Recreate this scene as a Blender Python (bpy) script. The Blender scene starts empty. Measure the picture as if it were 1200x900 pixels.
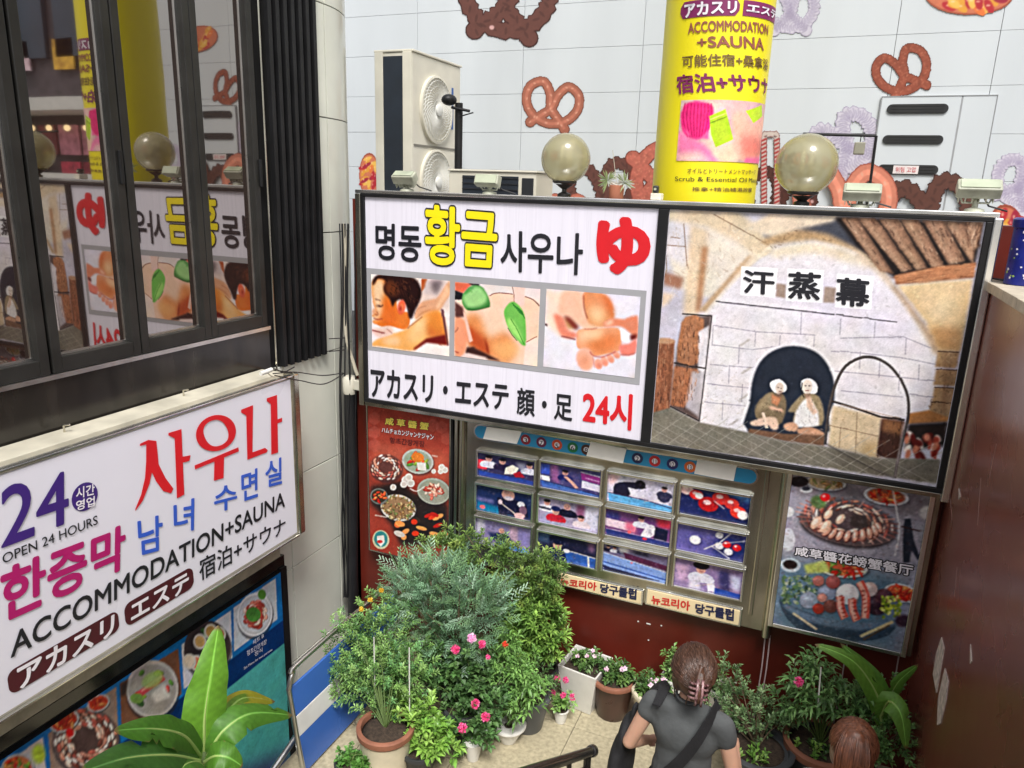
import bpy, bmesh, math, random
import numpy as np
from mathutils import Vector, Matrix, noise as mnoise
sc = bpy.context.scene
C = sc.collection
RNG = random.Random(7)
nrs = np.random.RandomState(5)
# ------------------------------------------------------------------ camera
F = 875.75                                   # focal length in pixels of the 1200 x 900 picture
CR = np.array([0.9241, 0.3805, 0.0])
_yaw, _pitch, _roll = 0.3923, 0.2577, 0.0319
def _cam_axes():
    cy, sy, cp, sp = math.cos(_yaw), math.sin(_yaw), math.cos(_pitch), math.sin(_pitch)
    fwd = np.array([-sy*cp, cy*cp, -sp]); right = np.array([cy, sy, 0.0]); up = np.cross(right, fwd)
    cr, sr = math.cos(_roll), math.sin(_roll)
    return cr*right+sr*up, -sr*right+cr*up, fwd
AX_R, AX_U, AX_F = _cam_axes()
cam_d = bpy.data.cameras.new('camera'); cam = bpy.data.objects.new('camera', cam_d); C.objects.link(cam)
cam_d.sensor_width = 36; cam_d.lens = 36*F/1200; cam_d.clip_end = 2000; cam_d.clip_start = 0.05
m = Matrix.Identity(4)
for i in range(3):
    m[i][0] = AX_R[i]; m[i][1] = AX_U[i]; m[i][2] = -AX_F[i]
cam.matrix_world = m
sc.camera = cam
# ------------------------------------------------------------------ sky, sun, exposure
SUN_EL, SUN_AZ = 57, 150                     # degrees; azimuth from +Y clockwise: behind the viewer
w = bpy.data.worlds.new('World'); sc.world = w; w.use_nodes = True
nt = w.node_tree; nt.nodes.clear()
sky = nt.nodes.new('ShaderNodeTexSky'); sky.sky_type = 'NISHITA'; sky.sun_disc = False
sky.sun_elevation = math.radians(SUN_EL); sky.sun_rotation = math.radians(SUN_AZ)
sky.dust_density = 4.0; sky.air_density = 1.0; sky.ozone_density = 1.0
hs = nt.nodes.new('ShaderNodeHueSaturation'); hs.inputs['Saturation'].default_value = 0.35
bg = nt.nodes.new('ShaderNodeBackground'); bg.inputs[1].default_value = 0.15
out = nt.nodes.new('ShaderNodeOutputWorld')
nt.links.new(sky.outputs[0], hs.inputs['Color']); nt.links.new(hs.outputs[0], bg.inputs[0]); nt.links.new(bg.outputs[0], out.inputs[0])
sd = bpy.data.lights.new('sun', 'SUN'); sd.energy = 2.5; sd.angle = math.radians(16); sd.color = (1, 0.97, 0.93)
sun = bpy.data.objects.new('sun', sd); C.objects.link(sun)
_e, _a = math.radians(SUN_EL), math.radians(SUN_AZ)
sdir = Vector((math.sin(_a)*math.cos(_e), math.cos(_a)*math.cos(_e), math.sin(_e)))
sun.rotation_euler = sdir.to_track_quat('Z', 'Y').to_euler()
sc.view_settings.view_transform = 'Standard'; sc.view_settings.look = 'None'
sc.view_settings.exposure = 0.36; sc.view_settings.gamma = 1.0
sc.cycles.use_denoising = True
sc.cycles.max_bounces = 8; sc.cycles.transparent_max_bounces = 12
# ------------------------------------------------------------------ colour helpers
def lin(c):
    c = np.asarray(c, float)
    return np.where(c <= 0.04045, c/12.92, ((c+0.055)/1.055)**2.4)
def s8(r, g, b):                             # print colour given as 0..255 display value -> 0..1
    return np.array([r, g, b])/255.0
# ------------------------------------------------------------------ materials
MATS = {}
def mat(name, col=(.5, .5, .5), rough=.6, metal=0., var=.12, scale=6., bump=0., bscale=60., spec=.5, stretch=None, col2=None,
        coat=0., trans=0., attr=False, sss=0., space='Object', detail=6., amt=None):
    """principled material with procedural colour variation and fine relief"""
    if name in MATS: return MATS[name]
    M = bpy.data.materials.new(name); MATS[name] = M; M.use_nodes = True
    n = M.node_tree.nodes; L = M.node_tree.links; b = n['Principled BSDF']
    b.inputs['Roughness'].default_value = rough; b.inputs['Metallic'].default_value = metal
    b.inputs['Specular IOR Level'].default_value = spec
    if coat: b.inputs['Coat Weight'].default_value = coat; b.inputs['Coat Roughness'].default_value = .08
    if trans: b.inputs['Transmission Weight'].default_value = trans
    if sss: b.inputs['Subsurface Weight'].default_value = sss; b.inputs['Subsurface Radius'].default_value = (.02, .008, .004)
    tc = n.new('ShaderNodeTexCoord'); mp = n.new('ShaderNodeMapping'); L.new(tc.outputs[space], mp.inputs[0])
    if stretch: mp.inputs['Scale'].default_value = stretch
    no = n.new('ShaderNodeTexNoise'); no.inputs['Scale'].default_value = scale; no.inputs['Detail'].default_value = detail
    L.new(mp.outputs[0], no.inputs['Vector'])
    mix = n.new('ShaderNodeMix'); mix.data_type = 'RGBA'
    ramp = n.new('ShaderNodeMapRange'); ramp.inputs[1].default_value = .3; ramp.inputs[2].default_value = .7
    L.new(no.outputs[0], ramp.inputs[0]); L.new(ramp.outputs[0], mix.inputs[0])
    if attr:
        at = n.new('ShaderNodeAttribute'); at.attribute_name = 'Col'
        mu = n.new('ShaderNodeMix'); mu.data_type = 'RGBA'; mu.blend_type = 'MULTIPLY'; mu.inputs[0].default_value = 1
        mix.inputs[6].default_value = (1-var, 1-var, 1-var, 1); mix.inputs[7].default_value = (1, 1, 1, 1)
        L.new(at.outputs['Color'], mu.inputs[6]); L.new(mix.outputs[2], mu.inputs[7]); L.new(mu.outputs[2], b.inputs['Base Color'])
    else:
        c = np.array(col); c2 = np.array(col2) if col2 is not None else np.clip(c*(1+var), 0, 1)
        c1 = c if col2 is not None else c*(1-var)
        mix.inputs[6].default_value = (*c1, 1); mix.inputs[7].default_value = (*c2, 1)
        L.new(mix.outputs[2], b.inputs['Base Color'])
    # roughness variation
    r2 = n.new('ShaderNodeMapRange'); r2.inputs[3].default_value = max(rough-.08, .02); r2.inputs[4].default_value = min(rough+.1, 1)
    n2 = n.new('ShaderNodeTexNoise'); n2.inputs['Scale'].default_value = scale*2.3; L.new(mp.outputs[0], n2.inputs['Vector'])
    L.new(n2.outputs[0], r2.inputs[0]); L.new(r2.outputs[0], b.inputs['Roughness'])
    if bump:
        bn = n.new('ShaderNodeTexNoise'); bn.inputs['Scale'].default_value = bscale; bn.inputs['Detail'].default_value = 5
        L.new(mp.outputs[0], bn.inputs['Vector'])
        bu = n.new('ShaderNodeBump'); bu.inputs['Strength'].default_value = bump; bu.inputs['Distance'].default_value = .01
        L.new(bn.outputs[0], bu.inputs['Height']); L.new(bu.outputs[0], b.inputs['Normal'])
    return M
def flat(name, rgb, rough=.45, **k):         # vinyl / ink colour given as 0..255 display value
    return mat(name, tuple(lin(s8(*rgb))), rough, var=k.pop('var', .05), scale=k.pop('scale', 9), **k)
def leaf_mat(name, var=.15, rough=.5, trans=.25):
    if name in MATS: return MATS[name]
    M = mat(name, attr=True, var=var, rough=rough, scale=40)
    n = M.node_tree.nodes; L = M.node_tree.links; b = n['Principled BSDF']
    tr = n.new('ShaderNodeBsdfTranslucent'); ms = n.new('ShaderNodeMixShader'); ms.inputs[0].default_value = trans
    at = n.new('ShaderNodeAttribute'); at.attribute_name = 'Col'; L.new(at.outputs['Color'], tr.inputs[0])
    o = n['Material Output']; L.new(b.outputs[0], ms.inputs[1]); L.new(tr.outputs[0], ms.inputs[2]); L.new(ms.outputs[0], o.inputs[0])
    return M
# ------------------------------------------------------------------ object helpers
def tag(o, label=None, cat=None, group=None, kind=None):
    if label: o['label'] = label
    if cat: o['category'] = cat
    if group: o['group'] = group
    if kind: o['kind'] = kind
    return o
def empty(name, loc, label=None, cat=None, group=None, kind=None):
    o = bpy.data.objects.new(name, None); C.objects.link(o); o.location = loc; o.empty_display_size = .1
    return tag(o, label, cat, group, kind)
def attach(o, parent):
    if parent is None: return
    o.parent = parent
    mw = Matrix.Identity(4); q = parent
    while q is not None:
        mw = (Matrix.Translation(q.location) if q.parent is None else Matrix.Identity(4)) @ mw
        q = q.parent
    # parts are modelled in world coordinates: undo the thing's own location once
    root = parent
    if parent.parent is None: o.matrix_parent_inverse = Matrix.Translation(parent.location).inverted()
def build(name, verts, faces, material, parent=None, smooth=False, bevel=0., cols=None, kind=None, mi=None):
    me = bpy.data.meshes.new(name); me.from_pydata([tuple(v) for v in verts], [], faces); me.update()
    mats = material if isinstance(material, (list, tuple)) else [material]
    for x in mats: me.materials.append(x)
    if mi is not None: me.polygons.foreach_set('material_index', mi)
    if smooth:
        me.polygons.foreach_set('use_smooth', [True]*len(me.polygons))
        if smooth is not True: me.set_sharp_from_angle(angle=math.radians(smooth))
    if cols is not None:
        ca = me.color_attributes.new('Col', 'FLOAT_COLOR', 'POINT')
        a = np.ones((len(me.vertices), 4), np.float32); a[:, :3] = np.asarray(cols)[:, :3]; ca.data.foreach_set('color', a.ravel())
    o = bpy.data.objects.new(name, me); C.objects.link(o); attach(o, parent)
    if bevel:
        b = o.modifiers.new('bevel', 'BEVEL'); b.width = bevel; b.segments = 2; b.limit_method = 'ANGLE'; b.angle_limit = math.radians(40)
    if kind: o['kind'] = kind
    return o
class MB:
    def __init__(s): s.v = []; s.f = []
    def add(s, v, f):
        k = len(s.v); s.v += [tuple(x) for x in v]; s.f += [tuple(i+k for i in q) for q in f]; return s
    def box(s, x0, x1, y0, y1, z0, z1, M=None):
        v = [(x, y, z) for z in (z0, z1) for y in (y0, y1) for x in (x0, x1)]
        if M is not None: v = [M @ Vector(p) for p in v]
        return s.add(v, [(0, 2, 3, 1), (4, 5, 7, 6), (0, 1, 5, 4), (2, 6, 7, 3), (0, 4, 6, 2), (1, 3, 7, 5)])
    def tube(s, pts, r, n=8, cap=True):
        pts = [Vector(p) for p in pts]; rs = r if isinstance(r, (list, tuple)) else [r]*len(pts)
        v = []; prev = None
        for i, p in enumerate(pts):
            t = (pts[min(i+1, len(pts)-1)]-pts[max(i-1, 0)]).normalized()
            if prev is None:
                a = Vector((0, 0, 1)) if abs(t.z) < .9 else Vector((1, 0, 0)); u = t.cross(a).normalized()
            else:
                u = (prev-t*prev.dot(t)).normalized()
            prev = u; q = t.cross(u)
            v += [p+(u*math.cos(2*math.pi*k/n)+q*math.sin(2*math.pi*k/n))*rs[i] for k in range(n)]
        f = []
        for i in range(len(pts)-1):
            for k in range(n):
                f.append((i*n+k, i*n+(k+1) % n, (i+1)*n+(k+1) % n, (i+1)*n+k))
        if cap: f += [tuple(range(n))[::-1], tuple((len(pts)-1)*n+k for k in range(n))]
        return s.add(v, f)
    def lathe(s, prof, c=(0, 0, 0), n=24, ax=1.0, ay=1.0, M=None, top=True):
        v = []; f = []
        for (r, z) in prof: v += [Vector((math.cos(2*math.pi*k/n)*r*ax, math.sin(2*math.pi*k/n)*r*ay, z)) for k in range(n)]
        if M is not None: v = [M @ p for p in v]
        v = [p+Vector(c) for p in v]
        for i in range(len(prof)-1):
            for k in range(n): f.append((i*n+k, i*n+(k+1) % n, (i+1)*n+(k+1) % n, (i+1)*n+k))
        f.append(tuple(range(n))[::-1])
        if top: f.append(tuple((len(prof)-1)*n+k for k in range(n)))
        return s.add(v, f)
    def sphere(s, c, r, n=12, m=8, sc=(1, 1, 1)):
        prof = [(max(math.sin(math.pi*i/m), 1e-4)*r, -math.cos(math.pi*i/m)*r) for i in range(m+1)]
        v = []; f = []
        for (rr, z) in prof: v += [(c[0]+math.cos(2*math.pi*k/n)*rr*sc[0], c[1]+math.sin(2*math.pi*k/n)*rr*sc[1], c[2]+z*sc[2]) for k in range(n)]
        for i in range(m):
            for k in range(n): f.append((i*n+k, i*n+(k+1) % n, (i+1)*n+(k+1) % n, (i+1)*n+k))
        return s.add(v, f)
    def out(s, name, material, parent=None, **k): return build(name, s.v, s.f, material, parent, **k)
def ray(px, py): return AX_F + (px-600)/F*AX_R + (450-py)/F*AX_U
def PY(px, py, y): d = ray(px, py); return d*(y/d[1])
def PX(px, py, x): d = ray(px, py); return d*(x/d[0])
def PZ(px, py, z): d = ray(px, py); return d*(z/d[2])
# ------------------------------------------------------------------ sign surfaces: measured (u, v) on a real plane or cylinder
class PlaneY:                                # faces the stairwell, u = +X, v = +Z
    def __init__(s, y): s.y = y
    def uv(s, px, py): p = PY(px, py, s.y); return np.array([p[0], p[2]])
    def xyz(s, u, v, off=0.): return (u, s.y-off, v)
class PlaneX:                                # left wall, u = +Y, v = +Z
    def __init__(s, x): s.x = x
    def uv(s, px, py): p = PX(px, py, s.x); return np.array([p[1], p[2]])
    def xyz(s, u, v, off=0.): return (s.x+off, u, v)
class Cyl:
    def __init__(s, cx, cy, r): s.c = np.array([cx, cy]); s.r = r
    def uv(s, px, py):
        d = ray(px, py); h = d[:2]; a = h@h; b = -2*h@s.c; c = s.c@s.c-s.r**2
        D = max(b*b-4*a*c, 0); t = (-b-math.sqrt(D))/(2*a); p = d*t
        th = math.atan2(p[0]-s.c[0], -(p[1]-s.c[1])); return np.array([th*s.r, p[2]])
    def xyz(s, u, v, off=0.):
        th = u/s.r; return (s.c[0]+math.sin(th)*(s.r+off), s.c[1]-math.cos(th)*(s.r+off), v)
class T:                                     # maps zoomed-view coordinates back to photograph pixels
    def __init__(s, ox, oy, k): s.o = (ox, oy); s.k = k
    def __call__(s, x, y): return s.o[0]+x/s.k, s.o[1]+y/s.k
ID = T(0, 0, 1)
def bil(q, s, t):                            # q = TL,TR,BR,BL uv ; s right, t down
    return (q[0]*(1-s)+q[1]*s)*(1-t)+(q[3]*(1-s)+q[2]*s)*t
# ------------------------------------------------------------------ lettering from Blender's own font
_tc = {}
def text_geo(s, off):
    k = (s, off)
    if k not in _tc:
        cu = bpy.data.curves.new('t', 'FONT'); cu.body = s; cu.offset = off; cu.fill_mode = 'FRONT'; cu.resolution_u = 4
        ob = bpy.data.objects.new('t', cu); C.objects.link(ob)
        dg = bpy.context.evaluated_depsgraph_get(); me = bpy.data.meshes.new_from_object(ob.evaluated_get(dg))
        v = np.array([x.co[:2] for x in me.vertices]) if len(me.vertices) else np.zeros((1, 2)); f = [tuple(p.vertices) for p in me.polygons]
        bpy.data.objects.remove(ob); bpy.data.meshes.remove(me); _tc[k] = (v, f)
    return _tc[k]
def bold(v, f, off):
    """heavier weight: shifted copies of the glyph outline, each a hair in front of the other (returns xy, faces, layer)"""
    if off < .004: return v, f, np.zeros(len(v))
    n = 8 if off < .04 else 14
    sh = [(0, 0)]+[(math.cos(2*math.pi*k/n)*off, math.sin(2*math.pi*k/n)*off) for k in range(n)]
    if off > .05: sh += [(math.cos(2*math.pi*k/8)*off*.5, math.sin(2*math.pi*k/8)*off*.5) for k in range(8)]
    V = np.concatenate([v+np.array(d) for d in sh]); L = np.repeat(np.arange(len(sh)), len(v)); Fc = []
    for i in range(len(sh)): Fc += [tuple(x+i*len(v) for x in q) for q in f]
    return V, Fc, L
def text(surf, s, quad, tr, material, parent, off=.02, lift=.004, frac=1.0, name='lettering', ref=None, label=None):
    v0, f0 = text_geo(s, 0.); v, f, L = bold(v0, f0, off)
    ex = off if ref is None else ref
    lo, hi = v0.min(0)-ex, v0.max(0)+ex; n = (v-lo)/np.maximum(hi-lo, 1e-6)
    q = [surf.uv(*tr(*quad[2*i:2*i+2])) for i in range(4)]
    P = []
    for (a, b), l in zip(n, L):
        u = bil(q, a*frac, 1-b); P.append(surf.xyz(u[0], u[1], lift+l*.00008))
    o = build(name, P, f, material, parent)
    if label: o['label'] = label
    return o
def shape(surf, pts, tr, material, parent, lift=.003, name='printed_shape', smooth=0, thick=0., uvpts=None):
    q = [surf.uv(*tr(*p)) for p in pts] if uvpts is None else [np.array(p) for p in uvpts]
    if smooth: q = spline(q, smooth)
    v = [surf.xyz(p[0], p[1], lift) for p in q]; n = len(v); f = [tuple(range(n))[::-1]]
    if thick:
        v += [surf.xyz(p[0], p[1], lift-thick) for p in q]; f += [(i, (i+1) % n, n+(i+1) % n, n+i) for i in range(n)]
    return build(name, v, f, material, parent)
def spline(q, k=6, closed=True):
    q = [np.array(p, float) for p in q]; n = len(q); o = []
    for i in range(n if closed else n-1):
        p0, p1, p2, p3 = (q[(i-1) % n], q[i], q[(i+1) % n], q[(i+2) % n]) if closed else (q[max(i-1, 0)], q[i], q[i+1], q[min(i+2, n-1)])
        for j in range(k):
            t = j/k; o.append(.5*((2*p1)+(-p0+p2)*t+(2*p0-5*p1+4*p2-p3)*t*t+(-p0+3*p1-3*p2+p3)*t**3))
    if not closed: o.append(q[-1])
    return o
# ------------------------------------------------------------------ printed pictures: flat print carried by a fine mesh
def blur(a, r):
    r = int(round(r))
    if r < 1: return a
    for ax in (0, 1):
        for _ in range(2):
            c = np.cumsum(np.concatenate([np.repeat(np.take(a, [0], ax), r+1, ax), a, np.repeat(np.take(a, [-1], ax), r, ax)], ax), ax)
            k = 2*r+1
            a = (np.take(c, range(k, c.shape[ax]), ax)-np.take(c, range(0, c.shape[ax]-k), ax))/k
    return a
def LW(P): return P.lw
class Paint:
    def __init__(s, surf, quad, tr, res, bgc, free=False):
        s.surf, s.tr = surf, tr
        q = np.array([surf.uv(*tr(*quad[2*i:2*i+2])) for i in range(4)])
        if free: s.u0, s.v0 = q.min(0); s.u1, s.v1 = q.max(0)
        else:
            s.u0, s.u1 = (q[0, 0]+q[3, 0])/2, (q[1, 0]+q[2, 0])/2; s.v1, s.v0 = (q[0, 1]+q[1, 1])/2, (q[2, 1]+q[3, 1])/2
        s.res = res; s.W = max(int((s.u1-s.u0)*res), 4); s.H = max(int((s.v1-s.v0)*res), 4)
        s.a = np.ones((s.H, s.W, 3))*s8(*bgc); s.al = np.zeros((s.H, s.W))
        s.rel = res; s.lw = 1.
    def P(s, x, y):
        u = s.surf.uv(*s.tr(x, y)); return ((u[0]-s.u0)/(s.u1-s.u0)*s.W, (s.v1-u[1])/(s.v1-s.v0)*s.H)
    def mask(s, pts, soft):
        soft = soft*(.4 if soft < 2 else .75)*s.res/190; p = np.array(pts); pad = int(soft*2+3)
        x0, y0 = np.floor(p.min(0)).astype(int)-pad; x1, y1 = np.ceil(p.max(0)).astype(int)+pad
        X0, Y0, X1, Y1 = max(x0, 0), max(y0, 0), min(x1, s.W), min(y1, s.H)
        if X1 <= X0 or Y1 <= Y0: return None
        k = 2
        xs = np.arange((x0)*k, (x1)*k)/k+.25; ys = np.arange((y0)*k, (y1)*k)/k+.25
        if len(xs)*len(ys) > 4e6: k = 1; xs = np.arange(x0, x1)+.5; ys = np.arange(y0, y1)+.5
        gx, gy = np.meshgrid(xs, ys); ins = np.zeros(gx.shape, bool); n = len(p)
        for i in range(n):
            ax, ay = p[i]; bx, by = p[(i+1) % n]
            if ay == by: continue
            r0, r1 = np.searchsorted(ys, min(ay, by), 'right'), np.searchsorted(ys, max(ay, by), 'right')
            if r1 <= r0: continue
            sub = slice(r0, r1); xi = ax+(gy[sub]-ay)/(by-ay)*(bx-ax)
            ins[sub] ^= gx[sub] < xi
        m = ins.astype(float)
        if k == 2: m = m.reshape(m.shape[0]//2, 2, m.shape[1]//2, 2).mean((1, 3))
        m = blur(m, soft)
        return m[Y0-y0:Y1-y0, X0-x0:X1-x0], slice(Y0, Y1), slice(X0, X1)
    def _put(s, r, col, alpha, nz=0.):
        if r is None: return
        m, a, b = r; c = s8(*col) if np.ndim(col) == 1 else col
        if nz:
            g = nrs.rand(*m.shape); g = blur(g, 1)-.5; c = c*(1+g[..., None]*nz*2)
        m = (m*alpha)[..., None]; s.a[a, b] = s.a[a, b]*(1-m)+c*m
        s.al[a, b] = np.maximum(s.al[a, b], m[..., 0])
    def poly(s, pts, col, soft=0., alpha=1., sm=0, nz=0.):
        q = [s.P(*p) for p in pts]
        if sm: q = spline(q, sm)
        s._put(s.mask(q, soft), col, alpha, nz)
    def ell(s, cx, cy, rx, ry, col, ang=0., soft=0., alpha=1., nz=0.):
        a = math.radians(ang); pts = []
        for k in range(24):
            t = 2*math.pi*k/24; x, y = rx*math.cos(t), ry*math.sin(t)
            pts.append((cx+x*math.cos(a)-y*math.sin(a), cy+x*math.sin(a)+y*math.cos(a)))
        s.poly(pts, col, soft, alpha, nz=nz)
    def line(s, pts, wd, col, soft=0., alpha=1., sm=0, nz=0., w2=None):
        q = [np.array(p, float) for p in pts]
        if sm: q = spline(q, sm, False)
        a_, b_ = s.P(*pts[0]), s.P(*pts[0]); d_ = np.hypot(*(np.array(s.P(pts[0][0]+4, pts[0][1]))-np.array(a_)))/4
        wd = max(wd*LW(s), 1.25/max(d_, 1e-3)); w2 = None if w2 is None else w2*LW(s)
        L, Rr = [], []
        for i, p in enumerate(q):
            t = q[min(i+1, len(q)-1)]-q[max(i-1, 0)]; t = t/(np.linalg.norm(t)+1e-9); n = np.array([-t[1], t[0]])
            ww = wd if w2 is None else wd+(w2-wd)*i/(len(q)-1)
            L.append(p+n*ww/2); Rr.append(p-n*ww/2)
        s.poly(L+Rr[::-1], col, soft, alpha, nz=nz)
    def grain(s, amt, blurr=0):
        g = nrs.randn(s.H, s.W); g = blur(g, blurr); g = g/(g.std()+1e-6); s.a *= 1+g[..., None]*amt
    def strokes(s, pts, n, ln, wd, ang, cols, alpha=.5, jit=12, seed=1, soft=0.):
        """many short marks inside an outline: wood grain, stone pitting, hair"""
        q = [s.P(*p) for p in pts]; rg = random.Random(seed); xs = [p[0] for p in pts]; ys = [p[1] for p in pts]; k = 0; m_ = len(pts)
        while k < n:
            x, y = rg.uniform(min(xs), max(xs)), rg.uniform(min(ys), max(ys)); k += 1; ins = False
            for i in range(m_):
                (x1, y1), (x2, y2) = pts[i], pts[(i+1) % m_]
                if (y1 > y) != (y2 > y) and x < (x2-x1)*(y-y1)/(y2-y1+1e-9)+x1: ins = not ins
            if not ins: continue
            a = math.radians(ang+rg.gauss(0, jit)); L = ln*rg.uniform(.4, 1.3); dx, dy = math.cos(a)*L/2, math.sin(a)*L/2
            s.line([(x-dx, y-dy), (x+rg.uniform(-1, 1), y+rg.uniform(-1, 1)), (x+dx, y+dy)], wd*rg.uniform(.5, 1.3), rg.choice(cols), soft, alpha*rg.uniform(.5, 1.1))
    def clutter(s, n, pal, seed=1, size=(.8, 2.6), alpha=.45, mix=.5):
        """small marks in the picture's own and related colours, so that areas carry detail like a photograph"""
        rg = random.Random(seed); k = s.res/190.
        for i in range(n):
            x, y = rg.uniform(0, s.W-1), rg.uniform(0, s.H-1); own = s.a[int(y), int(x)]
            c = own*rg.uniform(.55, 1.5)*(1-mix)+s8(*rg.choice(pal))*mix if rg.random() < .75 else own*rg.choice((.72, 1.35))
            rx, ry, a = rg.uniform(*size)*k, rg.uniform(*size)*k*.6, rg.uniform(0, 3.14); pts = []
            for j in range(7):
                t = 2*math.pi*j/7; r_ = rg.uniform(.6, 1.2); u, v = math.cos(t)*rx*r_, math.sin(t)*ry*r_; pts.append((x+u*math.cos(a)-v*math.sin(a), y+u*math.sin(a)+v*math.cos(a)))
            s._put(s.mask(pts, 0), np.clip(c, 0, 1)*np.ones(3) if False else tuple(np.clip(c, 0, 1)*255), alpha*rg.uniform(.4, 1))
    def finish(s, warp=.14, mott=.026, fine=.04, sat=1.08):
        """break up the drawn shapes: ragged edges, mottled tone and a slight local contrast, as in a printed photograph"""
        H, W = s.H, s.W; k = s.res/190.
        def fld(r):
            g = blur(nrs.randn(H, W), r); return g/(g.std()+1e-6)
        dx = (fld(5*k)*1.0+fld(2*k)*.8)*warp*k; dy = (fld(5*k)*1.0+fld(2*k)*.8)*warp*k
        yy, xx = np.mgrid[0:H, 0:W]; xi = np.clip(xx+dx, 0, W-1); yi = np.clip(yy+dy, 0, H-1)
        s.a = s.a[np.rint(yi).astype(int), np.rint(xi).astype(int)]
        lum = s.a.mean(-1)
        t = fld(9*k)*mott*.6+fld(4*k)*mott*.8+fld(2)*mott*.7+nrs.randn(H, W)*fine
        sh = 1+t*(1.25-lum*.7); s.a = s.a*sh[..., None]
        s.a[..., 0] *= 1+fld(6*k)*.007; s.a[..., 2] *= 1+fld(6*k)*.010
        lum = s.a.mean(-1, keepdims=True); s.a = lum+(s.a-lum)*sat; s.a = .5+(s.a-.5)*1.04
        s.a = np.clip(s.a+(s.a-blur(s.a, 3*k))*.5, 0, 1)
    def tint(s, mult): s.a *= np.array(mult)
    def out(s, name, parent, lift=.002, material=None, cut=False, shift=None):
        H, W = s.H, s.W; A = np.zeros((H+1, W+1, 3)); Wt = np.zeros((H+1, W+1, 1))
        for dy in (0, 1):
            for dx in (0, 1): A[dy:dy+H, dx:dx+W] += s.a; Wt[dy:dy+H, dx:dx+W] += 1
        A = lin(np.clip(A/Wt, 0, 1)).reshape(-1, 3)
        uu = s.u0+(s.u1-s.u0)*np.arange(W+1)/W; vv = s.v1-(s.v1-s.v0)*np.arange(H+1)/H
        V = [s.surf.xyz(u, v, lift) for v in vv for u in uu]
        idx = np.arange((H+1)*(W+1)).reshape(H+1, W+1)
        Fq = np.stack([idx[1:, :-1], idx[1:, 1:], idx[:-1, 1:], idx[:-1, :-1]], -1).reshape(-1, 4)
        if cut:
            keep = (s.al > .5).reshape(-1); Fq = Fq[keep]; used = np.unique(Fq); rm = np.full(len(V), -1); rm[used] = np.arange(len(used))
            V = [V[i] for i in used]; A = A[used]; Fq = rm[Fq]
        return build(name, V, [tuple(int(i) for i in q) for q in Fq], material or PRINT, parent, cols=A)
PRINT = mat('printed_film', attr=True, var=.05, rough=.42, scale=14, bump=.0, spec=.2)
PRINT_DULL = mat('printed_sheet', attr=True, var=.1, rough=.5, scale=9, spec=.3)
# ------------------------------------------------------------------ shared materials
FLOOR = -3.6; STREET = -1.6; YB = 4.78; XC = 0.80; XA = -3.46; XE = -2.80; LOW = -5.1
m_darkred = mat('dark_red_paint', (.105, .013, .007), .38, var=.35, scale=2.2, bump=.08, bscale=30)
m_brownwall = mat('brown_painted_panel', (.19, .055, .038), .27, var=.16, scale=1.2, bump=.02, bscale=10, spec=.7)
m_steel = mat('stainless_steel', (.84, .84, .80), .18, .95, var=.25, scale=3, stretch=(1, 1, .15), bump=.03, bscale=20)
m_steel_d = mat('tarnished_steel', (.44, .42, .35), .22, .95, var=.5, scale=4, stretch=(1, 1, .3), bump=.05, bscale=14)
m_blackmet = mat('black_painted_metal', (.011, .011, .012), .45, .0, var=.3, scale=5, spec=.3)
m_frame = mat('dark_bronze_frame', (.026, .025, .023), .42, .3, var=.3, scale=5, bump=.03)
m_tile = mat('cream_wall_tile', (.74, .75, .66), .22, var=.07, scale=2.5, bump=.02, bscale=8, spec=.5, coat=.2)
m_grout = mat('dark_joint', (.09, .09, .08), .9, var=.2)
m_conc = mat('grey_concrete', (.30, .29, .27), .85, var=.2, scale=3, bump=.3, bscale=50)
m_asphalt = mat('asphalt', (.06, .06, .06), .9, var=.3, scale=8, bump=.4, bscale=120)
m_slab = mat('granite_slab', (.42, .37, .25), .6, var=.24, scale=35, bump=.1, bscale=160, detail=10)
m_coping = mat('beige_coping_stone', (.50, .44, .34), .6, var=.18, scale=12, bump=.15, bscale=60)
m_wrap = mat('pale_printed_wrap', (.60, .635, .655), .42, var=.07, scale=1.1, bump=.03, bscale=3, stretch=(1.2, 1.2, .25))
m_white = mat('white_paint', (.74, .74, .70), .4, var=.06, scale=6)
m_cream = mat('cream_appliance_paint', (.66, .63, .53), .42, var=.08, scale=4, bump=.02)
m_dark = mat('dark_plastic', (.02, .022, .026), .4, var=.2)
m_beige_pipe = mat('beige_conduit', (.50, .46, .36), .5, var=.12)
m_alu = mat('brushed_aluminium', (.62, .62, .60), .3, 1., var=.12, scale=8)
# ------------------------------------------------------------------ ground, court, stairs
g = MB(); BIG = 400
for (x0, x1, y0, y1) in ((-BIG, -3.6, -BIG, BIG), (1.05, BIG, -BIG, BIG), (-3.6, 1.05, 4.95, BIG), (-3.6, 1.05, -BIG, -.8)):
    g.add([(x0, y0, STREET), (x1, y0, STREET), (x1, y1, STREET), (x0, y1, STREET)], [(0, 1, 2, 3)])
tag(g.out('street_ground', m_asphalt), kind='structure')
court = empty('court_floor', (-1.3, 3.5, FLOOR), kind='structure')
MB().box(XE, 1.05, 2.4, 4.95, FLOOR-.2, FLOOR-.012).out('floor_bed', m_grout, court)
MB().box(XE, XE+.03, -.8, 4.95, LOW, FLOOR-.2).out('retaining_wall', m_conc, court)
MB().box(-3.6, XE, -.8, 4.95, LOW-.2, LOW).out('lower_landing', m_slab, court)
jx, jy, _ = PZ(673, 852, FLOOR)
k = 0
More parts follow.
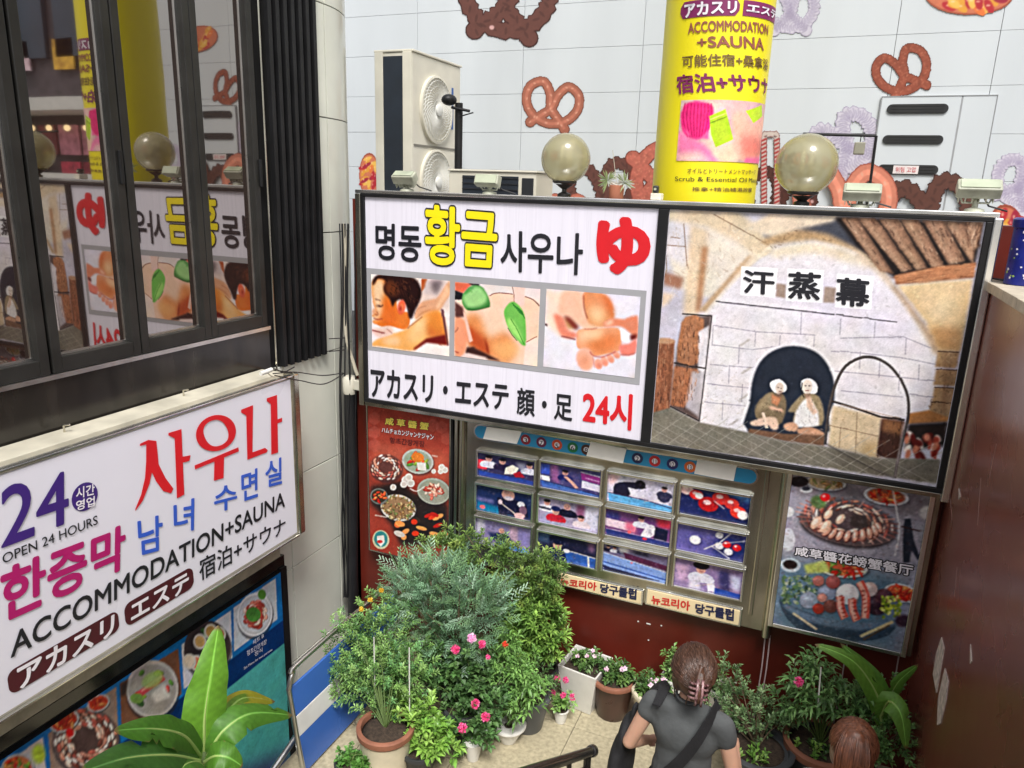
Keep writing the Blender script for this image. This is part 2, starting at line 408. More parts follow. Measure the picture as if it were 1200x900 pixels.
for i in range(-5, 5):
    for j in range(-4, 3):
        x0, y0 = jx+i*.62, jy+j*.62; x1, y1 = x0+.616, y0+.616
        x0, x1, y0, y1 = max(x0, XE), min(x1, XC), max(y0, 2.6), min(y1, YB)
        if x1-x0 > .03 and y1-y0 > .03:
            dz = RNG.uniform(-.002, .0015)
            MB().box(x0, x1, y0, y1, FLOOR-.03, FLOOR+dz).out('paving_slab', m_slab, court, bevel=.003)
st = empty('stairs', (-1.3, 2.6, FLOOR), kind='structure')
nst = 12; rise = (STREET-FLOOR)/nst; tread = .23
for i in range(nst):
    y1 = 2.6-i*tread
    MB().box(XE, XC, y1-tread-.02, y1, FLOOR-.1 if i == 0 else FLOOR+rise*(i-1), FLOOR+rise*(i+1)).out('step', m_slab, st, bevel=.005)
MB().box(XE, XC, -.8, 2.6-nst*tread, FLOOR, STREET-.005).out('landing', m_conc, st)
# ------------------------------------------------------------------ back wall and right wall of the stairwell
wb = empty('back_wall', (-1.2, YB, FLOOR), 'low dark red painted stairwell wall behind the potted plants, under the signs', 'wall')
MB().box(-3.3, XC+.25, YB, 4.95, LOW, -.12).out('wall', m_darkred, wb)
for xx, z1 in ((-.045, -2.85), (-.075, -2.85), (.42, -2.75), (.72, -2.75)):   # pale drip marks and thin wires below the boards
    MB().tube([(xx, YB-.006, z1), (xx+.004, YB-.006, -3.1), (xx-.004, YB-.006, FLOOR)], .0045, 5).out('hanging_wire', flat('pale_wire', (190, 170, 170)), wb)
for px, py, wd in ((760, 731, 6), (775, 733, 2), (748, 728, 2), (760, 750, 2), (868, 795, 4), (862, 800, 3), (890, 810, 3)):
    p = PY(px, py, YB); MB().box(p[0]-wd*.0025, p[0]+wd*.0025, YB-.003, YB+.001, p[2]-.004, p[2]+.004).out('paint_chip', m_white, wb)
wc = empty('right_wall', (XC+.1, 2.5, FLOOR), 'tall glossy brown stairwell wall with scuffs and stone coping at right edge', 'wall')
ZC = -.40
MB().box(XC, XC+.45, -.5, YB, FLOOR-.1, ZC-.05).out('wall', m_brownwall, wc)
y = YB-.03
for i in range(9):
    MB().box(XC-.025, XC+.47, y-.298, y, ZC-.05, ZC+RNG.uniform(-.002, .002)).out('coping_stone', m_coping, wc, bevel=.004); y -= .302
MB().box(XC-.012, XC+.45, -.5, y, ZC-.05, ZC-.004).out('coping_strip', m_coping, wc)
m_tear = mat('torn_paint_plaster', (.55, .48, .43), .8, var=.35, scale=30); m_scr = mat('pale_scratch', (.34, .22, .19), .6)
for pts in (((1104, 747), (1107, 760), (1102, 790), (1098, 812), (1094, 790), (1098, 765)),
            ((1108, 783), (1112, 798), (1109, 822), (1103, 848), (1099, 850), (1100, 820), (1104, 800)),
            ((1138, 755), (1139.5, 775), (1137.5, 778)), ((1124, 572), (1126, 582), (1124.5, 585))):
    q = [PX(a, b, XC) for a, b in pts]; v = [(XC-.004, p[1], p[2]) for p in q]; n = len(v)
    build('torn_patch', v+[(XC+.001, p[1], p[2]) for p in v], [tuple(range(n))]+[(i, n+i, n+(i+1) % n, (i+1) % n) for i in range(n)], m_tear, wc)
for (a, b, c, d) in ((1112, 560, 1116, 610), (1150, 560, 1146, 615), (1168, 520, 1160, 560), (1122, 665, 1119, 700)):
    p, q = PX(a, b, XC), PX(c, d, XC)
    MB().tube([(XC-.001, p[1], p[2]), (XC-.001, (p[1]+q[1])/2+.004, (p[2]+q[2])/2), (XC-.001, q[1], q[2])], .0012, 4).out('scratch', m_scr, wc)
# ------------------------------------------------------------------ left building: tiled wall, round corner column, window bay, fins
lb = empty('left_building', (XA-1, 2.5, FLOOR), 'cream tiled building at left with rounded corner column, dark windows and black fins', 'building')
zj = [-3.65, -2.85, -2.43, -2.13+.35, -1.25+.02, -.37, .44, 1.19, 2.0]
zj = [LOW, -4.45, -3.65, -2.852, -2.14, -1.268, -.37, .44, 1.19, 2.0, 2.8]
MB().box(XA-.5, XA-.012, -.5, 4.72, LOW, -1.27).box(XA-.5, XA-.012, 4.105, 4.72, -1.27, 3.2).out('wall', m_grout, lb)
R = .8; yc = 4.72; Rc = R-.012
core = MB(); n = 24
cv = [(XA-R+math.cos(a)*Rc, yc+math.sin(a)*Rc) for a in [math.pi*1.1*i/n for i in range(n+1)]]
core.add([(x, y_, LOW) for x, y_ in cv]+[(x, y_, 3.2) for x, y_ in cv], [(i, i+1, n+2+i, n+1+i) for i in range(n)])
core.out('column_core', m_grout, lb)
for zi in range(len(zj)-1):
    z0, z1 = zj[zi]+.004, zj[zi+1]-.004
    ys = [4.718, 4.12, 3.52, 2.92, 2.32, 1.72, 1.12, .5]
    for a in range(len(ys)-1):
        if a > 0 and z1 > -1.2: continue
        dx = RNG.uniform(-.0015, .0015)
        MB().box(XA-.03, XA+dx, ys[a+1]+.004, ys[a]-.004, z0, z1).out('wall_tile', m_tile, lb, bevel=.0025)
    na = 3; seg = math.radians(41)
    for a in range(4):
        a0, a1 = a*seg+.005, (a+1)*seg-.005; k = 8; v = []; f = []
        for i in range(k+1):
            t = a0+(a1-a0)*i/k
            for rr in (R, R-.03):
                x, y_ = XA-R+math.cos(t)*rr, yc+math.sin(t)*rr; v += [(x, y_, z0), (x, y_, z1)]
        for i in range(k):
            b = i*4; f += [(b, b+4, b+5, b+1), (b+2, b+3, b+7, b+6), (b+1, b+5, b+7, b+3), (b, b+2, b+6, b+4)]
        f += [(0, 1, 3, 2), (k*4, k*4+2, k*4+3, k*4+1)]
        build('column_tile', v, f, m_tile, lb, smooth=40)
# window bay: dark sill panel, posts, panes
XG = -3.505
zs = -.97
MB().box(XA-.05, XA, -.5, 3.995, -1.262, zs-.02).out('sill_panel', mat('dark_smoked_panel', (.026, .022, .018), .2, .2, var=.4, scale=2.5, stretch=(1, 3, .5), spec=.7), lb)
MB().box(XA-.06, XA+.012, -.5, 4.0, zs-.02, zs+.004).out('sill_trim', m_alu, lb)
m_glass = bpy.data.materials.new('reflective_window_glass'); m_glass.use_nodes = True
_n = m_glass.node_tree.nodes; _l = m_glass.node_tree.links; _b = _n['Principled BSDF']
_b.inputs['Base Color'].default_value = (.04, .022, .018, 1); _b.inputs['Roughness'].default_value = .03
_gl = _n.new('ShaderNodeBsdfGlossy'); _gl.inputs[0].default_value = (.70, .66, .62, 1); _gl.inputs[1].default_value = .022
_mx = _n.new('ShaderNodeMixShader'); _fr = _n.new('ShaderNodeLayerWeight'); _fr.inputs[0].default_value = .6
_mr = _n.new('ShaderNodeMapRange'); _mr.inputs[3].default_value = .38; _mr.inputs[4].default_value = .7
_nz = _n.new('ShaderNodeTexNoise'); _nz.inputs['Scale'].default_value = 1.1; _bp = _n.new('ShaderNodeBump'); _bp.inputs['Strength'].default_value = .012; _bp.inputs['Distance'].default_value = .1
_tcg = _n.new('ShaderNodeTexCoord'); _l.new(_tcg.outputs['Object'], _nz.inputs['Vector']); _l.new(_nz.outputs[0], _bp.inputs['Height']); _l.new(_bp.outputs[0], _gl.inputs['Normal'])
_l.new(_fr.outputs['Fresnel'], _mr.inputs[0]); _l.new(_mr.outputs[0], _mx.inputs[0]); _l.new(_b.outputs[0], _mx.inputs[1]); _l.new(_gl.outputs[0], _mx.inputs[2]); _l.new(_mx.outputs[0], _n['Material Output'].inputs[0])
MATS['glass'] = m_glass
ym = [.9, 1.28, 2.364, 2.481, 2.902, 3.010, 3.425, 3.528, 3.931]     # pane edges along the wall
panes = [(1.3, 2.364), (2.481, 2.902), (3.010, 3.425), (3.528, 3.931)]
for (a, b) in panes:
    fr = MB()
    fr.box(XG-.03, XA+.005, a-.05, a, zs+.006, 3.2).box(XG-.03, XA+.005, b, b+.05, zs+.006, 3.2)
    fr.box(XG-.03, XA+.004, a, b, zs+.006, -.885)
    wo = fr.out('window_frame', m_frame, lb, bevel=.004)
    MB().box(XG-.008, XG, a, b, -.885, 3.2).out('window_pane', m_glass, wo)
    MB().box(XG-.002, XG+.008, a+.001, b-.001, -.885, -.875).box(XG-.002, XG+.008, b-.009, b-.001, -.875, 3.2).out('glazing_bead', m_alu, wo)
# thin handles on the sashes
for yy in (2.93, 3.98):
    MB().box(XA+.006, XA+.02, yy-.012, yy+.012, -.05, .12).out('sash_handle', m_blackmet, lb, bevel=.004)
MB().box(XG-.1, XG-.03, -.5, 4.02, -.97, 3.2).out('window_backing', m_blackmet, lb)
MB().box(XA-.06, XA-.02, 3.985, 4.10, -1.262, 3.2).out('recess_jamb', m_blackmet, lb)
MB().tube([(XA+.01, 4.04, -1.3), (XA+.01, 4.04, 3.2)], .006, 6).out('thin_rod', m_steel_d, lb)
for i in range(7):                                                  # black vertical fins
    y0 = 4.085+i*.0755
    MB().box(XA-.01, XA+.045, y0, y0+.034, -1.27, 3.2).out('wall_fin', m_blackmet, lb, bevel=.003)
MB().box(XA-.012, XA+.012, 4.08, 4.61, -1.268, 3.2).out('fin_backing', mat('fin_backing_black', (.006, .006, .006), .5), lb)
# recess behind / below the left sign
MB().box(XA-.01, XA+.05, -.5, 3.93, -2.655, -2.40).out('lower_lintel', m_coping, lb)
MB().box(XA-.01, XA+.055, -.5, 3.965, -2.745, -2.657).out('shop_header', mat('black_gloss_header', (.015, .015, .014), .1, 0., var=.3, spec=.8), lb)
MB().box(XA-.01, XA+.075, 3.905, 3.965, LOW, -2.742).out('shop_door_post', m_blackmet, lb, bevel=.003)
# ------------------------------------------------------------------ mural wall behind
MY = 8.0
mw = empty('mural_wall', (-2.5, MY, STREET), 'tall pale wall wrapped in pretzel pictures behind the stairwell', 'wall')
MB().box(-9.5, 1.9, MY+.02, MY+.3, STREET, 3.6).out('wall_backing', m_grout, mw)
dz = .41; z = 2.0-.41*9
pxs = [-9.5, -8.1, -6.9, -5.72, -4.6, -3.3, -2.0, -.85, .3, 1.1, 1.9]
zz = [STREET, -1.0, -.6, -.2, .18, .58, .98, 1.42, 1.85, 2.3, 2.8, 3.6]
for i in range(len(pxs)-1):
    for j in range(len(zz)-1):
        t = RNG.uniform(-.001, .001)
        MB().box(pxs[i]+.002, pxs[i+1]-.002, MY+t, MY+.03, zz[j]+.0015, zz[j+1]-.0015).out('wall_panel', m_wrap, mw, bevel=.0015)
SM = PlaneY(MY)
def pretzel(cx, cy, r, ang, base, edge, style='plain', sx=1., sy=1., tw=.33, flip=1, front=0.):
    P = Paint(SM, (cx-r*1.35, cy-r*1.35, cx+r*1.35, cy-r*1.35, cx+r*1.35, cy+r*1.35, cx-r*1.35, cy+r*1.35), ID, 155, edge, free=True)
    path = [(-.62, .78), (-.25, .42), (.02, .12), (.14, -.35), (.45, -.72), (.86, -.5), (.93, .0), (.62, .48), (0, .7), (-.62, .48), (-.93, 0), (-.86, -.5), (-.45, -.72), (-.14, -.35), (-.02, .12), (.25, .42), (.62, .78)]
    a = math.radians(ang)
    def tf(p): x, y_ = p[0]*flip*sx*r, p[1]*sy*r; return (cx+x*math.cos(a)-y_*math.sin(a), cy+x*math.sin(a)+y_*math.cos(a))
    q = spline([tf(p) for p in path], 8, False); n = len(q); L, Rr = [], []
    def ribbon(wd, wob, col, nz=0., alpha=1., ends=True):
        for i0 in range(0, n-1, 4):                                  # overlapping short pieces so crossings read correctly
            seg = q[i0:min(i0+6, n)]
            if len(seg) < 2: continue
            L, Rr = [], []
            for i, p in enumerate(seg):
                t = seg[min(i+1, len(seg)-1)]-seg[max(i-1, 0)]; t = t/(np.linalg.norm(t)+1e-9); nn = np.array([-t[1], t[0]])
                ww = wd*r*.5*(1+wob*math.sin((i0+i)*2.1)+wob*.6*math.sin((i0+i)*3.7))
                L.append(p+nn*ww); Rr.append(p-nn*ww)
            P.poly(L+Rr[::-1], col, 0, alpha, nz=nz)
        if ends:
            for e in (q[0], q[-1]): P.ell(e[0], e[1], wd*r*.55, wd*r*.55, col, nz=nz)
    wob = .16 if style in ('choc', 'squig') else .03
    ribbon(tw+.05, wob, edge); ribbon(tw, wob, base, nz=.10 if style != 'sprinkle' else .35)
    b = np.array(base)
    if style in ('plain', 'salt'):
        hi = tuple(np.clip(b*1.18+12, 0, 255)); ribbon(tw*.35, 0, hi, alpha=.6, ends=False)
        for i in range(0, n, 5):
            e = q[i]; P.ell(e[0]+RNG.uniform(-1, 1), e[1], r*.05, r*.025, (225, 175, 150), ang=RNG.uniform(0, 180), alpha=.8)
    if style == 'choc':
        for i in range(0, n, 3):
            e = q[i]; P.ell(e[0]+RNG.uniform(-.05, .05)*r, e[1]+RNG.uniform(-.05, .05)*r, r*.09, r*.03, tuple(b*.72), ang=RNG.uniform(0, 180), alpha=.6, soft=1)
        for i in (n//3, n//2+3): P.ell(q[i][0], q[i][1], r*.055, r*.05, (215, 170, 165))
    if style == 'sprinkle':
        for i in range(0, n, 1):
            e = q[i]; P.ell(e[0]+RNG.uniform(-.1, .1)*r, e[1]+RNG.uniform(-.1, .1)*r, r*.025, r*.012, (225, 150, 120), ang=RNG.uniform(0, 180), alpha=.8)
    if style == 'squig':
        for i in range(0, n-1, 1):
            e = q[i]; t = q[min(i+1, n-1)]-q[max(i-1, 0)]; t = t/(np.linalg.norm(t)+1e-9); nn = np.array([-t[1], t[0]]); s_ = 1 if i % 2 else -1
            P.line([e+nn*r*tw*.45*s_, e+t*r*.05, e-nn*r*tw*.3*s_], r*.022, edge, alpha=.9)
    return P.out('pretzel_picture', mw, lift=.004+front+RNG.uniform(0, .004), cut=True, material=PRINT_DULL)
BR, BRE = (104, 66, 58), (60, 32, 28)
SA, SAE = (200, 122, 98), (120, 60, 45)
pretzel(594, 0, 52, 8, BR, BRE, 'choc', tw=.34)
pretzel(647, 122, 33, 12, (162, 98, 78), (104, 56, 42), 'salt', flip=1, tw=.30)
pretzel(706, 222, 40, -8, BR, BRE, 'choc', tw=.32)
pretzel(778, 214, 46, 90, (186, 104, 88), (110, 50, 40), 'sprinkle')
pretzel(926, 12, 30, 0, (204, 199, 210), (158, 148, 172), 'squig', tw=.4)
pretzel(1058, 84, 32, -22, (146, 76, 56), (92, 42, 30), 'sprinkle', tw=.30)
pretzel(990, 168, 38, -30, (208, 203, 214), (156, 146, 172), 'squig', tw=.42)
pretzel(990, 240, 54, 2, (206, 128, 104), (150, 75, 60), 'plain', tw=.34, front=.045)
pretzel(1088, 252, 50, -10, (96, 60, 50), (55, 30, 25), 'choc', tw=.36, front=.045)
pretzel(912, 236, 40, 20, (84, 48, 42), (50, 25, 22), 'choc', tw=.3)
pretzel(1196, 216, 32, 30, (212, 206, 216), (158, 146, 172), 'squig', tw=.42)
pretzel(663, 250, 26, 0, (190, 110, 90), (110, 55, 45), 'plain')
pretzel(-150, 150, 55, 8, (190, 110, 80), (120, 55, 40), 'salt')
def topping(cx, cy, rx, ry):
    P = Paint(SM, (cx-rx*1.2, cy-ry*1.3, cx+rx*1.2, cy-ry*1.3, cx+rx*1.2, cy+ry*1.3, cx-rx*1.2, cy+ry*1.3), ID, 155, (200, 110, 80), free=True)
    P.ell(cx, cy, rx, ry, (150, 70, 50)); P.ell(cx, cy, rx*.96, ry*.92, (206, 118, 86), nz=.1)
    for i in range(26):
        a, q = RNG.uniform(0, 6.28), RNG.uniform(.3, .85)
        c = RNG.choice([(226, 160, 60), (180, 40, 50), (240, 190, 90), (160, 35, 60), (230, 120, 60)])
        P.ell(cx+math.cos(a)*rx*q, cy+math.sin(a)*ry*q, rx*.17, ry*.2, c, ang=RNG.uniform(0, 90)); P.ell(cx+math.cos(a)*rx*q-1, cy+math.sin(a)*ry*q-1, rx*.05, ry*.05, (250, 215, 180), alpha=.7)
    P.out('pretzel_picture', mw, lift=.006, cut=True, material=PRINT_DULL)
topping(1136, -6, 52, 24); topping(1178, 285, 26, 46); topping(433, 205, 12, 26)
def cane(cx, y0, y1, wd):
    P = Paint(SM, (cx-wd*2, y0-10, cx+wd*2, y0-10, cx+wd*2, y1, cx-wd*2, y1), ID, 155, (200, 180, 170), free=True)
    pts = [(cx-wd, y1), (cx-wd, y0+wd), (cx-wd*.6, y0), (cx+wd*.6, y0), (cx+wd, y0+wd), (cx+wd, y1)]
    P.line(pts, wd*1.05, (90, 35, 35), sm=6); P.line(pts, wd*.8, (205, 190, 180), sm=6)
    for i in range(18):
        yy = y0+wd+(y1-y0)*i/18
        for s_ in (-1, 1): P.line([(cx+s_*wd-wd*.4, yy), (cx+s_*wd+wd*.4, yy-3)], 2.2, (165, 45, 45))
    P.out('candy_picture', mw, lift=.012, cut=True, material=PRINT_DULL)
cane(903, 158, 245, 7.5)
# the switch cabinet set in the wall
zt = 4
dl = MB()
def mq(px, py): p = PY(px, py, MY); return p[0], p[2]
(x0, z1), (x1, _), (_, z0) = mq(1034, 114), mq(1168, 114), mq(1100, 262)
cab = empty('switch_cabinet', ((x0+x1)/2, MY, z0), 'white two door switch cabinet with three black oval vents on the mural wall', 'cabinet')
xm, _ = mq(1118, 170)
for nm, a, b in (('cabinet_door', x0, xm-.006), ('cabinet_door', xm+.006, x1)):
    d = MB().box(a, b, MY-.022, MY-.002, z0, z1).out(nm, m_wrap, cab, bevel=.003)
    hx = b-.07 if b < xm else a+.05
    MB().box(hx, hx+.018, MY-.034, MY-.021, z0+.3, z0+.42).out('door_handle', m_frame, d, bevel=.002)
fr = MB(); t = .007
fr.box(x0-t, x1+t, MY-.026, MY-.003, z1, z1+t).box(x0-t, x0-.001, MY-.026, MY-.003, z0, z1).box(x1+.001, x1+t, MY-.026, MY-.003, z0, z1).box(xm-.005, xm+.005, MY-.02, MY-.003, z0, z1)
fr.out('cabinet_frame', mat('grey_seal', (.34, .35, .36), .6), cab)
for (a, b, c, d) in ((1040, 122, 1110, 134), (1035, 158, 1104, 170), (1029, 192, 1098, 206)):
    (u0, v1), (u1, v0) = mq(a, b), mq(c, d); u0 = max(u0, x0+.03); r = (v1-v0)/2*.9; cz = (v0+v1)/2; pts = []
    for k in range(9): t = math.pi/2+math.pi*k/8; pts.append((u0+r+math.cos(t)*r, cz+math.sin(t)*r))
    for k in range(9): t = -math.pi/2+math.pi*k/8; pts.append((u1-r+math.cos(t)*r, cz+math.sin(t)*r))
    shape(SM, None, ID, mat('vent_black', (.02, .02, .02), .4), cab, lift=.034, name='vent', thick=.012, uvpts=pts)
    for j in range(3): MB().box(u0+.03, u1-.03, MY-.037, MY-.033, cz-r*.6+j*r*.6-.004, cz-r*.6+j*r*.6+.004).out('vent_slat', m_frame, cab)
(u0, v1), (u1, v0) = mq(1047, 194), mq(1075, 204)
MB().box(u0, u1, MY-.041, MY-.0385, v0, v1).out('notice_label', flat('notice_white', (225, 215, 212)), cab)
text(SM, '위험 고압', (1049, 196, 1073, 196, 1073, 202, 1049, 202), ID, flat('notice_red', (200, 60, 70)), cab, off=.0, lift=.044)
# ------------------------------------------------------------------ lettering inks
K = flat('black_vinyl', (26, 26, 34)); REDV = flat('red_vinyl', (214, 22, 34)); YEL = flat('yellow_vinyl', (246, 226, 12))
NAVY = flat('purple_vinyl', (62, 34, 120)); BLUEV = flat('blue_vinyl', (52, 92, 200)); MAG = flat('magenta_vinyl', (176, 20, 104))
MAROON = flat('maroon_vinyl', (74, 18, 30)); WHV = flat('white_vinyl', (236, 232, 238)); PURP = flat('plum_vinyl', (128, 36, 92))
BROWNV = flat('brown_vinyl', (150, 84, 70)); OLIVEV = flat('olive_brown_vinyl', (122, 96, 52)); GOLD = flat('gold_ink', (232, 214, 90))
m_face = mat('white_sign_sheet', tuple(lin(s8(229, 226, 238))), .28, var=.045, scale=5, stretch=(5, 5, .12), bump=.05, bscale=9, spec=.5)
m_face2 = mat('white_sign_film', tuple(lin(s8(229, 227, 238))), .3, var=.03, scale=1.2, bump=.02, bscale=3)
m_greyband = flat('grey_vinyl', (160, 160, 164))
SB = PlaneY(4.60)
# ------------------------------------------------------------------ big double sign box
sb = empty('double_sign_box', (-1.2, 4.7, -1.65), 'long double sign box above the stairwell, white massage face left and kiln picture right', 'sign')
XL, XM0, XM1, XR = -3.069, -.982, -.918, .722; ZT, ZB = -.099, -1.574
MB().box(XL-.03, XR+.03, 4.615, 4.77, ZB-.03, ZT+.02).out('sign_body', m_blackmet, sb)
fr = MB()
fr.box(XL-.075, XR+.055, 4.585, 4.775, ZT+.024, ZT+.048)
fr.out('top_rail', m_steel, sb, bevel=.004)
fr = MB(); fr.box(XL-.03, XR+.03, 4.583, 4.612, ZT+.001, ZT+.024).box(XL-.03, XR+.03, 4.583, 4.612, ZB-.03, ZB-.001).box(XM0+.001, XM1-.001, 4.583, 4.612, ZB, ZT).box(XL-.03, XL-.001, 4.583, 4.612, ZB, ZT).box(XR+.001, XR+.03, 4.583, 4.612, ZB, ZT)
fr.out('face_frame', m_blackmet, sb, bevel=.003)
MB().box(XL-.075, XL-.031, 4.58, 4.775, ZB-.06, ZT+.022).out('end_post', m_steel_d, sb, bevel=.006)
MB().box(XR+.031, XR+.075, 4.575, 4.775, ZB-.075, ZT+.022).out('end_post', m_steel, sb, bevel=.008)
MB().box(XL-.03, XR+.03, 4.59, 4.775, ZB-.06, ZB-.031).out('bottom_rail', m_steel_d, sb, bevel=.004)
lf = MB().box(XL, XM0, 4.60, 4.612, ZB, ZT).out('sign_face', m_face, sb); lf['label'] = 'white left sign face with black, yellow and red lettering'
rf = MB().box(XM1, XR, 4.60, 4.612, ZB, ZT).out('sign_face', m_face2, sb); rf['label'] = 'kiln picture sign face'
Z = T(400, 220, 3)
text(SB, '명동', (120, 124, 284, 130, 281, 264, 122, 252), Z, K, lf, off=.022)
text(SB, '황금', (289, 50, 560, 72, 547, 292, 293, 274), Z, K, lf, off=.055, lift=.003)
text(SB, '황금', (289, 50, 560, 72, 547, 292, 293, 274), Z, YEL, lf, off=.026, lift=.0055, ref=.055)
text(SB, '사우나', (560, 150, 853, 160, 847, 308, 560, 294), Z, K, lf, off=.018)
text(SB, 'ゆ', (897, 97, 1091, 107, 1085, 316, 897, 298), Z, REDV, lf, off=.06)
text(SB, 'アカスリ・エステ', (103, 630, 592, 690, 586, 782, 105, 736), Z, K, lf, off=.03)
text(SB, '顔・足', (617, 700, 816, 725, 812, 822, 617, 798), Z, K, lf, off=.022)
text(SB, '24시', (850, 702, 1026, 726, 1020, 854, 848, 830), Z, REDV, lf, off=.03)
# grey band and the three massage pictures
bq = [SB.uv(*Z(*p)) for p in ((88, 282), (1075, 362), (1047, 690), (95, 572))]
bu0, bu1 = XL+.012, (bq[1][0]+bq[2][0])/2; bv1, bv0 = (bq[0][1]+bq[1][1])/2, (bq[2][1]+bq[3][1])/2
shape(SB, None, ID, m_greyband, lf, lift=.002, name='grey_band', uvpts=[(XL+.002, bv0), (bu1, bv0), (bu1, bv1), (XL+.002, bv1)])
RB = 290
A = T(430, 315, 8.57)
P = Paint(SB, (107, 304, 384, 327, 379, 588, 108, 562), Z, RB, (236, 226, 224)); P.tr = A; P.lw = 3.2
P.poly([(40, 100), (830, 100), (830, 420), (40, 300)], (225, 200, 190), 4)
P.poly([(550, 100), (610, 100), (600, 180), (550, 230)], (180, 80, 30), 1)
P.poly([(600, 110), (760, 120), (700, 260), (560, 260)], (205, 185, 185), 3)
P.poly([(650, 120), (770, 115), (740, 190), (700, 260), (650, 200)], (95, 80, 85), 4, .8)
P.poly([(835, 110), (840, 240), (790, 330), (720, 430), (600, 450), (520, 500), (480, 500), (500, 400), (560, 330), (700, 290), (770, 200)], (222, 160, 120), 2, sm=4)
P.poly([(800, 160), (830, 240), (770, 330), (700, 420), (720, 330), (770, 240)], (240, 190, 150), 2, .8, sm=3)
P.line([(480, 470), (520, 400), (600, 370)], 1.5, (170, 95, 60), 1, .8, sm=3); P.line([(500, 500), (560, 440), (640, 410)], 1.5, (170, 95, 60), 1, .7, sm=3)
P.poly([(40, 600), (300, 560), (500, 640), (830, 740), (840, 880), (40, 800)], (238, 226, 222), 2)
P.poly([(60, 120), (140, 60), (300, 80), (300, 300), (320, 420), (420, 440), (430, 560), (380, 610), (230, 570), (150, 580), (60, 530), (90, 500), (50, 470), (90, 430), (60, 320), (50, 200)], (232, 120, 40), 1, sm=4)
P.poly([(60, 150), (150, 100), (190, 200), (150, 330), (170, 420), (120, 500), (60, 530), (50, 470), (90, 430), (60, 300)], (240, 205, 165), 5, .9, sm=4)
P.poly([(200, 300), (280, 400), (300, 520), (180, 570), (160, 480)], (222, 92, 20), 6, .8, sm=3)
P.poly([(100, 65), (300, 50), (480, 95), (550, 220), (530, 330), (480, 430), (460, 490), (425, 490), (400, 380), (350, 310), (290, 330), (260, 380), (230, 300), (180, 240), (170, 180), (190, 120), (110, 100), (70, 160), (60, 130)], (42, 18, 18), 2, sm=4)
P.poly([(180, 160), (230, 120), (300, 160), (320, 240), (260, 270), (200, 250)], (120, 56, 24), 4, .8, sm=4)
for i in range(7): P.line([(200+i*18, 110+i*3), (260+i*22, 180), (300+i*28, 290)], 1.2, (90, 45, 28), 1, .6, sm=3)
P.strokes([(200, 110), (480, 100), (550, 220), (520, 340), (460, 480), (420, 400), (350, 310), (230, 260)], 160, 40, 3, 60, [(20, 8, 10), (70, 34, 26), (96, 52, 34), (30, 14, 14)], .6, 20, 41, .5); P.ell(120, 372, 26, 9, (90, 50, 36), 5, 2, .8); P.poly([(52, 430), (80, 395), (110, 420), (118, 455), (80, 470)], (226, 150, 100), 2, .8, sm=3); P.line([(100, 430), (118, 458), (95, 470)], 2, (150, 70, 40), 1, .8, sm=3); P.ell(215, 470, 60, 70, (236, 120, 50), 0, 8, .6); P.ell(350, 385, 40, 75, (226, 80, 50), 8, 2); P.ell(348, 390, 22, 48, (240, 130, 80), 8, 3); P.ell(340, 400, 12, 26, (170, 40, 30), 8, 2)
P.line([(85, 300), (115, 310), (140, 320)], 2, (90, 45, 30), 1, sm=3); P.line([(120, 370), (145, 378), (165, 362)], 2.5, (60, 25, 20), 1, sm=3)
P.line([(80, 455), (110, 462)], 2, (170, 80, 40), 1); P.line([(70, 495), (110, 508), (158, 500)], 2.4, (150, 50, 40), 1, sm=3)
P.poly([(400, 600), (480, 540), (600, 450), (740, 430), (790, 620), (810, 760), (600, 720), (480, 820), (300, 800), (60, 770), (60, 740), (140, 690), (280, 650)], (242, 170, 90), 2, sm=4)
P.poly([(560, 460), (740, 430), (790, 600), (800, 680), (640, 660), (600, 560)], (232, 128, 40), 5, .85, sm=4)
P.poly([(430, 610), (560, 520), (600, 640), (520, 740), (420, 720)], (246, 196, 130), 6, .8, sm=4)
P.poly([(160, 700), (300, 670), (330, 760), (200, 770)], (244, 196, 150), 4, .8, sm=3)
P.poly([(600, 560), (700, 640), (790, 640), (800, 700), (620, 690)], (196, 84, 30), 6, .7); P.poly([(480, 540), (600, 470), (640, 480), (560, 560), (480, 640)], (252, 214, 160), 5, .7); P.line([(410, 600), (470, 550), (560, 480)], 3, (150, 60, 24), 1.5, .7, sm=3); P.poly([(600, 700), (790, 660), (810, 765), (600, 740), (480, 815), (470, 800)], (120, 20, 16), 2)
P.poly([(745, 400), (775, 410), (825, 770), (808, 770)], (90, 40, 50), 1, .8)
P.poly([(60, 600), (240, 590), (260, 640), (140, 690), (60, 640)], (230, 190, 175), 3, sm=3); P.line([(55, 615), (110, 630), (180, 645)], 2.5, (110, 20, 20), 1); P.line([(200, 600), (260, 650)], 1.5, (160, 90, 70), 1)
P.finish(sat=.9, mott=.012, fine=.02); P.out('printed_photo', lf, .004)
A_ = A
def with_tr(P, t): P.tr = t; return P
P = Paint(SB, (401, 331, 700, 356, 690, 625, 397, 593), Z, RB, (238, 214, 200)); P.tr = T(528, 320, 7.5); P.lw = 2.4
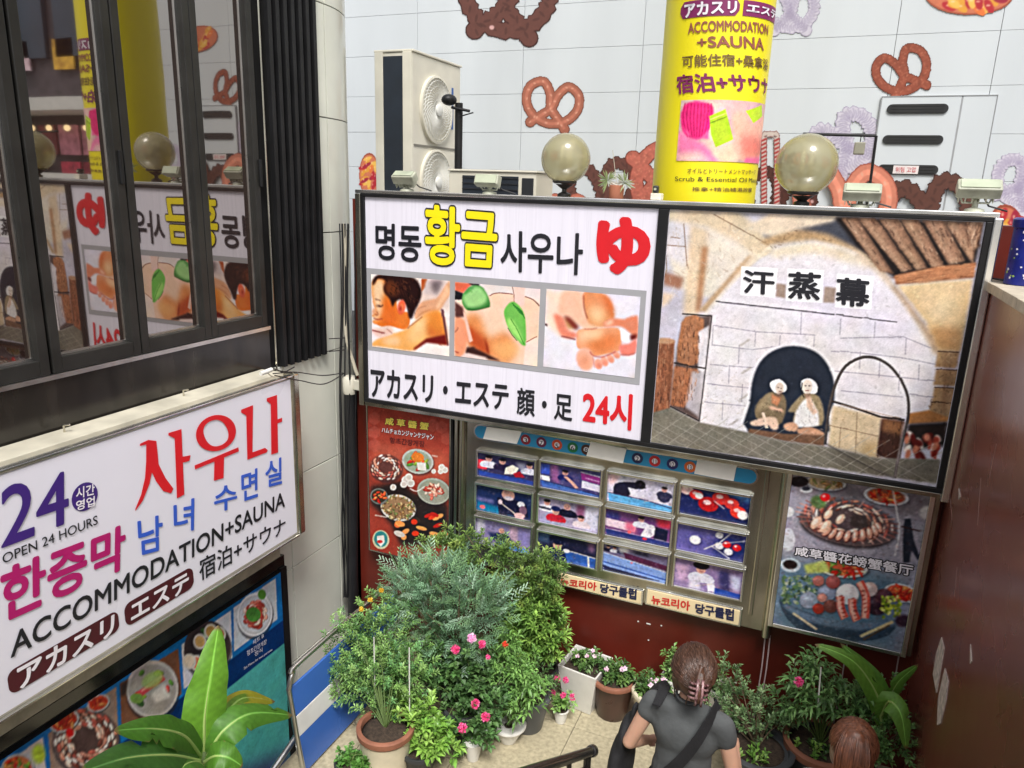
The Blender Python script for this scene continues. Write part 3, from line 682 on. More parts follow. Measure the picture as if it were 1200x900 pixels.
# first picture used its own zoom as well: repaint order kept below
P.poly([(40, 60), (790, 120), (790, 240), (640, 200), (500, 180), (340, 200), (40, 100)], (226, 212, 206), 2)
P.poly([(40, 75), (210, 90), (110, 180), (40, 160)], (225, 100, 70), 2); P.poly([(160, 90), (260, 95), (250, 140), (200, 110)], (30, 26, 30), 1); P.poly([(40, 150), (120, 180), (110, 230), (40, 240)], (34, 30, 34), 1)
P.poly([(340, 200), (400, 176), (480, 176), (555, 190), (660, 205), (740, 235), (785, 290), (775, 560), (660, 610), (640, 830), (340, 760), (240, 690), (160, 640), (150, 480), (110, 330), (60, 250)], (240, 200, 172), 1)
P.line([(340, 198), (400, 176), (480, 176), (550, 186)], 2.4, (130, 55, 35), .6, sm=3); P.line([(655, 205), (730, 235), (782, 290)], 2.8, (120, 50, 32), .6, sm=3); P.line([(670, 608), (765, 555)], 1.6, (150, 80, 60), .6)
P.poly([(140, 380), (260, 380), (330, 560), (480, 520), (560, 620), (520, 790), (330, 740), (160, 640)], (226, 132, 66), 7, .9, sm=3)
P.poly([(150, 460), (240, 520), (320, 600), (330, 720), (180, 640)], (190, 70, 28), 5, .9, sm=3)
P.poly([(300, 560), (330, 640), (345, 720), (320, 690)], (130, 30, 10), 2, .8)
P.poly([(380, 620), (560, 600), (600, 700), (480, 760), (390, 700)], (244, 178, 110), 6, .8, sm=3)
P.poly([(560, 110), (655, 120), (650, 290), (560, 260)], (235, 200, 186), 1); P.line([(545, 120), (560, 190), (560, 260)], 2, (150, 90, 75), .6)
P.poly([(140, 650), (200, 650), (420, 760), (440, 775), (300, 750), (130, 700)], (70, 35, 30), 2); P.poly([(40, 720), (140, 700), (320, 740), (330, 775), (40, 750)], (230, 205, 200), 2)
P.poly([(40, 390), (110, 400), (155, 500), (150, 620), (110, 720), (40, 720)], (240, 150, 110), 2, sm=3); P.poly([(40, 250), (110, 300), (130, 380), (60, 390), (40, 380)], (90, 50, 45), 2); P.poly([(110, 330), (135, 360), (200, 600), (165, 610)], (235, 185, 165), 1)
P.line([(42, 520), (70, 480)], 2, (110, 50, 40), 1); P.line([(40, 690), (75, 700)], 3, (150, 40, 30), 1)
P.poly([(110, 190), (160, 130), (220, 105), (280, 125), (330, 200), (350, 285), (300, 305), (200, 328), (140, 320), (105, 260)], (74, 140, 66), 1, sm=3)
P.poly([(120, 200), (220, 120), (290, 150), (325, 230), (260, 290), (160, 300), (118, 250)], (158, 214, 132), 3, .95, sm=3)
P.line([(150, 315), (220, 322), (300, 305), (348, 290)], 3.5, (30, 90, 30), 1, sm=3); P.line([(130, 180), (180, 150), (190, 170)], 3, (80, 160, 60), 1)
P.poly([(475, 380), (480, 310), (540, 250), (600, 280), (650, 360), (665, 480), (660, 640), (600, 600), (520, 500)], (110, 190, 80), 1, sm=3)
P.poly([(500, 400), (560, 420), (650, 620), (560, 540), (510, 470)], (160, 222, 110), 2, .9, sm=2)
for i in range(6): P.line([(540+i*12, 262+i*16), (590+i*10, 300+i*14), (635+i*4, 340+i*12)], 2, (50, 130, 50), .6)
P.line([(530, 400), (590, 500), (650, 630)], 2, (52, 140, 40), .6); P.line([(505, 480), (540, 540), (590, 600)], 2, (40, 100, 40), .8)
P.finish(sat=.9, mott=.012, fine=.02); P.out('printed_photo', lf, .004)
P = Paint(SB, (720, 357, 1052, 381, 1032, 667, 712, 630), Z, RB, (226, 222, 234)); P.tr = T(635, 335, 7.82); P.lw = 2.6
P.poly([(35, 30), (380, 60), (380, 250), (300, 420), (180, 460), (110, 420), (30, 330)], (244, 210, 188), 4, sm=0)
P.poly([(200, 50), (380, 65), (390, 200), (440, 330), (510, 380), (490, 400), (390, 395), (300, 320), (210, 270), (150, 230)], (240, 184, 154), 3, sm=3)
P.poly([(380, 60), (480, 50), (580, 75), (640, 150), (665, 250), (650, 320), (560, 380), (440, 350), (400, 250)], (226, 140, 88), 2, sm=3); P.poly([(430, 200), (560, 200), (570, 330), (470, 340)], (246, 200, 150), 7, .9, sm=3); P.poly([(560, 80), (640, 150), (660, 280), (620, 250)], (205, 95, 45), 5, .8, sm=3)
P.poly([(340, 400), (500, 390), (700, 385), (728, 480), (715, 590), (600, 620), (480, 640), (410, 590), (330, 570), (318, 480)], (236, 160, 116), 1, sm=3); P.poly([(420, 480), (680, 430), (700, 560), (560, 620), (460, 600)], (226, 120, 60), 7, .85, sm=3); P.poly([(350, 410), (560, 400), (520, 480), (360, 500)], (248, 206, 166), 6, .8, sm=3)
P.ell(400, 670, 82, 105, (240, 176, 150), -12, 2); P.ell(395, 690, 50, 60, (232, 140, 100), -12, 6, .8)
for (x, y, r1, r2, a) in ((520, 715, 38, 50, -10), (575, 690, 32, 48, -25), (630, 665, 30, 44, -35), (683, 628, 28, 42, -45)): P.ell(x, y, r1, r2, (238, 166, 140), a, 1); P.ell(x+4, y+14, r1*.6, r2*.4, (226, 120, 100), a, 3, .8)
P.line([(440, 600), (480, 640), (560, 650), (680, 600)], 3, (180, 60, 50), 1, .9, sm=3); P.line([(470, 650), (485, 760)], 2, (190, 90, 80), 1, .8)
P.poly([(215, 290), (290, 330), (300, 380), (240, 390), (205, 330)], (196, 140, 90), 3, sm=3); P.poly([(200, 270), (260, 290), (340, 370), (330, 400), (300, 400), (215, 300)], (120, 30, 26), 3, .85)
P.poly([(110, 260), (200, 290), (240, 400), (320, 430), (310, 480), (200, 470), (150, 400)], (232, 130, 104), 3, sm=3); P.line([(180, 460), (250, 475), (310, 492)], 3, (110, 30, 30), 1.5, sm=3); P.poly([(30, 345), (50, 350), (50, 370), (30, 365)], (60, 20, 20), 1)
P.line([(385, 90), (390, 200), (420, 300)], 3, (150, 60, 40), 1.5, .9, sm=3); P.line([(390, 395), (450, 398), (510, 385)], 2.5, (180, 80, 60), 1, .9)
P.poly([(560, 350), (640, 295), (760, 305), (880, 270), (880, 480), (830, 450), (760, 390), (700, 370), (600, 380)], (228, 134, 100), 2, sm=2); P.poly([(560, 355), (640, 305), (660, 330), (620, 365)], (250, 200, 170), 3, .9)
P.poly([(720, 385), (810, 440), (800, 520), (730, 500)], (238, 232, 236), 1); P.poly([(810, 450), (875, 440), (865, 490), (815, 500)], (120, 40, 36), 2)
P.poly([(715, 540), (800, 530), (870, 480), (860, 620), (740, 635), (715, 600)], (236, 128, 112), 2, sm=2); P.line([(720, 630), (800, 632), (858, 615)], 2, (150, 60, 55), 1)
P.finish(sat=.9, mott=.012, fine=.02); P.out('printed_photo', lf, .004)
# ------------------------------------------------------------------ kiln picture (right face)
Q = T(740, 220, 2.609)
P = Paint(SB, (115, 71, 1078, 106, 945, 905, 55, 779), Q, 270, (196, 190, 206))
P.u0, P.u1, P.v0, P.v1 = XM1+.003, XR-.003, ZB+.003, ZT-.003; P.W = int((P.u1-P.u0)*270); P.H = int((P.v1-P.v0)*270); P.a = np.ones((P.H, P.W, 3))*s8(196, 190, 206); P.al = np.zeros((P.H, P.W))
P.lw = 1.25
# left plaster, beams
P.poly([(110, 70), (300, 75), (440, 180), (360, 240), (240, 340), (140, 300), (100, 170)], (226, 214, 196), 4)
P.poly([(110, 80), (240, 110), (220, 200), (160, 240), (100, 200)], (214, 208, 214), 4)
P.poly([(105, 70), (330, 75), (430, 180), (400, 215), (330, 170), (230, 120), (115, 100)], (222, 196, 158), 4, .9, sm=2)
P.poly([(180, 110), (238, 130), (205, 390), (158, 390)], (224, 196, 160), 4); P.poly([(215, 180), (235, 180), (212, 380), (196, 380)], (176, 112, 66), 3, .8)
P.poly([(95, 255), (160, 275), (150, 310), (95, 295)], (168, 110, 84), 3); P.poly([(85, 320), (135, 325), (100, 365), (80, 360)], (226, 200, 170), 3)
P.poly([(360, 205), (385, 215), (240, 385), (205, 375)], (196, 160, 120), 2); P.poly([(372, 200), (392, 212), (250, 372), (238, 368)], (226, 206, 180), 2, .8)
for (a, b, c, d) in ((105, 175, 165, 180), (105, 175, 108, 260), (160, 110, 170, 240), (250, 80, 420, 175), (120, 150, 150, 155)): P.line([(a, b), (c, d)], 1., (130, 95, 70), .6, .8)
# dark gable and straw ridge
P.poly([(400, 140), (640, 92), (720, 200), (560, 150), (420, 160)], (70, 72, 84), 2); P.poly([(390, 165), (470, 120), (600, 140), (740, 210), (800, 290), (700, 210), (560, 160), (430, 175), (420, 180)], (186, 148, 104), 3, nz=.25)
P.poly([(430, 76), (650, 84), (610, 104), (420, 150), (350, 120)], (226, 204, 176), 3)
# dome
dome = [(215, 400), (300, 300), (400, 215), (500, 172), (600, 172), (690, 200), (760, 260), (830, 340), (890, 430), (935, 510), (935, 600), (905, 690), (640, 720), (360, 745), (205, 720), (225, 560), (240, 420)]
P.poly(dome, (222, 216, 222), 2, sm=3, nz=.03); P.poly([(420, 190), (520, 168), (640, 178), (740, 230), (700, 240), (560, 200), (450, 215)], (228, 208, 176), 5, .9, sm=3)
P.poly([(500, 250), (760, 300), (860, 420), (840, 480), (600, 420), (420, 330)], (220, 211, 232), 14, .7)
P.poly([(215, 390), (245, 390), (225, 715), (200, 720)], (228, 220, 226), 2)
P.line([(690, 200), (760, 260), (830, 340), (890, 430), (935, 510)], 14, (206, 176, 140), 3, .7, sm=3); P.line([(240, 420), (225, 560), (205, 720)], 3, (70, 58, 54), 1, .7); P.line([(430, 176), (380, 220), (300, 300), (215, 400)], 6, (236, 224, 206), 2, .7, sm=3)
P.line([(800, 300), (860, 380), (905, 440), (938, 505)], 6, (150, 104, 60), 3, .7, sm=3)
# roof poles
poles = [((640, 92), (690, 92), (800, 262), (760, 255)), ((690, 92), (745, 92), (860, 250), (825, 258)), ((755, 95), (815, 95), (905, 245), (870, 252)), ((820, 96), (880, 98), (955, 238), (918, 244)), ((890, 98), (955, 100), (1020, 225), (970, 235)), ((955, 102), (1020, 104), (1050, 190), (1042, 232)), ((1020, 104), (1075, 106), (1060, 180), (1048, 190))]
P.poly([(620, 90), (1078, 106), (1050, 240), (800, 275), (690, 180)], (40, 30, 28), 2)
for a, b, c, d in poles:
    P.poly([a, b, c, d], (156, 112, 84), 1, nz=.3); mx = lambda p, q, t: (p[0]*(1-t)+q[0]*t, p[1]*(1-t)+q[1]*t)
    P.line([mx(a, b, .35), mx(d, c, .35)], 5, (202, 162, 126), 2, .7, nz=.35); P.line([mx(a, b, .9), mx(d, c, .9)], 3, (90, 58, 44), 1.5, .7)
P.poly([(800, 268), (940, 240), (1054, 228), (1048, 275), (900, 290), (810, 296)], (190, 118, 74), 1.5, nz=.12); P.line([(806, 292), (900, 288), (1046, 272)], 2, (110, 60, 40), 1)
P.poly([(812, 298), (1046, 278), (1005, 500), (940, 500), (900, 410)], (222, 186, 132), 2, nz=.05); P.poly([(870, 300), (1000, 300), (960, 440), (920, 420)], (236, 206, 158), 8, .8); P.poly([(900, 420), (1010, 430), (1003, 500), (938, 498)], (186, 128, 70), 6, .8)
for (a, b) in ((936, 500), (931, 555), (926, 610), (915, 655)):
    P.poly([(a, b), (1002, b+3), (994, b+52), (a-8, b+48)], (178, 138, 94), 1.5, nz=.15); P.line([(a, b), (1002, b+3)], 1.4, (84, 54, 36), .8)
P.line([(960, 500), (955, 690)], 3, (120, 72, 44), 2, .8); P.line([(975, 520), (968, 640)], 3, (110, 64, 40), 3, .8)
P.strokes(dome, 520, 9, 2.2, 5, [(204, 196, 206), (240, 236, 244), (190, 180, 180), (230, 218, 198)], .22, 60, 3, 1)
P.strokes([(240, 520), (370, 540), (355, 740), (205, 715)], 120, 8, 2, 0, [(186, 170, 150), (160, 148, 140), (240, 234, 240)], .4, 60, 4)
for a, b, c, d in poles:
    an = math.degrees(math.atan2(c[1]-b[1], c[0]-b[0])); P.strokes([a, b, c, d], 70, 16, 2, an, [(214, 176, 142), (96, 60, 44), (186, 140, 104), (70, 44, 36)], .6, 8, int(a[0]))
P.strokes([(800, 268), (940, 240), (1054, 228), (1048, 275), (900, 290), (810, 296)], 90, 24, 2, -8, [(226, 160, 110), (130, 74, 46), (206, 140, 92)], .5, 5, 9)
P.strokes([(812, 298), (1046, 278), (1005, 500), (940, 500), (900, 410)], 90, 16, 4, 80, [(236, 208, 160), (196, 150, 96), (244, 220, 176)], .3, 50, 10, 2)
P.strokes([(105, 75), (330, 75), (430, 180), (360, 240), (240, 340), (110, 360), (100, 170)], 200, 16, 2.4, 60, [(240, 230, 214), (190, 160, 126), (206, 190, 176), (160, 120, 90)], .32, 40, 11, .6)
P.strokes([(400, 170), (480, 125), (600, 140), (740, 210), (800, 285), (700, 210), (560, 165), (430, 185)], 110, 12, 1.6, 20, [(226, 196, 150), (140, 104, 70), (100, 76, 56)], .6, 30, 12)
P.strokes([(936, 500), (1002, 503), (965, 700), (905, 690)], 70, 10, 2.4, 90, [(120, 80, 50), (214, 180, 130), (90, 58, 40)], .5, 30, 13)
P.strokes([(420, 190), (520, 168), (640, 178), (740, 230), (760, 262), (560, 215), (440, 225)], 70, 12, 2.4, 10, [(238, 216, 176), (200, 170, 130)], .4, 30, 14, 1)
# blocks on the dome
BL = [[(265, 350), (812, 410)], [(250, 420), (380, 440), (560, 450)], [(245, 480), (370, 495), (480, 480)], [(240, 540), (370, 550), (400, 530)], [(230, 600), (360, 612)], [(222, 655), (358, 668)],
      [(640, 460), (830, 455), (915, 490)], [(610, 500), (700, 505), (830, 520), (930, 540)], [(620, 560), (930, 590)], [(850, 630), (925, 640)], [(640, 620), (830, 640)]]
for l in BL: P.line(l, 1.1, (150, 142, 160), .7, .8)
for (x, y, h) in ((330, 480, 60), (300, 540, 60), (340, 600, 55), (280, 650, 60), (380, 440, 45), (455, 450, 40), (520, 380, 70), (640, 400, 50), (560, 450, 40), (745, 410, 50), (700, 500, 55), (760, 520, 60), (840, 460, 50), (880, 540, 50), (820, 560, 60), (250, 420, 60)): P.line([(x, y), (x-3, y+h)], 1.1, (156, 148, 164), .7, .8)
for (x, y) in ((395, 520), (350, 560), (345, 640), (350, 700), (310, 720), (345, 475)): P.line([(x-14, y+8), (x, y), (x+16, y-12)], 2.4, (126, 112, 92), 1.5, .7, nz=.3)
P.line([(258, 347), (540, 378), (812, 411)], 1.8, (50, 40, 52), .5)
# stumps and shelves
P.poly([(75, 465), (132, 468), (128, 560), (116, 690), (62, 692), (68, 560)], (160, 92, 60), 1, nz=.35); P.line([(100, 470), (92, 690)], 4, (108, 54, 36), 2, .6, nz=.3); P.line([(122, 480), (112, 680)], 3, (84, 44, 32), 2, .7)
P.ell(104, 468, 30, 9, (190, 140, 104), 3, 1)
P.poly([(165, 395), (245, 390), (240, 430), (210, 560), (205, 715), (118, 670), (130, 560), (150, 440)], (96, 76, 72), 2)
P.poly([(162, 396), (222, 402), (205, 535), (140, 530), (150, 440)], (186, 116, 74), 1.5, nz=.3, sm=2); P.poly([(132, 545), (205, 555), (190, 640), (160, 672), (118, 664)], (176, 104, 66), 1.5, nz=.3); P.poly([(205, 440), (238, 420), (226, 560), (203, 560)], (226, 220, 228), 1, .9)
P.poly([(185, 560), (225, 565), (205, 700), (165, 670)], (190, 182, 190), 2, .9)
P.line([(155, 385), (246, 392)], 3, (50, 40, 40), .8); P.line([(246, 392), (207, 716)], 2, (44, 36, 40), .7); P.line([(130, 535), (225, 552)], 3.4, (62, 46, 42), .8); P.line([(118, 668), (205, 712)], 3, (44, 38, 38), .8)
for pl_ in ([(75, 465), (132, 468), (128, 560), (116, 690), (62, 692), (68, 560)], [(162, 396), (222, 402), (205, 535), (140, 530)], [(132, 545), (205, 555), (190, 640), (160, 672), (118, 664)]):
    P.strokes(pl_, 90, 18, 2, 92, [(206, 146, 106), (110, 60, 40), (70, 40, 32), (180, 116, 80)], .6, 7, int(pl_[0][0]))
# arch with the two seated bathers
arch = [(357, 745), (362, 660), (370, 590), (392, 535), (430, 500), (480, 484), (530, 488), (575, 510), (605, 550), (620, 600), (618, 660), (600, 700), (590, 755)]
P.poly([(x+(-8 if x < 480 else 8), y-8) for x, y in arch], (226, 222, 230), 1, sm=3); P.poly(arch, (38, 46, 62), 1, sm=3)
P.poly([(357, 735), (470, 752), (595, 752), (590, 790), (470, 775), (357, 752)], (120, 84, 62), 1.5, nz=.2)
V = T(860, 390, 4.615); P.tr = V; P.lw = 1.5
P.poly([(120, 400), (170, 335), (215, 318), (270, 335), (285, 400), (270, 460), (240, 500), (130, 470)], (130, 108, 80), 1, sm=2, nz=.12); P.poly([(175, 335), (215, 320), (200, 400), (130, 425), (125, 400)], (166, 142, 104), 2, .8); P.poly([(205, 330), (258, 350), (235, 400), (205, 380)], (206, 128, 84), 1)
P.poly([(195, 270), (245, 250), (285, 285), (275, 320), (215, 318)], (236, 236, 240), .8, sm=3); P.ell(247, 300, 22, 32, (222, 200, 182), 8, .8); P.line([(236, 296), (243, 297)], 1, (60, 40, 40)); P.line([(252, 300), (259, 301)], 1, (60, 40, 40)); P.line([(240, 315), (254, 317)], 1.1, (120, 60, 50))
P.poly([(185, 395), (260, 410), (270, 430), (200, 415)], (226, 172, 140), 1); P.poly([(90, 480), (160, 458), (230, 460), (240, 520), (210, 528), (190, 500), (120, 505), (95, 498)], (226, 186, 160), 1, sm=2); P.poly([(150, 430), (165, 430), (190, 515), (170, 515)], (232, 196, 170), .8)
P.poly([(290, 425), (350, 350), (400, 320), (460, 345), (485, 420), (475, 500), (350, 500), (320, 470), (330, 430)], (158, 138, 104), 1, sm=2, nz=.12); P.poly([(350, 400), (400, 350), (440, 400), (460, 500), (340, 510), (325, 480)], (230, 226, 226), 1.5, sm=2)
P.poly([(365, 260), (410, 246), (448, 275), (450, 320), (420, 330), (370, 310)], (236, 236, 240), .8, sm=3); P.ell(397, 292, 27, 40, (232, 214, 200), 5, .8); P.line([(383, 285), (392, 286)], 1.1, (60, 40, 40)); P.line([(404, 286), (413, 287)], 1.1, (60, 40, 40)); P.line([(388, 312), (406, 313)], 1.2, (140, 70, 60)); P.line([(370, 270), (365, 320), (380, 350)], 2, (50, 40, 40), .8)
P.poly([(390, 330), (412, 340), (450, 430), (430, 445), (395, 400)], (230, 190, 165), 1.2); P.line([(400, 345), (425, 425)], 1.5, (160, 120, 100), 1, .7)
P.poly([(270, 495), (320, 482), (350, 510), (330, 535), (280, 525)], (216, 160, 126), 1, sm=2); P.poly([(345, 520), (420, 510), (480, 535), (485, 552), (400, 550), (350, 545)], (206, 148, 112), 1, sm=2)
P.strokes([(125, 400), (175, 335), (270, 335), (285, 400), (240, 500), (130, 470)], 60, 12, 2.2, 60, [(96, 78, 56), (186, 164, 124), (70, 56, 44)], .5, 25, 31)
P.strokes([(350, 350), (400, 320), (460, 345), (485, 420), (475, 500), (420, 500), (440, 400)], 50, 14, 2.2, 70, [(110, 94, 70), (196, 176, 136), (80, 66, 52)], .5, 20, 32)
P.strokes([(350, 400), (400, 350), (440, 400), (460, 500), (340, 510)], 40, 16, 2, 80, [(180, 174, 178), (250, 248, 250), (150, 140, 146)], .5, 15, 33)
P.strokes([(90, 480), (230, 460), (240, 520), (95, 498)], 20, 10, 2, 10, [(170, 120, 96), (240, 206, 184)], .5, 15, 34); P.strokes([(275, 490), (480, 520), (480, 550), (350, 545)], 30, 12, 2.4, 10, [(150, 96, 70), (226, 176, 146)], .5, 15, 35)
P.poly([(225, 325), (265, 318), (258, 345), (238, 350)], (120, 80, 66), 1, .6); P.poly([(378, 330), (420, 325), (410, 350), (390, 352)], (150, 110, 92), 1, .6)
P.line([(209, 268), (246, 250), (284, 288)], 2.5, (206, 204, 210), .6, .8, sm=3); P.line([(372, 262), (410, 248), (446, 280)], 2.5, (206, 204, 210), .6, .8, sm=3)
P.tr = Q; P.lw = 1.3
# hearth box and ledge seen through the door ring
P.poly([(615, 665), (765, 700), (760, 830), (600, 790)], (212, 186, 146), 2, nz=.08)
for l in ([(600, 725), (755, 760)], [(690, 685), (685, 812)], [(640, 730), (635, 795)]): P.line(l, 1.2, (150, 120, 90), .8, .8)
P.poly([(700, 790), (750, 770), (748, 825), (700, 812)], (190, 150, 90), 6, .7)
P.poly([(765, 705), (835, 715), (820, 835), (748, 820)], (76, 46, 38), 1.5, nz=.2); P.poly([(768, 705), (830, 718), (825, 755), (766, 745)], (150, 96, 58), 3)
P.poly([(845, 690), (910, 680), (970, 702), (966, 716), (846, 722)], (190, 122, 62), 1.5, nz=.15); P.poly([(846, 722), (968, 716), (960, 790), (835, 800)], (44, 34, 32), 2)
for i in range(26):
    x, y = RNG.uniform(835, 945), RNG.uniform(755, 825)
    c = RNG.choice([(176, 62, 44), (232, 214, 200), (140, 40, 32), (206, 120, 90), (110, 30, 26), (236, 224, 216)])
    P.ell(x, y, RNG.uniform(6, 12), RNG.uniform(9, 20), c, RNG.uniform(-60, 60), 1)
# tiled floor
P.poly([(55, 690), (120, 672), (205, 716), (357, 748), (470, 775), (590, 790), (748, 826), (945, 830), (940, 905), (55, 780)], (122, 116, 102), 1.5, nz=.16)
P.poly([(600, 790), (760, 830), (800, 890), (640, 860)], (96, 88, 76), 6, .7)
for i in range(14):
    x = 60+i*62; P.line([(x-60, 812+i*6), (x+110, 690+i*8)], 1.0, (170, 163, 150), .6, .5)
    P.line([(x-130, 690+i*9), (x+60, 790+i*9)], 1.0, (165, 158, 145), .6, .5)
P.strokes([(55, 690), (120, 672), (205, 716), (357, 748), (470, 775), (590, 790), (748, 826), (945, 830), (940, 905), (55, 780)], 420, 6, 1.8, 10, [(90, 84, 74), (160, 152, 138), (70, 64, 56), (140, 130, 110)], .45, 60, 21)
P.strokes([(615, 665), (765, 700), (760, 830), (600, 790)], 90, 8, 2.2, 10, [(226, 204, 164), (180, 150, 108), (150, 120, 84)], .45, 60, 22)
P.strokes([(765, 705), (835, 715), (820, 835), (748, 820)], 60, 12, 1.8, 90, [(110, 70, 50), (40, 26, 24)], .6, 10, 23)
# open ring door
ring = [(592, 785), (600, 700), (612, 640), (628, 590), (655, 545), (700, 520), (745, 520), (790, 545), (825, 590), (845, 640), (846, 700), (832, 760), (815, 830), (805, 888)]
P.line(ring, 6.5, (62, 54, 52), .8, sm=3); P.line([(x-1, y) for x, y in ring], 2, (150, 140, 140), 1, .7, sm=3)
P.line([(612, 652), (680, 672), (760, 700), (835, 710)], 5, (66, 54, 50), .8); P.line([(640, 662), (820, 705)], 1.6, (190, 160, 140), .8, .8); P.line([(832, 720), (806, 885)], 3, (200, 180, 176), 1, .8)
P.line([(590, 780), (700, 840), (805, 890)], 2, (50, 44, 44), 1)
# cards and characters
for (a, b, c, d, e, f, g_, h) in ((336, 240, 447, 246, 440, 335, 334, 328), (478, 246, 588, 252, 584, 352, 472, 345), (628, 262, 740, 270, 733, 372, 622, 365)): P.poly([(a, b), (c, d), (e, f), (g_, h)], (246, 244, 250), .6)
P.poly([(447, 292), (472, 296), (470, 338), (440, 332)], (166, 140, 126), 1.5, nz=.15); P.poly([(590, 302), (626, 306), (620, 352), (586, 350)], (170, 146, 132), 1.5, nz=.15)
P.clutter(900, [(190, 170, 150), (110, 84, 64), (226, 218, 228), (70, 56, 48)], 7, (.8, 3.2), .2, .12); P.finish(sat=.78); kp = P.out('printed_photo', rf, .002)
for ch, q in (('汗', (341, 250, 440, 257, 436, 328, 341, 322)), ('蒸', (478, 255, 582, 260, 576, 345, 478, 338)), ('幕', (624, 272, 732, 280, 727, 368, 624, 358))): text(SB, ch, q, Q, K, rf, off=.028, lift=.005)
# ------------------------------------------------------------------ food painting helper
def plate(P, cx, cy, rx, ry, ang, rim, inner, pal, n=40, size=.16, fill=.75, seed=1, ring=False, shell=True):
    rg = random.Random(seed)
    P.ell(cx+rx*.03, cy+ry*.1, rx*1.03, ry*1.06, (50, 45, 50), ang, 1.5, .6)
    if shell: P.ell(cx, cy, rx, ry, rim, ang, .5); P.ell(cx, cy+ry*.02, rx*.9, ry*.88, tuple(np.array(rim)*.86), ang, 1); P.ell(cx, cy, rx*.84, ry*.82, inner, ang, .8)
    a0 = math.radians(ang)
    for i in range(n):
        t = rg.uniform(0, 6.283); q = math.sqrt(rg.uniform(.25 if ring else 0, 1))*fill
        if ring: t = i*2.399; q = fill*(1-.55*(i/n))
        x, y = math.cos(t)*rx*q, math.sin(t)*ry*q; x, y = cx+x*math.cos(a0)-y*math.sin(a0), cy+x*math.sin(a0)+y*math.cos(a0)
        c = np.array(rg.choice(pal)); s_ = size*rg.uniform(.6, 1.2)
        an = math.degrees(t)+90 if ring else rg.uniform(0, 180)
        P.ell(x+1, y+1, rx*s_, ry*s_*.55, tuple(c*.45), an, .6, .8); P.ell(x, y, rx*s_, ry*s_*.5, tuple(c), an, .4); P.ell(x-rx*s_*.2, y-ry*s_*.15, rx*s_*.35, ry*s_*.18, tuple(np.clip(c*1.3+20, 0, 255)), an, .5, .7)
MEAT = [(206, 120, 104), (176, 78, 66), (226, 170, 150), (236, 206, 190), (150, 60, 50)]
CRAB = [(226, 190, 170), (200, 140, 120), (180, 96, 84), (240, 220, 206), (120, 70, 60)]
SALAD = [(90, 130, 60), (140, 160, 70), (60, 90, 50), (200, 60, 50), (220, 220, 200)]
GRAIN = [(190, 150, 100), (150, 110, 70), (214, 184, 136), (110, 84, 60), (120, 130, 80)]
KIM = [(206, 62, 40), (226, 100, 60), (170, 40, 34), (230, 150, 90)]
# ------------------------------------------------------------------ right seafood poster
SP = PlaneY(4.66)
rp = empty('seafood_poster_box', (.35, 4.7, -2.75), 'steel framed seafood poster box with two big crab and seafood dishes under the kiln picture', 'poster')
p0, p1 = SP.uv(928, 557), SP.uv(1062.6, 765.3); q0, q1 = SP.uv(906.8, 729.3), SP.uv(1096.6, 582.5)
ru0, ru1, rv1, rv0 = (p0[0]+q0[0])/2, (p1[0]+q1[0])/2, ZB-.066, (p1[1]+q0[1])/2
ru1 = min(ru1, XC-.09)
MB().box(ru0-.01, ru1+.01, 4.665, 4.775, rv0-.01, rv1).out('box_body', m_blackmet, rp)
fm = MB(); fm.box(ru0-.03, ru0, 4.648, 4.775, rv0-.03, rv1).box(ru1, ru1+.03, 4.648, 4.775, rv0-.03, rv1).box(ru0, ru1, 4.648, 4.775, rv0-.03, rv0-.001)
fm.out('frame', m_steel, rp, bevel=.004)
MB().box(ru1+.032, ru1+.058, 4.66, 4.775, rv0-.02, rv1).out('side_trim', m_steel_d, rp, bevel=.003)
W2 = T(860, 540, 3.529)
P = Paint(SP, (240, 60, 835, 150, 715, 795, 165, 668), W2, 180, (104, 108, 120))
P.u0, P.u1, P.v0, P.v1 = ru0+.001, ru1-.001, rv0, rv1-.002; P.W = int((P.u1-P.u0)*180); P.H = int((P.v1-P.v0)*180); P.a = np.ones((P.H, P.W, 3))*s8(158, 154, 166); P.al = np.zeros((P.H, P.W))
P.poly([(150, 400), (700, 460), (680, 800), (150, 700)], (98, 122, 140), 12); P.poly([(620, 200), (840, 220), (790, 480), (660, 460)], (150, 146, 156), 12)
P.poly([(240, 60), (840, 150), (830, 250), (240, 130)], (120, 112, 118), 5)
plate(P, 380, 90, 85, 32, 6, (206, 204, 204), (170, 150, 120), GRAIN, 22, .2, seed=2); plate(P, 630, 145, 95, 38, 8, (206, 202, 206), (150, 90, 70), KIM, 30, .18, seed=3)
P.ell(270, 85, 40, 22, (40, 30, 34)); P.ell(300, 118, 26, 14, (200, 200, 204)); P.ell(298, 114, 19, 9, (60, 60, 70)); P.ell(225, 210, 25, 22, (214, 214, 218)); P.ell(225, 325, 28, 48, (206, 208, 216)); P.ell(805, 215, 40, 30, (190, 186, 184), 5, 2)
P.ell(470, 270, 205, 88, (70, 62, 66), 10, 1.5); P.ell(472, 262, 200, 84, (150, 120, 116), 10, 1); plate(P, 470, 245, 195, 88, 10, (120, 84, 80), (90, 60, 58), CRAB, 70, .11, .96, seed=4, ring=True, shell=False)
for i in range(30):
    t = i/30*math.pi*2; P.line([(470+math.cos(t)*150, 245+math.sin(t)*62+math.cos(t)*24), (470+math.cos(t)*215, 245+math.sin(t)*92+math.cos(t)*36)], 2.2, RNG.choice([(150, 96, 90), (196, 150, 140), (120, 76, 74)]), .7, .9)
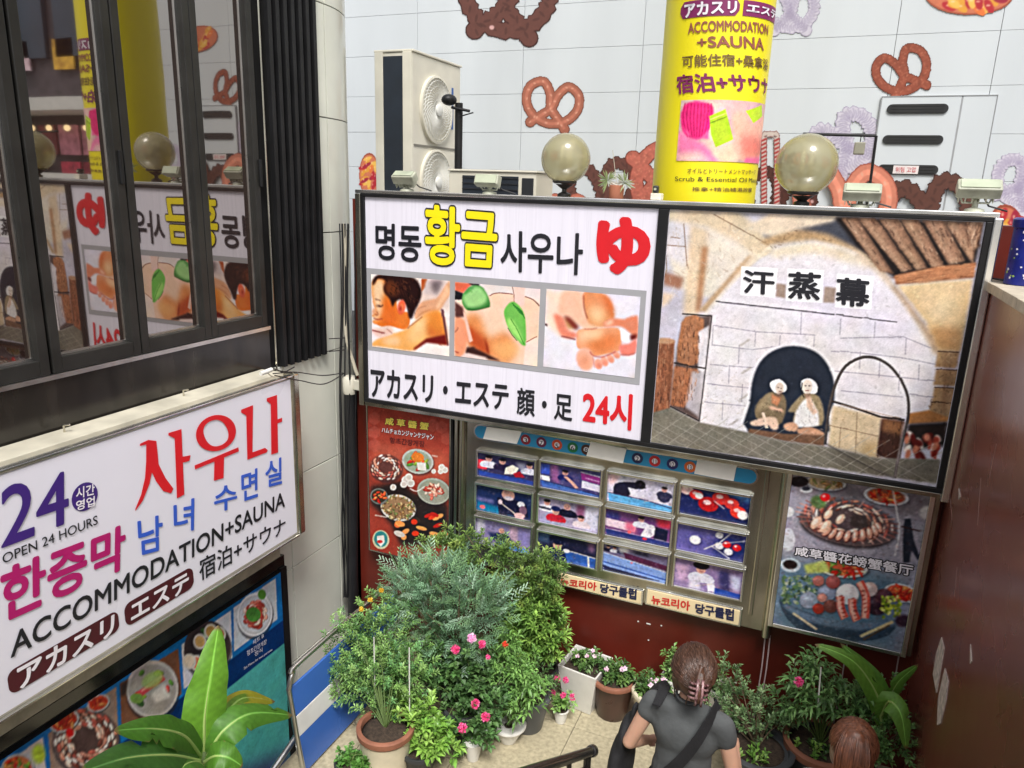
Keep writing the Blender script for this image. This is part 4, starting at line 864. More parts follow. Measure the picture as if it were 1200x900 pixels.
for i in range(11):
    t = math.radians(20+i*15); x, y = 480+math.cos(t)*125, 255+math.sin(t)*55; P.ell(x+2, y+3, 26, 13, (90, 40, 36), 60+i*10, 1); P.ell(x, y, 24, 12, (214, 160, 140), 60+i*10, .7); P.ell(x-3, y-4, 14, 5, (240, 216, 204), 60+i*10, .7)
for (x, y, r) in ((340, 255, 30), (380, 270, 30), (390, 220, 24), (440, 240, 24)): P.ell(x, y, r, r*.6, (226, 184, 160), -50, 1); P.ell(x-4, y-4, r*.6, r*.3, (242, 222, 206), -50, 1)
P.ell(350, 170, 34, 26, (86, 104, 66), 20, 1.5, nz=.4); P.ell(378, 150, 21, 17, (196, 34, 40)); P.ell(372, 145, 7, 5, (240, 170, 170), 0, .6); P.ell(520, 250, 45, 28, (60, 52, 50), 10, 2, .8, nz=.3)
P.poly([(705, 240), (730, 236), (745, 330), (770, 400), (760, 410), (735, 370), (725, 420), (700, 420), (698, 330)], (46, 50, 62), 1); P.line([(690, 270), (770, 290)], 5, (60, 40, 40), 1)
P.ell(235, 430, 42, 30, (186, 196, 206), 5); P.ell(233, 428, 30, 19, (44, 34, 34), 5, 1)
plate(P, 450, 440, 105, 42, 6, (210, 206, 206), (180, 90, 60), KIM+SALAD, 26, .2, seed=5); P.poly([(290, 430), (380, 410), (400, 460), (300, 465)], (186, 196, 110), 2, nz=.2)
plate(P, 690, 545, 70, 38, 12, (214, 210, 212), (190, 80, 60), KIM, 26, .25, seed=6)
P.poly([(190, 560), (240, 600), (420, 660), (600, 680), (670, 670), (640, 720), (540, 745), (380, 740), (260, 690), (200, 620)], (60, 76, 92), 1, sm=2)
P.poly([(215, 590), (330, 640), (560, 668), (672, 664), (668, 680), (520, 700), (330, 670), (220, 615)], (110, 130, 150), 1.5, sm=2)
for i in range(12): P.ell(250+i*8, 632+i*5.5, 8, 5, (206, 196, 170), 30, .5); P.ell(530+i*11, 722-i*5, 9, 7, (206, 190, 150), -20, .6); P.ell(540+i*9, 736-i*5, 7, 4, (90, 76, 60), -20, .6)
rg = random.Random(9)
for i in range(150):
    x = rg.uniform(200, 345); y = rg.uniform(475, 590); P.ell(x, y, rg.uniform(4, 12), rg.uniform(3, 7), rg.choice([(94, 120, 84), (130, 150, 116), (60, 80, 62), (176, 186, 166), (80, 110, 96)]), rg.uniform(0, 180), .5)
for (x, y, r, c) in ((310, 575, 38, (150, 158, 176)), (385, 545, 38, (140, 148, 170)), (365, 565, 20, (200, 140, 130)), (350, 610, 24, (150, 60, 50)), (400, 600, 30, (110, 66, 60)), (350, 495, 24, (170, 110, 104)), (410, 500, 30, (150, 84, 84)), (470, 550, 48, (226, 220, 222)), (590, 590, 50, (60, 40, 50)), (620, 560, 36, (84, 54, 60)), (560, 530, 34, (200, 180, 176))):
    P.ell(x+3, y+4, r, r*.9, tuple(np.array(c)*.4), 0, 2, .7); P.ell(x, y, r, r*.9, c, 0, 1); P.ell(x-r*.25, y-r*.3, r*.5, r*.35, tuple(np.clip(np.array(c)*1.2+15, 0, 255)), 0, 1.5, .8)
for (a, b) in ((440, 560), (490, 570), (530, 540)):
    c0 = [(a, b), (a+2, b+45), (a+20, b+90)] if a != 530 else [(a-10, b-40), (a+16, b+20), (a+12, b+110)]
    P.line(c0, 34, (200, 92, 80), 1, sm=3); P.line([(x-4, y) for x, y in c0], 18, (240, 186, 170), 1, .9, sm=3)
    for j in range(6): t = j/5; P.line([(a-4+t*14, b+t*85), (a+10+t*14, b-4+t*85)], 1.2, (150, 50, 46), .5, .8)
for i in range(60): P.ell(rg.uniform(612, 690), rg.uniform(560, 645), rg.uniform(5, 10), rg.uniform(4, 8), rg.choice([(196, 206, 80), (150, 170, 60), (220, 226, 130), (110, 130, 50)]), rg.uniform(0, 180), .6)
P.ell(700, 660, 34, 26, (60, 42, 56), 0, 2)
P.line([(655, 110), (672, 200), (683, 300), (665, 392)], 1.8, (222, 220, 220), .3, sm=3)
P.clutter(2600, [(60, 60, 76), (190, 150, 140), (120, 60, 56), (210, 206, 214), (90, 100, 116)], 5, (.8, 3.0), .42, .35); P.finish(); P.out('printed_poster', rp, .004)
text(SP, '咸草醬花螃蟹餐厅', (248, 345, 748, 425, 745, 482, 246, 390), W2, K, rp, off=.11, lift=.006)
text(SP, '咸草醬花螃蟹餐厅', (248, 345, 748, 425, 745, 482, 246, 390), W2, WHV, rp, off=.02, lift=.0085, ref=.11)
# ------------------------------------------------------------------ left menu poster
SL = PlaneY(4.70)
lp = empty('menu_poster_box', (-2.7, 4.73, -2.7), 'narrow brick red menu poster with bowls and plates, left end under the white sign', 'poster')
M1 = T(400, 460, 4.286)
a0, a1 = SL.uv(*M1(135, 85)), SL.uv(*M1(545, 135)); b0 = SL.uv(*M1(145, 785))
lu0, lu1, lv1, lv0 = (a0[0]+b0[0])/2, a1[0], ZB-.064, b0[1]
MB().box(lu0, lu1, 4.705, 4.775, lv0-.01, lv1).out('board', m_blackmet, lp)
fm = MB(); fm.box(lu0-.012, lu0-.001, 4.694, 4.775, lv0-.012, lv1).box(lu1+.001, lu1+.012, 4.694, 4.775, lv0-.012, lv1).box(lu0, lu1, 4.694, 4.775, lv0-.012, lv0-.001)
fm.out('frame', m_steel_d, lp, bevel=.002)
P = Paint(SL, (135, 85, 545, 135, 540, 760, 145, 785), M1, 200, (150, 62, 48))
P.u0, P.u1, P.v0, P.v1 = lu0+.001, lu1-.001, lv0, lv1-.002; P.W = int((P.u1-P.u0)*200); P.H = int((P.v1-P.v0)*200); P.a = np.ones((P.H, P.W, 3))*s8(148, 62, 50); P.al = np.zeros((P.H, P.W))
P.poly([(160, 250), (540, 300), (540, 460), (400, 420), (160, 420)], (176, 90, 72), 10)
for (x, y) in ((168, 130), (168, 200), (168, 265), (505, 175), (460, 165), (530, 230)):
    P.poly([(x+32*math.cos(math.radians(60*k+30)), y+34*math.sin(math.radians(60*k+30))) for k in range(6)], (176, 92, 80), .6, .5)
P.poly([(150, 470), (300, 440), (360, 500), (540, 560), (540, 760), (300, 770), (250, 660), (150, 560)], (44, 36, 36), 5)
MM = M1
def rem(x, y): return (x, y)
plate(P, 385, 345, 80, 62, 12, (190, 190, 182), (150, 160, 140), SALAD+KIM, 14, .3, .6, seed=11)
P.ell(385, 325, 32, 24, (220, 130, 60), 10, 1); P.poly([(380, 350), (425, 352), (428, 392), (385, 388)], (226, 222, 214), 1)
plate(P, 225, 375, 82, 68, 8, (130, 66, 60), (110, 60, 54), CRAB, 60, .13, .95, seed=12, ring=True, shell=False)
plate(P, 465, 495, 84, 66, 12, (170, 172, 160), (150, 150, 136), MEAT, 34, .2, .55, seed=13)
plate(P, 287, 578, 90, 66, 14, (214, 206, 196), (150, 120, 90), GRAIN, 130, .1, .95, seed=14)
plate(P, 190, 520, 44, 40, 10, (120, 120, 116), (60, 50, 40), KIM, 16, .25, seed=15)
for (x, y, r) in ((325, 440, 22), (350, 455, 20), (340, 425, 20), (315, 460, 18), (505, 375, 17), (522, 388, 16), (500, 395, 14), (465, 395, 12), (262, 475, 16)): P.ell(x, y, r, r, (226, 220, 214)); P.ell(x, y, r*.6, r*.6, (186, 170, 160), 0, .8, .5)
P.line([(345, 480), (380, 495), (420, 470)], 5, (222, 216, 210), .5, sm=3)
for i in range(22):
    x, y = rg.uniform(270, 530), rg.uniform(600, 740); P.ell(x, y, rg.uniform(12, 30), rg.uniform(8, 16), rg.choice(KIM+[(40, 34, 34), (200, 190, 180), (60, 50, 44)]), rg.uniform(-40, 40), .8)
P.ell(200, 738, 42, 48, (196, 190, 160), -10); P.ell(200, 735, 34, 40, (60, 130, 130), -10); P.poly([(180, 720), (215, 715), (220, 750), (200, 775), (182, 750)], (222, 216, 206), 1); P.ell(195, 748, 14, 8, (180, 40, 40))
for y in (315, 625): P.line([(170, y-10) if y > 400 else (455, y), (230, y) if y > 400 else (485, y+6)], 6, (226, 216, 206), 1, .7)
P.clutter(900, [(150, 62, 48), (40, 30, 30), (200, 120, 90), (214, 200, 186)], 6, (.7, 2.4), .35, .3); P.finish(); P.out('printed_poster', lp, .004)
text(SL, '咸 草 醬 蟹', (222, 120, 445, 150, 442, 190, 220, 160), M1, K, lp, off=.07, lift=.006)
text(SL, '咸 草 醬 蟹', (222, 120, 445, 150, 442, 190, 220, 160), M1, GOLD, lp, off=.03, lift=.008, ref=.07)
text(SL, 'ハムチョカンジャンケジャン', (205, 172, 468, 208, 466, 240, 205, 200), M1, K, lp, off=.06, lift=.006)
text(SL, 'ハムチョカンジャンケジャン', (205, 172, 468, 208, 466, 240, 205, 200), M1, WHV, lp, off=.01, lift=.008, ref=.06)
text(SL, '함초간장게장', (245, 222, 422, 243, 420, 275, 245, 252), M1, flat('dark_red_ink', (84, 24, 26)), lp, off=.02, lift=.006)
# ------------------------------------------------------------------ billiard club board
SD = PlaneY(4.70)
D3 = T(540, 480, 3)
bd = empty('billiard_club_board', (-1.1, 4.73, -2.8), 'stainless board with twelve framed billiard photos and a blue strip, centre under the signs', 'notice board')
du0, du1, dv0, dv1 = -2.30, -.10, -2.80, ZB-.064
MB().box(du0, du1, 4.715, 4.775, dv0, dv1).out('board', m_steel_d, bd, bevel=.004)
for (a, b, nm) in ((du1-.0, du1+.055, 'side_post'), (du0-.055, du0, 'side_post')):
    MB().tube([((a+b)/2, 4.715, dv0-.03), ((a+b)/2, 4.715, dv1)], .03, 14).out(nm, m_steel_d, bd, smooth=40)
for x in (-2.42, -2.38): MB().box(x-.012, x+.012, 4.70, 4.775, -3.2, dv1).out('side_strip', m_blackmet if x < -2.4 else m_steel_d, bd, bevel=.003)
MB().box(du1-.10, du1-.07, 4.70, 4.716, dv0+.1, dv1-.02).out('folded_rib', m_steel_d, bd, bevel=.006)
# blue strip
bl = [SD.uv(*D3(*p)) for p in ((50, 60), (1042, 205), (1040, 255), (52, 103))]
su0, su1 = (bl[0][0]+bl[3][0])/2, (bl[1][0]+bl[2][0])/2; sv1, sv0 = (bl[0][1]+bl[1][1])/2, (bl[2][1]+bl[3][1])/2; r = (sv1-sv0)/2
def stadium(u0, u1, v0, v1, e=0.):
    r = (v1-v0)/2+e; cz = (v0+v1)/2; o = []
    for k in range(9): t = math.pi/2+math.pi*k/8; o.append((u0+r-e+math.cos(t)*r, cz+math.sin(t)*r))
    for k in range(9): t = -math.pi/2+math.pi*k/8; o.append((u1-r+e+math.cos(t)*r, cz+math.sin(t)*r))
    return o
shape(SD, None, ID, m_steel, bd, lift=.006, name='strip_rim', thick=.02, uvpts=stadium(su0, su1, sv0, sv1, .012))
sp_ = shape(SD, None, ID, flat('blue_strip', (34, 132, 176)), bd, lift=.009, name='blue_strip', thick=.02, uvpts=stadium(su0, su1, sv0, sv1))
cz = (sv0+sv1)/2
def disc(u, v, r, m, nm, lift, par, n=20): return shape(SD, None, ID, m, par, lift=lift, name=nm, uvpts=[(u+math.cos(2*math.pi*k/n)*r, v+math.sin(2*math.pi*k/n)*r) for k in range(n)])
for (x, y, c, num) in ((230, 105, (140, 24, 34), '3'), (285, 115, (96, 20, 60), '7'), (340, 125, (206, 74, 40), '5'), (395, 132, (20, 110, 60), '6'), (443, 140, (70, 30, 20), '8'), (622, 170, (24, 30, 76), '2'), (683, 180, (190, 34, 34), '11'), (745, 190, (34, 30, 90), '12'), (807, 200, (206, 96, 34), '13')):
    u = SD.uv(*D3(x, y))[0]; d = disc(u, cz, .038, flat('ball_%d_%d_%d' % c, c), 'printed_ball', .011, sp_); disc(u, cz, .019, WHV, 'ball_spot', .0125, sp_)
    text(SD, num, (x-6, y-8, x+6, y-7, x+6, y+9, x-6, y+8), D3, K, sp_, off=.01, lift=.014)
m_paper = mat('blank_paper', (.82, .80, .74), .7, var=.08, scale=7, bump=.3, bscale=12)
for q in ([(95, 58), (218, 74), (200, 118), (82, 100)], [(460, 110), (585, 135), (572, 186), (444, 160)], [(835, 168), (972, 190), (960, 248), (822, 222)]):
    shape(SD, q, D3, m_paper, bd, lift=.018, name='paper_sheet', thick=.004)
# twelve framed photos
cells = [[((62, 150), (262, 178), (255, 262), (62, 232)), ((60, 262), (250, 295), (248, 385), (55, 352)), ((57, 378), (248, 414), (243, 502), (52, 465))],
         [((283, 182), (492, 215), (490, 308), (283, 268)), ((278, 303), (487, 340), (483, 432), (275, 392)), ((275, 428), (480, 465), (473, 552), (272, 515))],
         [((518, 222), (750, 258), (742, 358), (518, 318)), ((512, 345), (740, 385), (735, 478), (510, 440)), ((505, 470), (728, 510), (722, 605), (500, 563))],
         [((775, 268), (1018, 303), (1010, 402), (773, 362)), ((765, 400), (1003, 437), (995, 532), (760, 490)), ((755, 520), (993, 560), (983, 660), (752, 618))]]
def photo(ci, ri):
    q = cells[ci][ri]; P = Paint(SD, sum(q, ()), D3, 200, (40, 44, 80))
    W, H = P.W, P.H
    tl, tr_, br, bl_ = [np.array(x, float) for x in q]
    P.tr = lambda s, t: D3(*bil([tl, tr_, br, bl_], s/100., t/100.))      # paint in 0..100 of the photo
    e, p, l = P.ell, P.poly, P.line
    skin, dk, wh, tb = (206, 160, 150), (28, 30, 56), (216, 212, 226), (60, 96, 160)
    def bgr(c): p([(-5, -5), (105, -5), (105, 105), (-5, 105)], c)
    def man(x, y, s, shirt, hair=(24, 22, 34), bald=False):
        p([(x-s*1.3, y+s*3.4), (x-s*1.2, y+s*1.4), (x, y+s*.8), (x+s*1.3, y+s*1.5), (x+s*1.5, y+s*3.4)], shirt, 1, sm=2)
        e(x, y, s*.55, s*1.15, skin, 0, .6); e(x+s*.05, y+s*.45, s*.3, s*.25, (150, 90, 90), 0, .6, .6)
        if not bald: e(x, y-s*.75, s*.58, s*.6, hair, 0, .6)
        l([(x-s*.3, y-s*.1), (x-s*.1, y-s*.1)], 1, (60, 40, 50), .3); l([(x+s*.15, y-s*.1), (x+s*.35, y-s*.1)], 1, (60, 40, 50), .3)
    k = (ci, ri)
    if k == (0, 0):
        bgr((54, 50, 84)); p([(0, 30), (15, 30), (15, 70), (0, 70)], (206, 60, 80), 1); man(18, 22, 11, wh); man(42, 26, 11, (40, 30, 60)); p([(48, 50), (60, 34), (72, 44), (66, 72), (46, 78)], (226, 220, 206), 1); p([(62, 70), (74, 56), (84, 80), (66, 84)], (150, 30, 50), 1); man(90, 30, 10, wh); p([(0, 78), (100, 90), (100, 105), (0, 105)], (40, 60, 130), 1); p([(66, 20), (84, 20), (80, 60), (70, 40)], (150, 150, 170), 2)
    elif k == (0, 1):
        bgr((30, 44, 84)); p([(0, 50), (30, 52), (30, 66), (0, 66)], (110, 110, 160), 2); p([(0, 66), (70, 84), (70, 105), (0, 105)], (20, 110, 150), 2); p([(40, 100), (36, 40), (58, 30), (90, 50), (94, 100)], (24, 26, 52), 1); e(56, 22, 12, 22, skin, 0, 1); e(57, 36, 9, 8, (190, 180, 190), 0, 1); l([(44, 60), (64, 84), (76, 100)], 3, (200, 180, 170)); e(80, 52, 7, 12, (206, 206, 216)); e(84, 74, 7, 18, (120, 90, 110)); e(78, 95, 10, 10, (206, 170, 170)); e(10, 86, 5, 8, (206, 110, 120)); e(42, 55, 4, 10, (200, 180, 190))
    elif k == (0, 2):
        bgr((140, 130, 170)); p([(0, 0), (14, 0), (14, 60), (0, 60)], (206, 200, 216), 2); p([(60, 10), (76, 10), (76, 70), (60, 70)], (190, 160, 180), 2); p([(78, 14), (96, 20), (96, 80), (78, 80)], (140, 130, 180), 2); man(46, 38, 10, (36, 44, 84), bald=True); p([(20, 50), (60, 56), (70, 84), (30, 80)], (34, 44, 84), 2); p([(40, 78), (100, 96), (100, 105), (30, 105)], (70, 130, 200), 1)
    elif k == (1, 0):
        bgr((70, 66, 110)); p([(0, 10), (14, 10), (14, 50), (0, 50)], (60, 80, 170), 1); p([(0, 56), (14, 56), (14, 80), (0, 80)], (226, 220, 226), 1); p([(16, 5), (28, 5), (30, 80), (16, 70)], (140, 90, 140), 2); man(40, 32, 9, (30, 36, 90)); l([(40, 46), (52, 66), (60, 84)], 7, skin, 1); p([(66, 20), (100, 28), (100, 56), (68, 48)], (130, 50, 120), 1); p([(68, 50), (100, 58), (100, 84), (68, 78)], (206, 200, 216), 1); l([(66, 18), (100, 26)], 3, wh); p([(0, 76), (100, 98), (100, 105), (0, 105)], (60, 90, 150), 1); l([(0, 76), (100, 96)], 3, (30, 40, 80)); l([(74, 38), (98, 44)], 3, (220, 200, 220), .5, .8)
    elif k == (1, 1):
        bgr((160, 150, 176)); p([(78, 0), (100, 0), (100, 100), (70, 100)], (206, 204, 220), 2); p([(62, 10), (76, 10), (74, 60), (62, 60)], (130, 80, 110), 2); man(12, 22, 10, wh); p([(0, 40), (20, 44), (18, 50), (0, 48)], (40, 40, 70)); man(46, 26, 11, (20, 22, 44), bald=True); man(27, 52, 11, (190, 40, 60), hair=(30, 34, 70)); e(27, 40, 8, 10, (34, 40, 84)); man(70, 62, 10, (220, 206, 214))
    elif k == (1, 2):
        bgr((34, 36, 62)); p([(0, 0), (20, 0), (18, 40), (0, 40)], (60, 80, 110), 2); man(32, 44, 14, (24, 36, 84)); e(31, 22, 14, 16, (24, 28, 56)); p([(44, 58), (100, 72), (100, 105), (50, 100)], (50, 90, 160), 1); l([(44, 56), (100, 70)], 3.5, (226, 220, 216)); l([(86, 66), (88, 105)], 3, (220, 214, 206)); e(48, 60, 6, 8, wh); p([(84, 10), (96, 12), (96, 50), (86, 46)], (120, 90, 120), 2)
    elif k == (2, 0):
        bgr((206, 200, 216)); p([(0, 0), (20, 0), (10, 40), (0, 40)], (226, 190, 190), 2); p([(8, 66), (10, 38), (26, 24), (48, 22), (58, 36), (40, 46), (30, 78), (10, 78)], (34, 32, 52), 1, sm=2); e(49, 26, 8, 16, (24, 22, 34), 0, .6); p([(30, 42), (40, 44), (48, 70), (54, 84), (46, 84), (36, 74)], wh, 1); e(50, 86, 5, 6, skin); man(86, 30, 8, (60, 60, 84)); e(86, 58, 10, 18, (50, 50, 76), 0, 1); p([(0, 74), (100, 84), (100, 105), (0, 105)], (96, 160, 206), 1); l([(0, 72), (60, 78), (100, 92)], 3, (60, 50, 90)); l([(56, 84), (80, 70)], 1.2, (230, 220, 210))
    elif k == (2, 1):
        bgr((110, 70, 120)); p([(0, 10), (20, 10), (20, 40), (0, 40)], (60, 60, 120), 2); p([(76, 5), (100, 5), (100, 40), (80, 40)], (200, 60, 80), 2); p([(0, 38), (48, 46), (44, 74), (0, 66)], (226, 200, 214), 1); p([(30, 40), (46, 40), (46, 80), (30, 70)], (214, 110, 140), 3); man(54, 22, 9, wh); p([(56, 70), (64, 40), (74, 38), (76, 70), (62, 90), (54, 84)], (226, 220, 230), 1, sm=2); p([(76, 40), (96, 46), (94, 96), (74, 90)], (24, 26, 52), 1); p([(0, 78), (100, 92), (100, 105), (0, 105)], (40, 50, 110), 1); l([(0, 76), (100, 90)], 2, (200, 190, 220)); e(36, 76, 3, 6, (226, 100, 110)); e(60, 92, 4, 5, (200, 60, 80))
    elif k == (2, 2):
        bgr((120, 110, 140)); p([(0, 0), (30, 0), (28, 30), (0, 26)], (90, 84, 120), 3); [man(x, 12, 5, RNG.choice([(30, 30, 60), wh])) for x in (6, 16, 27)]; e(30, 14, 8, 12, (240, 236, 240), 0, 2); p([(30, 22), (100, 44), (100, 62), (34, 44)], (84, 40, 70), 1); p([(46, 8), (70, 10), (70, 24), (46, 20)], (34, 34, 50), 2); p([(0, 34), (100, 70), (100, 105), (0, 105)], (130, 156, 210), 1); l([(0, 70), (100, 96)], 5, (60, 90, 160)); l([(0, 36), (100, 68)], 2, (220, 220, 230)); e(44, 56, 2, 3, (220, 100, 100)); p([(0, 84), (100, 105), (0, 105)], (30, 34, 70), 1)
    elif k == (3, 0):
        bgr((30, 38, 84)); p([(60, 0), (100, 0), (100, 30)], (80, 130, 190), 3)
        for (x, y, r, c, an) in ((8, 12, 10, (226, 190, 190), 20), (22, 26, 10, (206, 50, 50), 20), (40, 54, 15, (170, 30, 36), 10), (58, 26, 13, (190, 50, 50), 20), (74, 40, 11, (200, 60, 56), 20), (84, 66, 12, (214, 60, 50), 20)):
            e(x+2, y+5, r, r*1.7, (16, 16, 40), 0, 2, .7); e(x, y, r, r*1.8, c, 0, .8); e(x-2, y-6, r*.4, r*.6, (250, 220, 216), 0, .8, .8)
        e(91, 74, 8, 16, (240, 236, 226), 0, 1); e(26, 28, 6, 12, (236, 226, 220), 0, 1); l([(48, 38), (64, 62)], 2, (220, 190, 190), .5)
    elif k == (3, 1):
        bgr((96, 90, 150)); p([(60, 20), (105, 10), (105, 105), (50, 105)], (34, 44, 100), 8)
        for (x, y, r, c) in ((26, 54, 8.5, (232, 230, 236)), (61, 22, 6, (224, 222, 232)), (62, 62, 6.5, (216, 214, 226)), (73, 52, 6.5, (200, 30, 40)), (88, 58, 6.5, (190, 26, 36)), (76, 78, 6.5, (224, 222, 232))):
            e(x+1.5, y+4, r, r*2, (30, 26, 60), 0, 1.5, .7); e(x, y, r, r*2, c, 0, .6); e(x-2, y-5, r*.35, r*.6, (255, 250, 250), 0, .6, .9)
        l([(40, 84), (62, 50), (78, 8)], 2.4, (224, 214, 210), .3); l([(56, 58), (100, 28)], 2.2, (214, 206, 206), .3); l([(50, 66), (80, 104)], 2.2, (214, 206, 210), .3)
    else:
        bgr((140, 120, 160)); p([(0, 20), (20, 20), (20, 80), (0, 80)], (190, 160, 190), 3); man(38, 28, 13, wh); e(38, 14, 12, 14, (24, 20, 34)); p([(24, 50), (34, 54), (40, 100), (20, 100)], wh, 2); p([(46, 50), (56, 60), (64, 96), (50, 100)], (226, 222, 234), 1); p([(64, 20), (80, 20), (84, 100), (68, 90)], (60, 56, 100), 3); p([(82, 30), (98, 34), (98, 80), (86, 80)], (190, 190, 214), 2); p([(60, 84), (100, 92), (100, 105), (60, 105)], (40, 70, 150), 1); l([(30, 90), (60, 70)], 1.5, (226, 206, 190))
    P.clutter(340, [(30, 34, 70), (220, 214, 226), (190, 140, 140), (90, 80, 140), (40, 60, 120), (20, 20, 34)], ci*3+ri, (.8, 3.2), .28)
    P.finish()
    u0, u1, v0, v1 = P.u0, P.u1, P.v0, P.v1; t = .016
    fm = MB(); y0, y1 = 4.685, 4.714
    fm.box(u0-t, u0-.001, y0, y1, v0-t, v1+t).box(u1+.001, u1+t, y0, y1, v0-t, v1+t).box(u0, u1, y0, y1, v0-t, v0-.001).box(u0, u1, y0-.012, y1, v1+.001, v1+t*1.2)
    fo = fm.out('photo_frame', m_steel, bd, bevel=.003)
    P.tr = D3; P.surf = PlaneY(4.705); P.out('framed_photo', fo, 0.)
for ci in range(4):
    for ri in range(3): photo(ci, ri)
m_plate = mat('cream_name_plate', tuple(lin(s8(236, 216, 172))), .35, var=.06)
for q, a, b in ((((340, 580), (636, 632), (633, 676), (338, 618)), (352, 588, 480, 606, 478, 636, 350, 614), (492, 608, 620, 630, 618, 668, 490, 640)), (((656, 640), (982, 698), (978, 750), (653, 688)), (672, 650, 808, 672, 806, 706, 670, 680), (826, 678, 962, 700, 960, 742, 824, 712))):
    w_ = [SD.uv(*D3(*p)) for p in q]; u0, u1, v1, v0 = (w_[0][0]+w_[3][0])/2, (w_[1][0]+w_[2][0])/2, (w_[0][1]+w_[1][1])/2, (w_[2][1]+w_[3][1])/2
    MB().box(u0-.014, u1+.014, 4.700, 4.714, v0-.014, v1+.014).out('plate_rim', m_steel, bd, bevel=.005)
    pl = MB().box(u0, u1, 4.694, 4.699, v0, v1).out('name_plate', m_plate, bd, bevel=.003)
    text(SD, '뉴코리아', a, D3, flat('red_ink', (206, 50, 44)), pl, off=.035, lift=.009); text(SD, '당구클럽', b, D3, flat('navy_ink', (34, 38, 72)), pl, off=.04, lift=.009)
# ------------------------------------------------------------------ left wall sign
SA_ = PlaneX(-3.2)
sa = empty('sauna_wall_sign', (-3.3, 2.4, -2.4), 'large tilted looking white wall sign at left with red, blue and magenta lettering', 'sign')
sa['label'] = 'large white sign box on the left wall with red and magenta Korean lettering'
ay0, ay1, az0, az1 = .2, 3.872, -2.392, -1.283
MB().box(XA+.051, -3.212, ay0-.02, ay1+.02, az0-.02, az1+.012).out('sign_body', mat('weathered_sign_top', (.55, .51, .42), .6, var=.25, scale=4, stretch=(3, .5, 3), bump=.1), sa)
fc = MB().box(-3.211, -3.2, ay0, ay1, az0, az1).out('sign_face', m_face2, sa)
MB().box(XA+.02, -3.19, ay1+.021, ay1+.085, az0-.03, az1+.03).out('end_post', m_steel_d, sa, bevel=.012)
MB().box(-3.24, -3.192, ay0, ay1+.02, az1+.013, az1+.026).out('top_trim', m_steel, sa, bevel=.003)
MB().box(-3.24, -3.192, ay0, ay1+.02, az0-.034, az0-.021).out('bottom_trim', m_steel, sa, bevel=.003)
MB().box(XA+.02, -3.26, ay0, ay1+.01, az1+.013, az1+.04).out('back_flashing', mat('weathered_sign_top2', (.50, .47, .38), .6, var=.25, scale=4), sa, bevel=.004)
for (x, y_) in ((88, 502), (227, 460)):
    p = PX(x, y_, -3.3); MB().tube([(-3.38, p[1], az1+.04), (-3.38, p[1], az1+.075), (-3.35, p[1]+.01, az1+.08)], .006, 6).out('screw_hook', m_steel_d, sa)
S1 = T(0, 420, 3); S2 = T(0, 600, 3)
MB()
def sshape(pts, m, z, lift=.004): return shape(SA_, pts, z, m, fc, lift=lift, name='lettering')
# brush-like red characters 사우나
sshape([(490, 300), (520, 286), (548, 290), (552, 330), (556, 372), (580, 420), (608, 458), (600, 474), (572, 466), (546, 430), (532, 400), (524, 440), (500, 500), (474, 536), (474, 528), (494, 480), (508, 420), (512, 360), (512, 302), (490, 308)], REDV, S1)
sshape([(590, 262), (636, 248), (640, 345), (668, 340), (664, 360), (641, 366), (646, 478), (620, 492), (612, 280), (590, 270)], REDV, S1, .0045)
def ring_(cx, cy, rx, ry, w1, w2, ang, z, m, lift=.005):
    a = math.radians(ang); n = 40; vo, vi = [], []
    for k in range(n):
        t = 2*math.pi*k/n; ww = w1+(w2-w1)*abs(math.cos(t))
        for (l_, q) in ((vo, 1.), (vi, 0.)):
            x, y_ = math.cos(t)*(rx-(0 if q else ww)), math.sin(t)*(ry-(0 if q else w1)); X, Y = cx+x*math.cos(a)-y_*math.sin(a), cy+x*math.sin(a)+y_*math.cos(a)
            u = SA_.uv(*z(X, Y)); l_.append(SA_.xyz(u[0], u[1], lift))
    return build('lettering', vo+vi, [(k, n+k, n+(k+1) % n, (k+1) % n) for k in range(n)], m, fc)
ring_(757, 262, 72, 62, 16, 30, -24, S1, REDV)
sshape([(682, 376), (836, 312), (838, 326), (786, 348), (784, 420), (750, 430), (752, 362), (684, 390)], REDV, S1, .0045)
sshape([(846, 180), (888, 164), (886, 330), (930, 314), (940, 322), (936, 330), (868, 356), (864, 200), (846, 190)], REDV, S1)
sshape([(936, 140), (972, 128), (974, 214), (990, 208), (990, 222), (974, 228), (976, 330), (952, 338), (950, 160), (936, 150)], REDV, S1, .0045)
text(SA_, '24', (0, 452, 240, 392, 240, 576, 2, 668), S1, NAVY, fc, off=.012)
c_ = SA_.uv(*S1(297, 486)); e_ = SA_.uv(*S1(342, 470)); ru = (e_[0]-c_[0])
shape(SA_, None, ID, NAVY, fc, lift=.003, name='badge', uvpts=[(c_[0]+math.cos(2*math.pi*k/28)*ru, c_[1]+math.sin(2*math.pi*k/28)*ru*1.02) for k in range(28)])
text(SA_, '시간', (264, 455, 330, 438, 330, 478, 264, 494), S1, WHV, fc, off=.02, lift=.006); text(SA_, '영업', (264, 500, 330, 482, 330, 518, 264, 536), S1, WHV, fc, off=.02, lift=.006)
text(SA_, 'OPEN 24 HOURS', (5, 688, 340, 550, 342, 582, 8, 722), S1, K, fc, off=.004)
text(SA_, '한증막', (-2, 742, 441, 578, 438, 738, 2, 938), S1, MAG, fc, off=.03)
for ch, q in (('남', (480, 566, 570, 548, 570, 672, 488, 694)), ('녀', (607, 505, 682, 490, 680, 604, 610, 612)), ('수', (750, 452, 832, 440, 832, 520, 752, 548)), ('면', (846, 402, 905, 384, 905, 486, 848, 505)), ('실', (930, 364, 990, 346, 990, 440, 932, 455))): text(SA_, ch, q, S1, BLUEV, fc, off=.018)
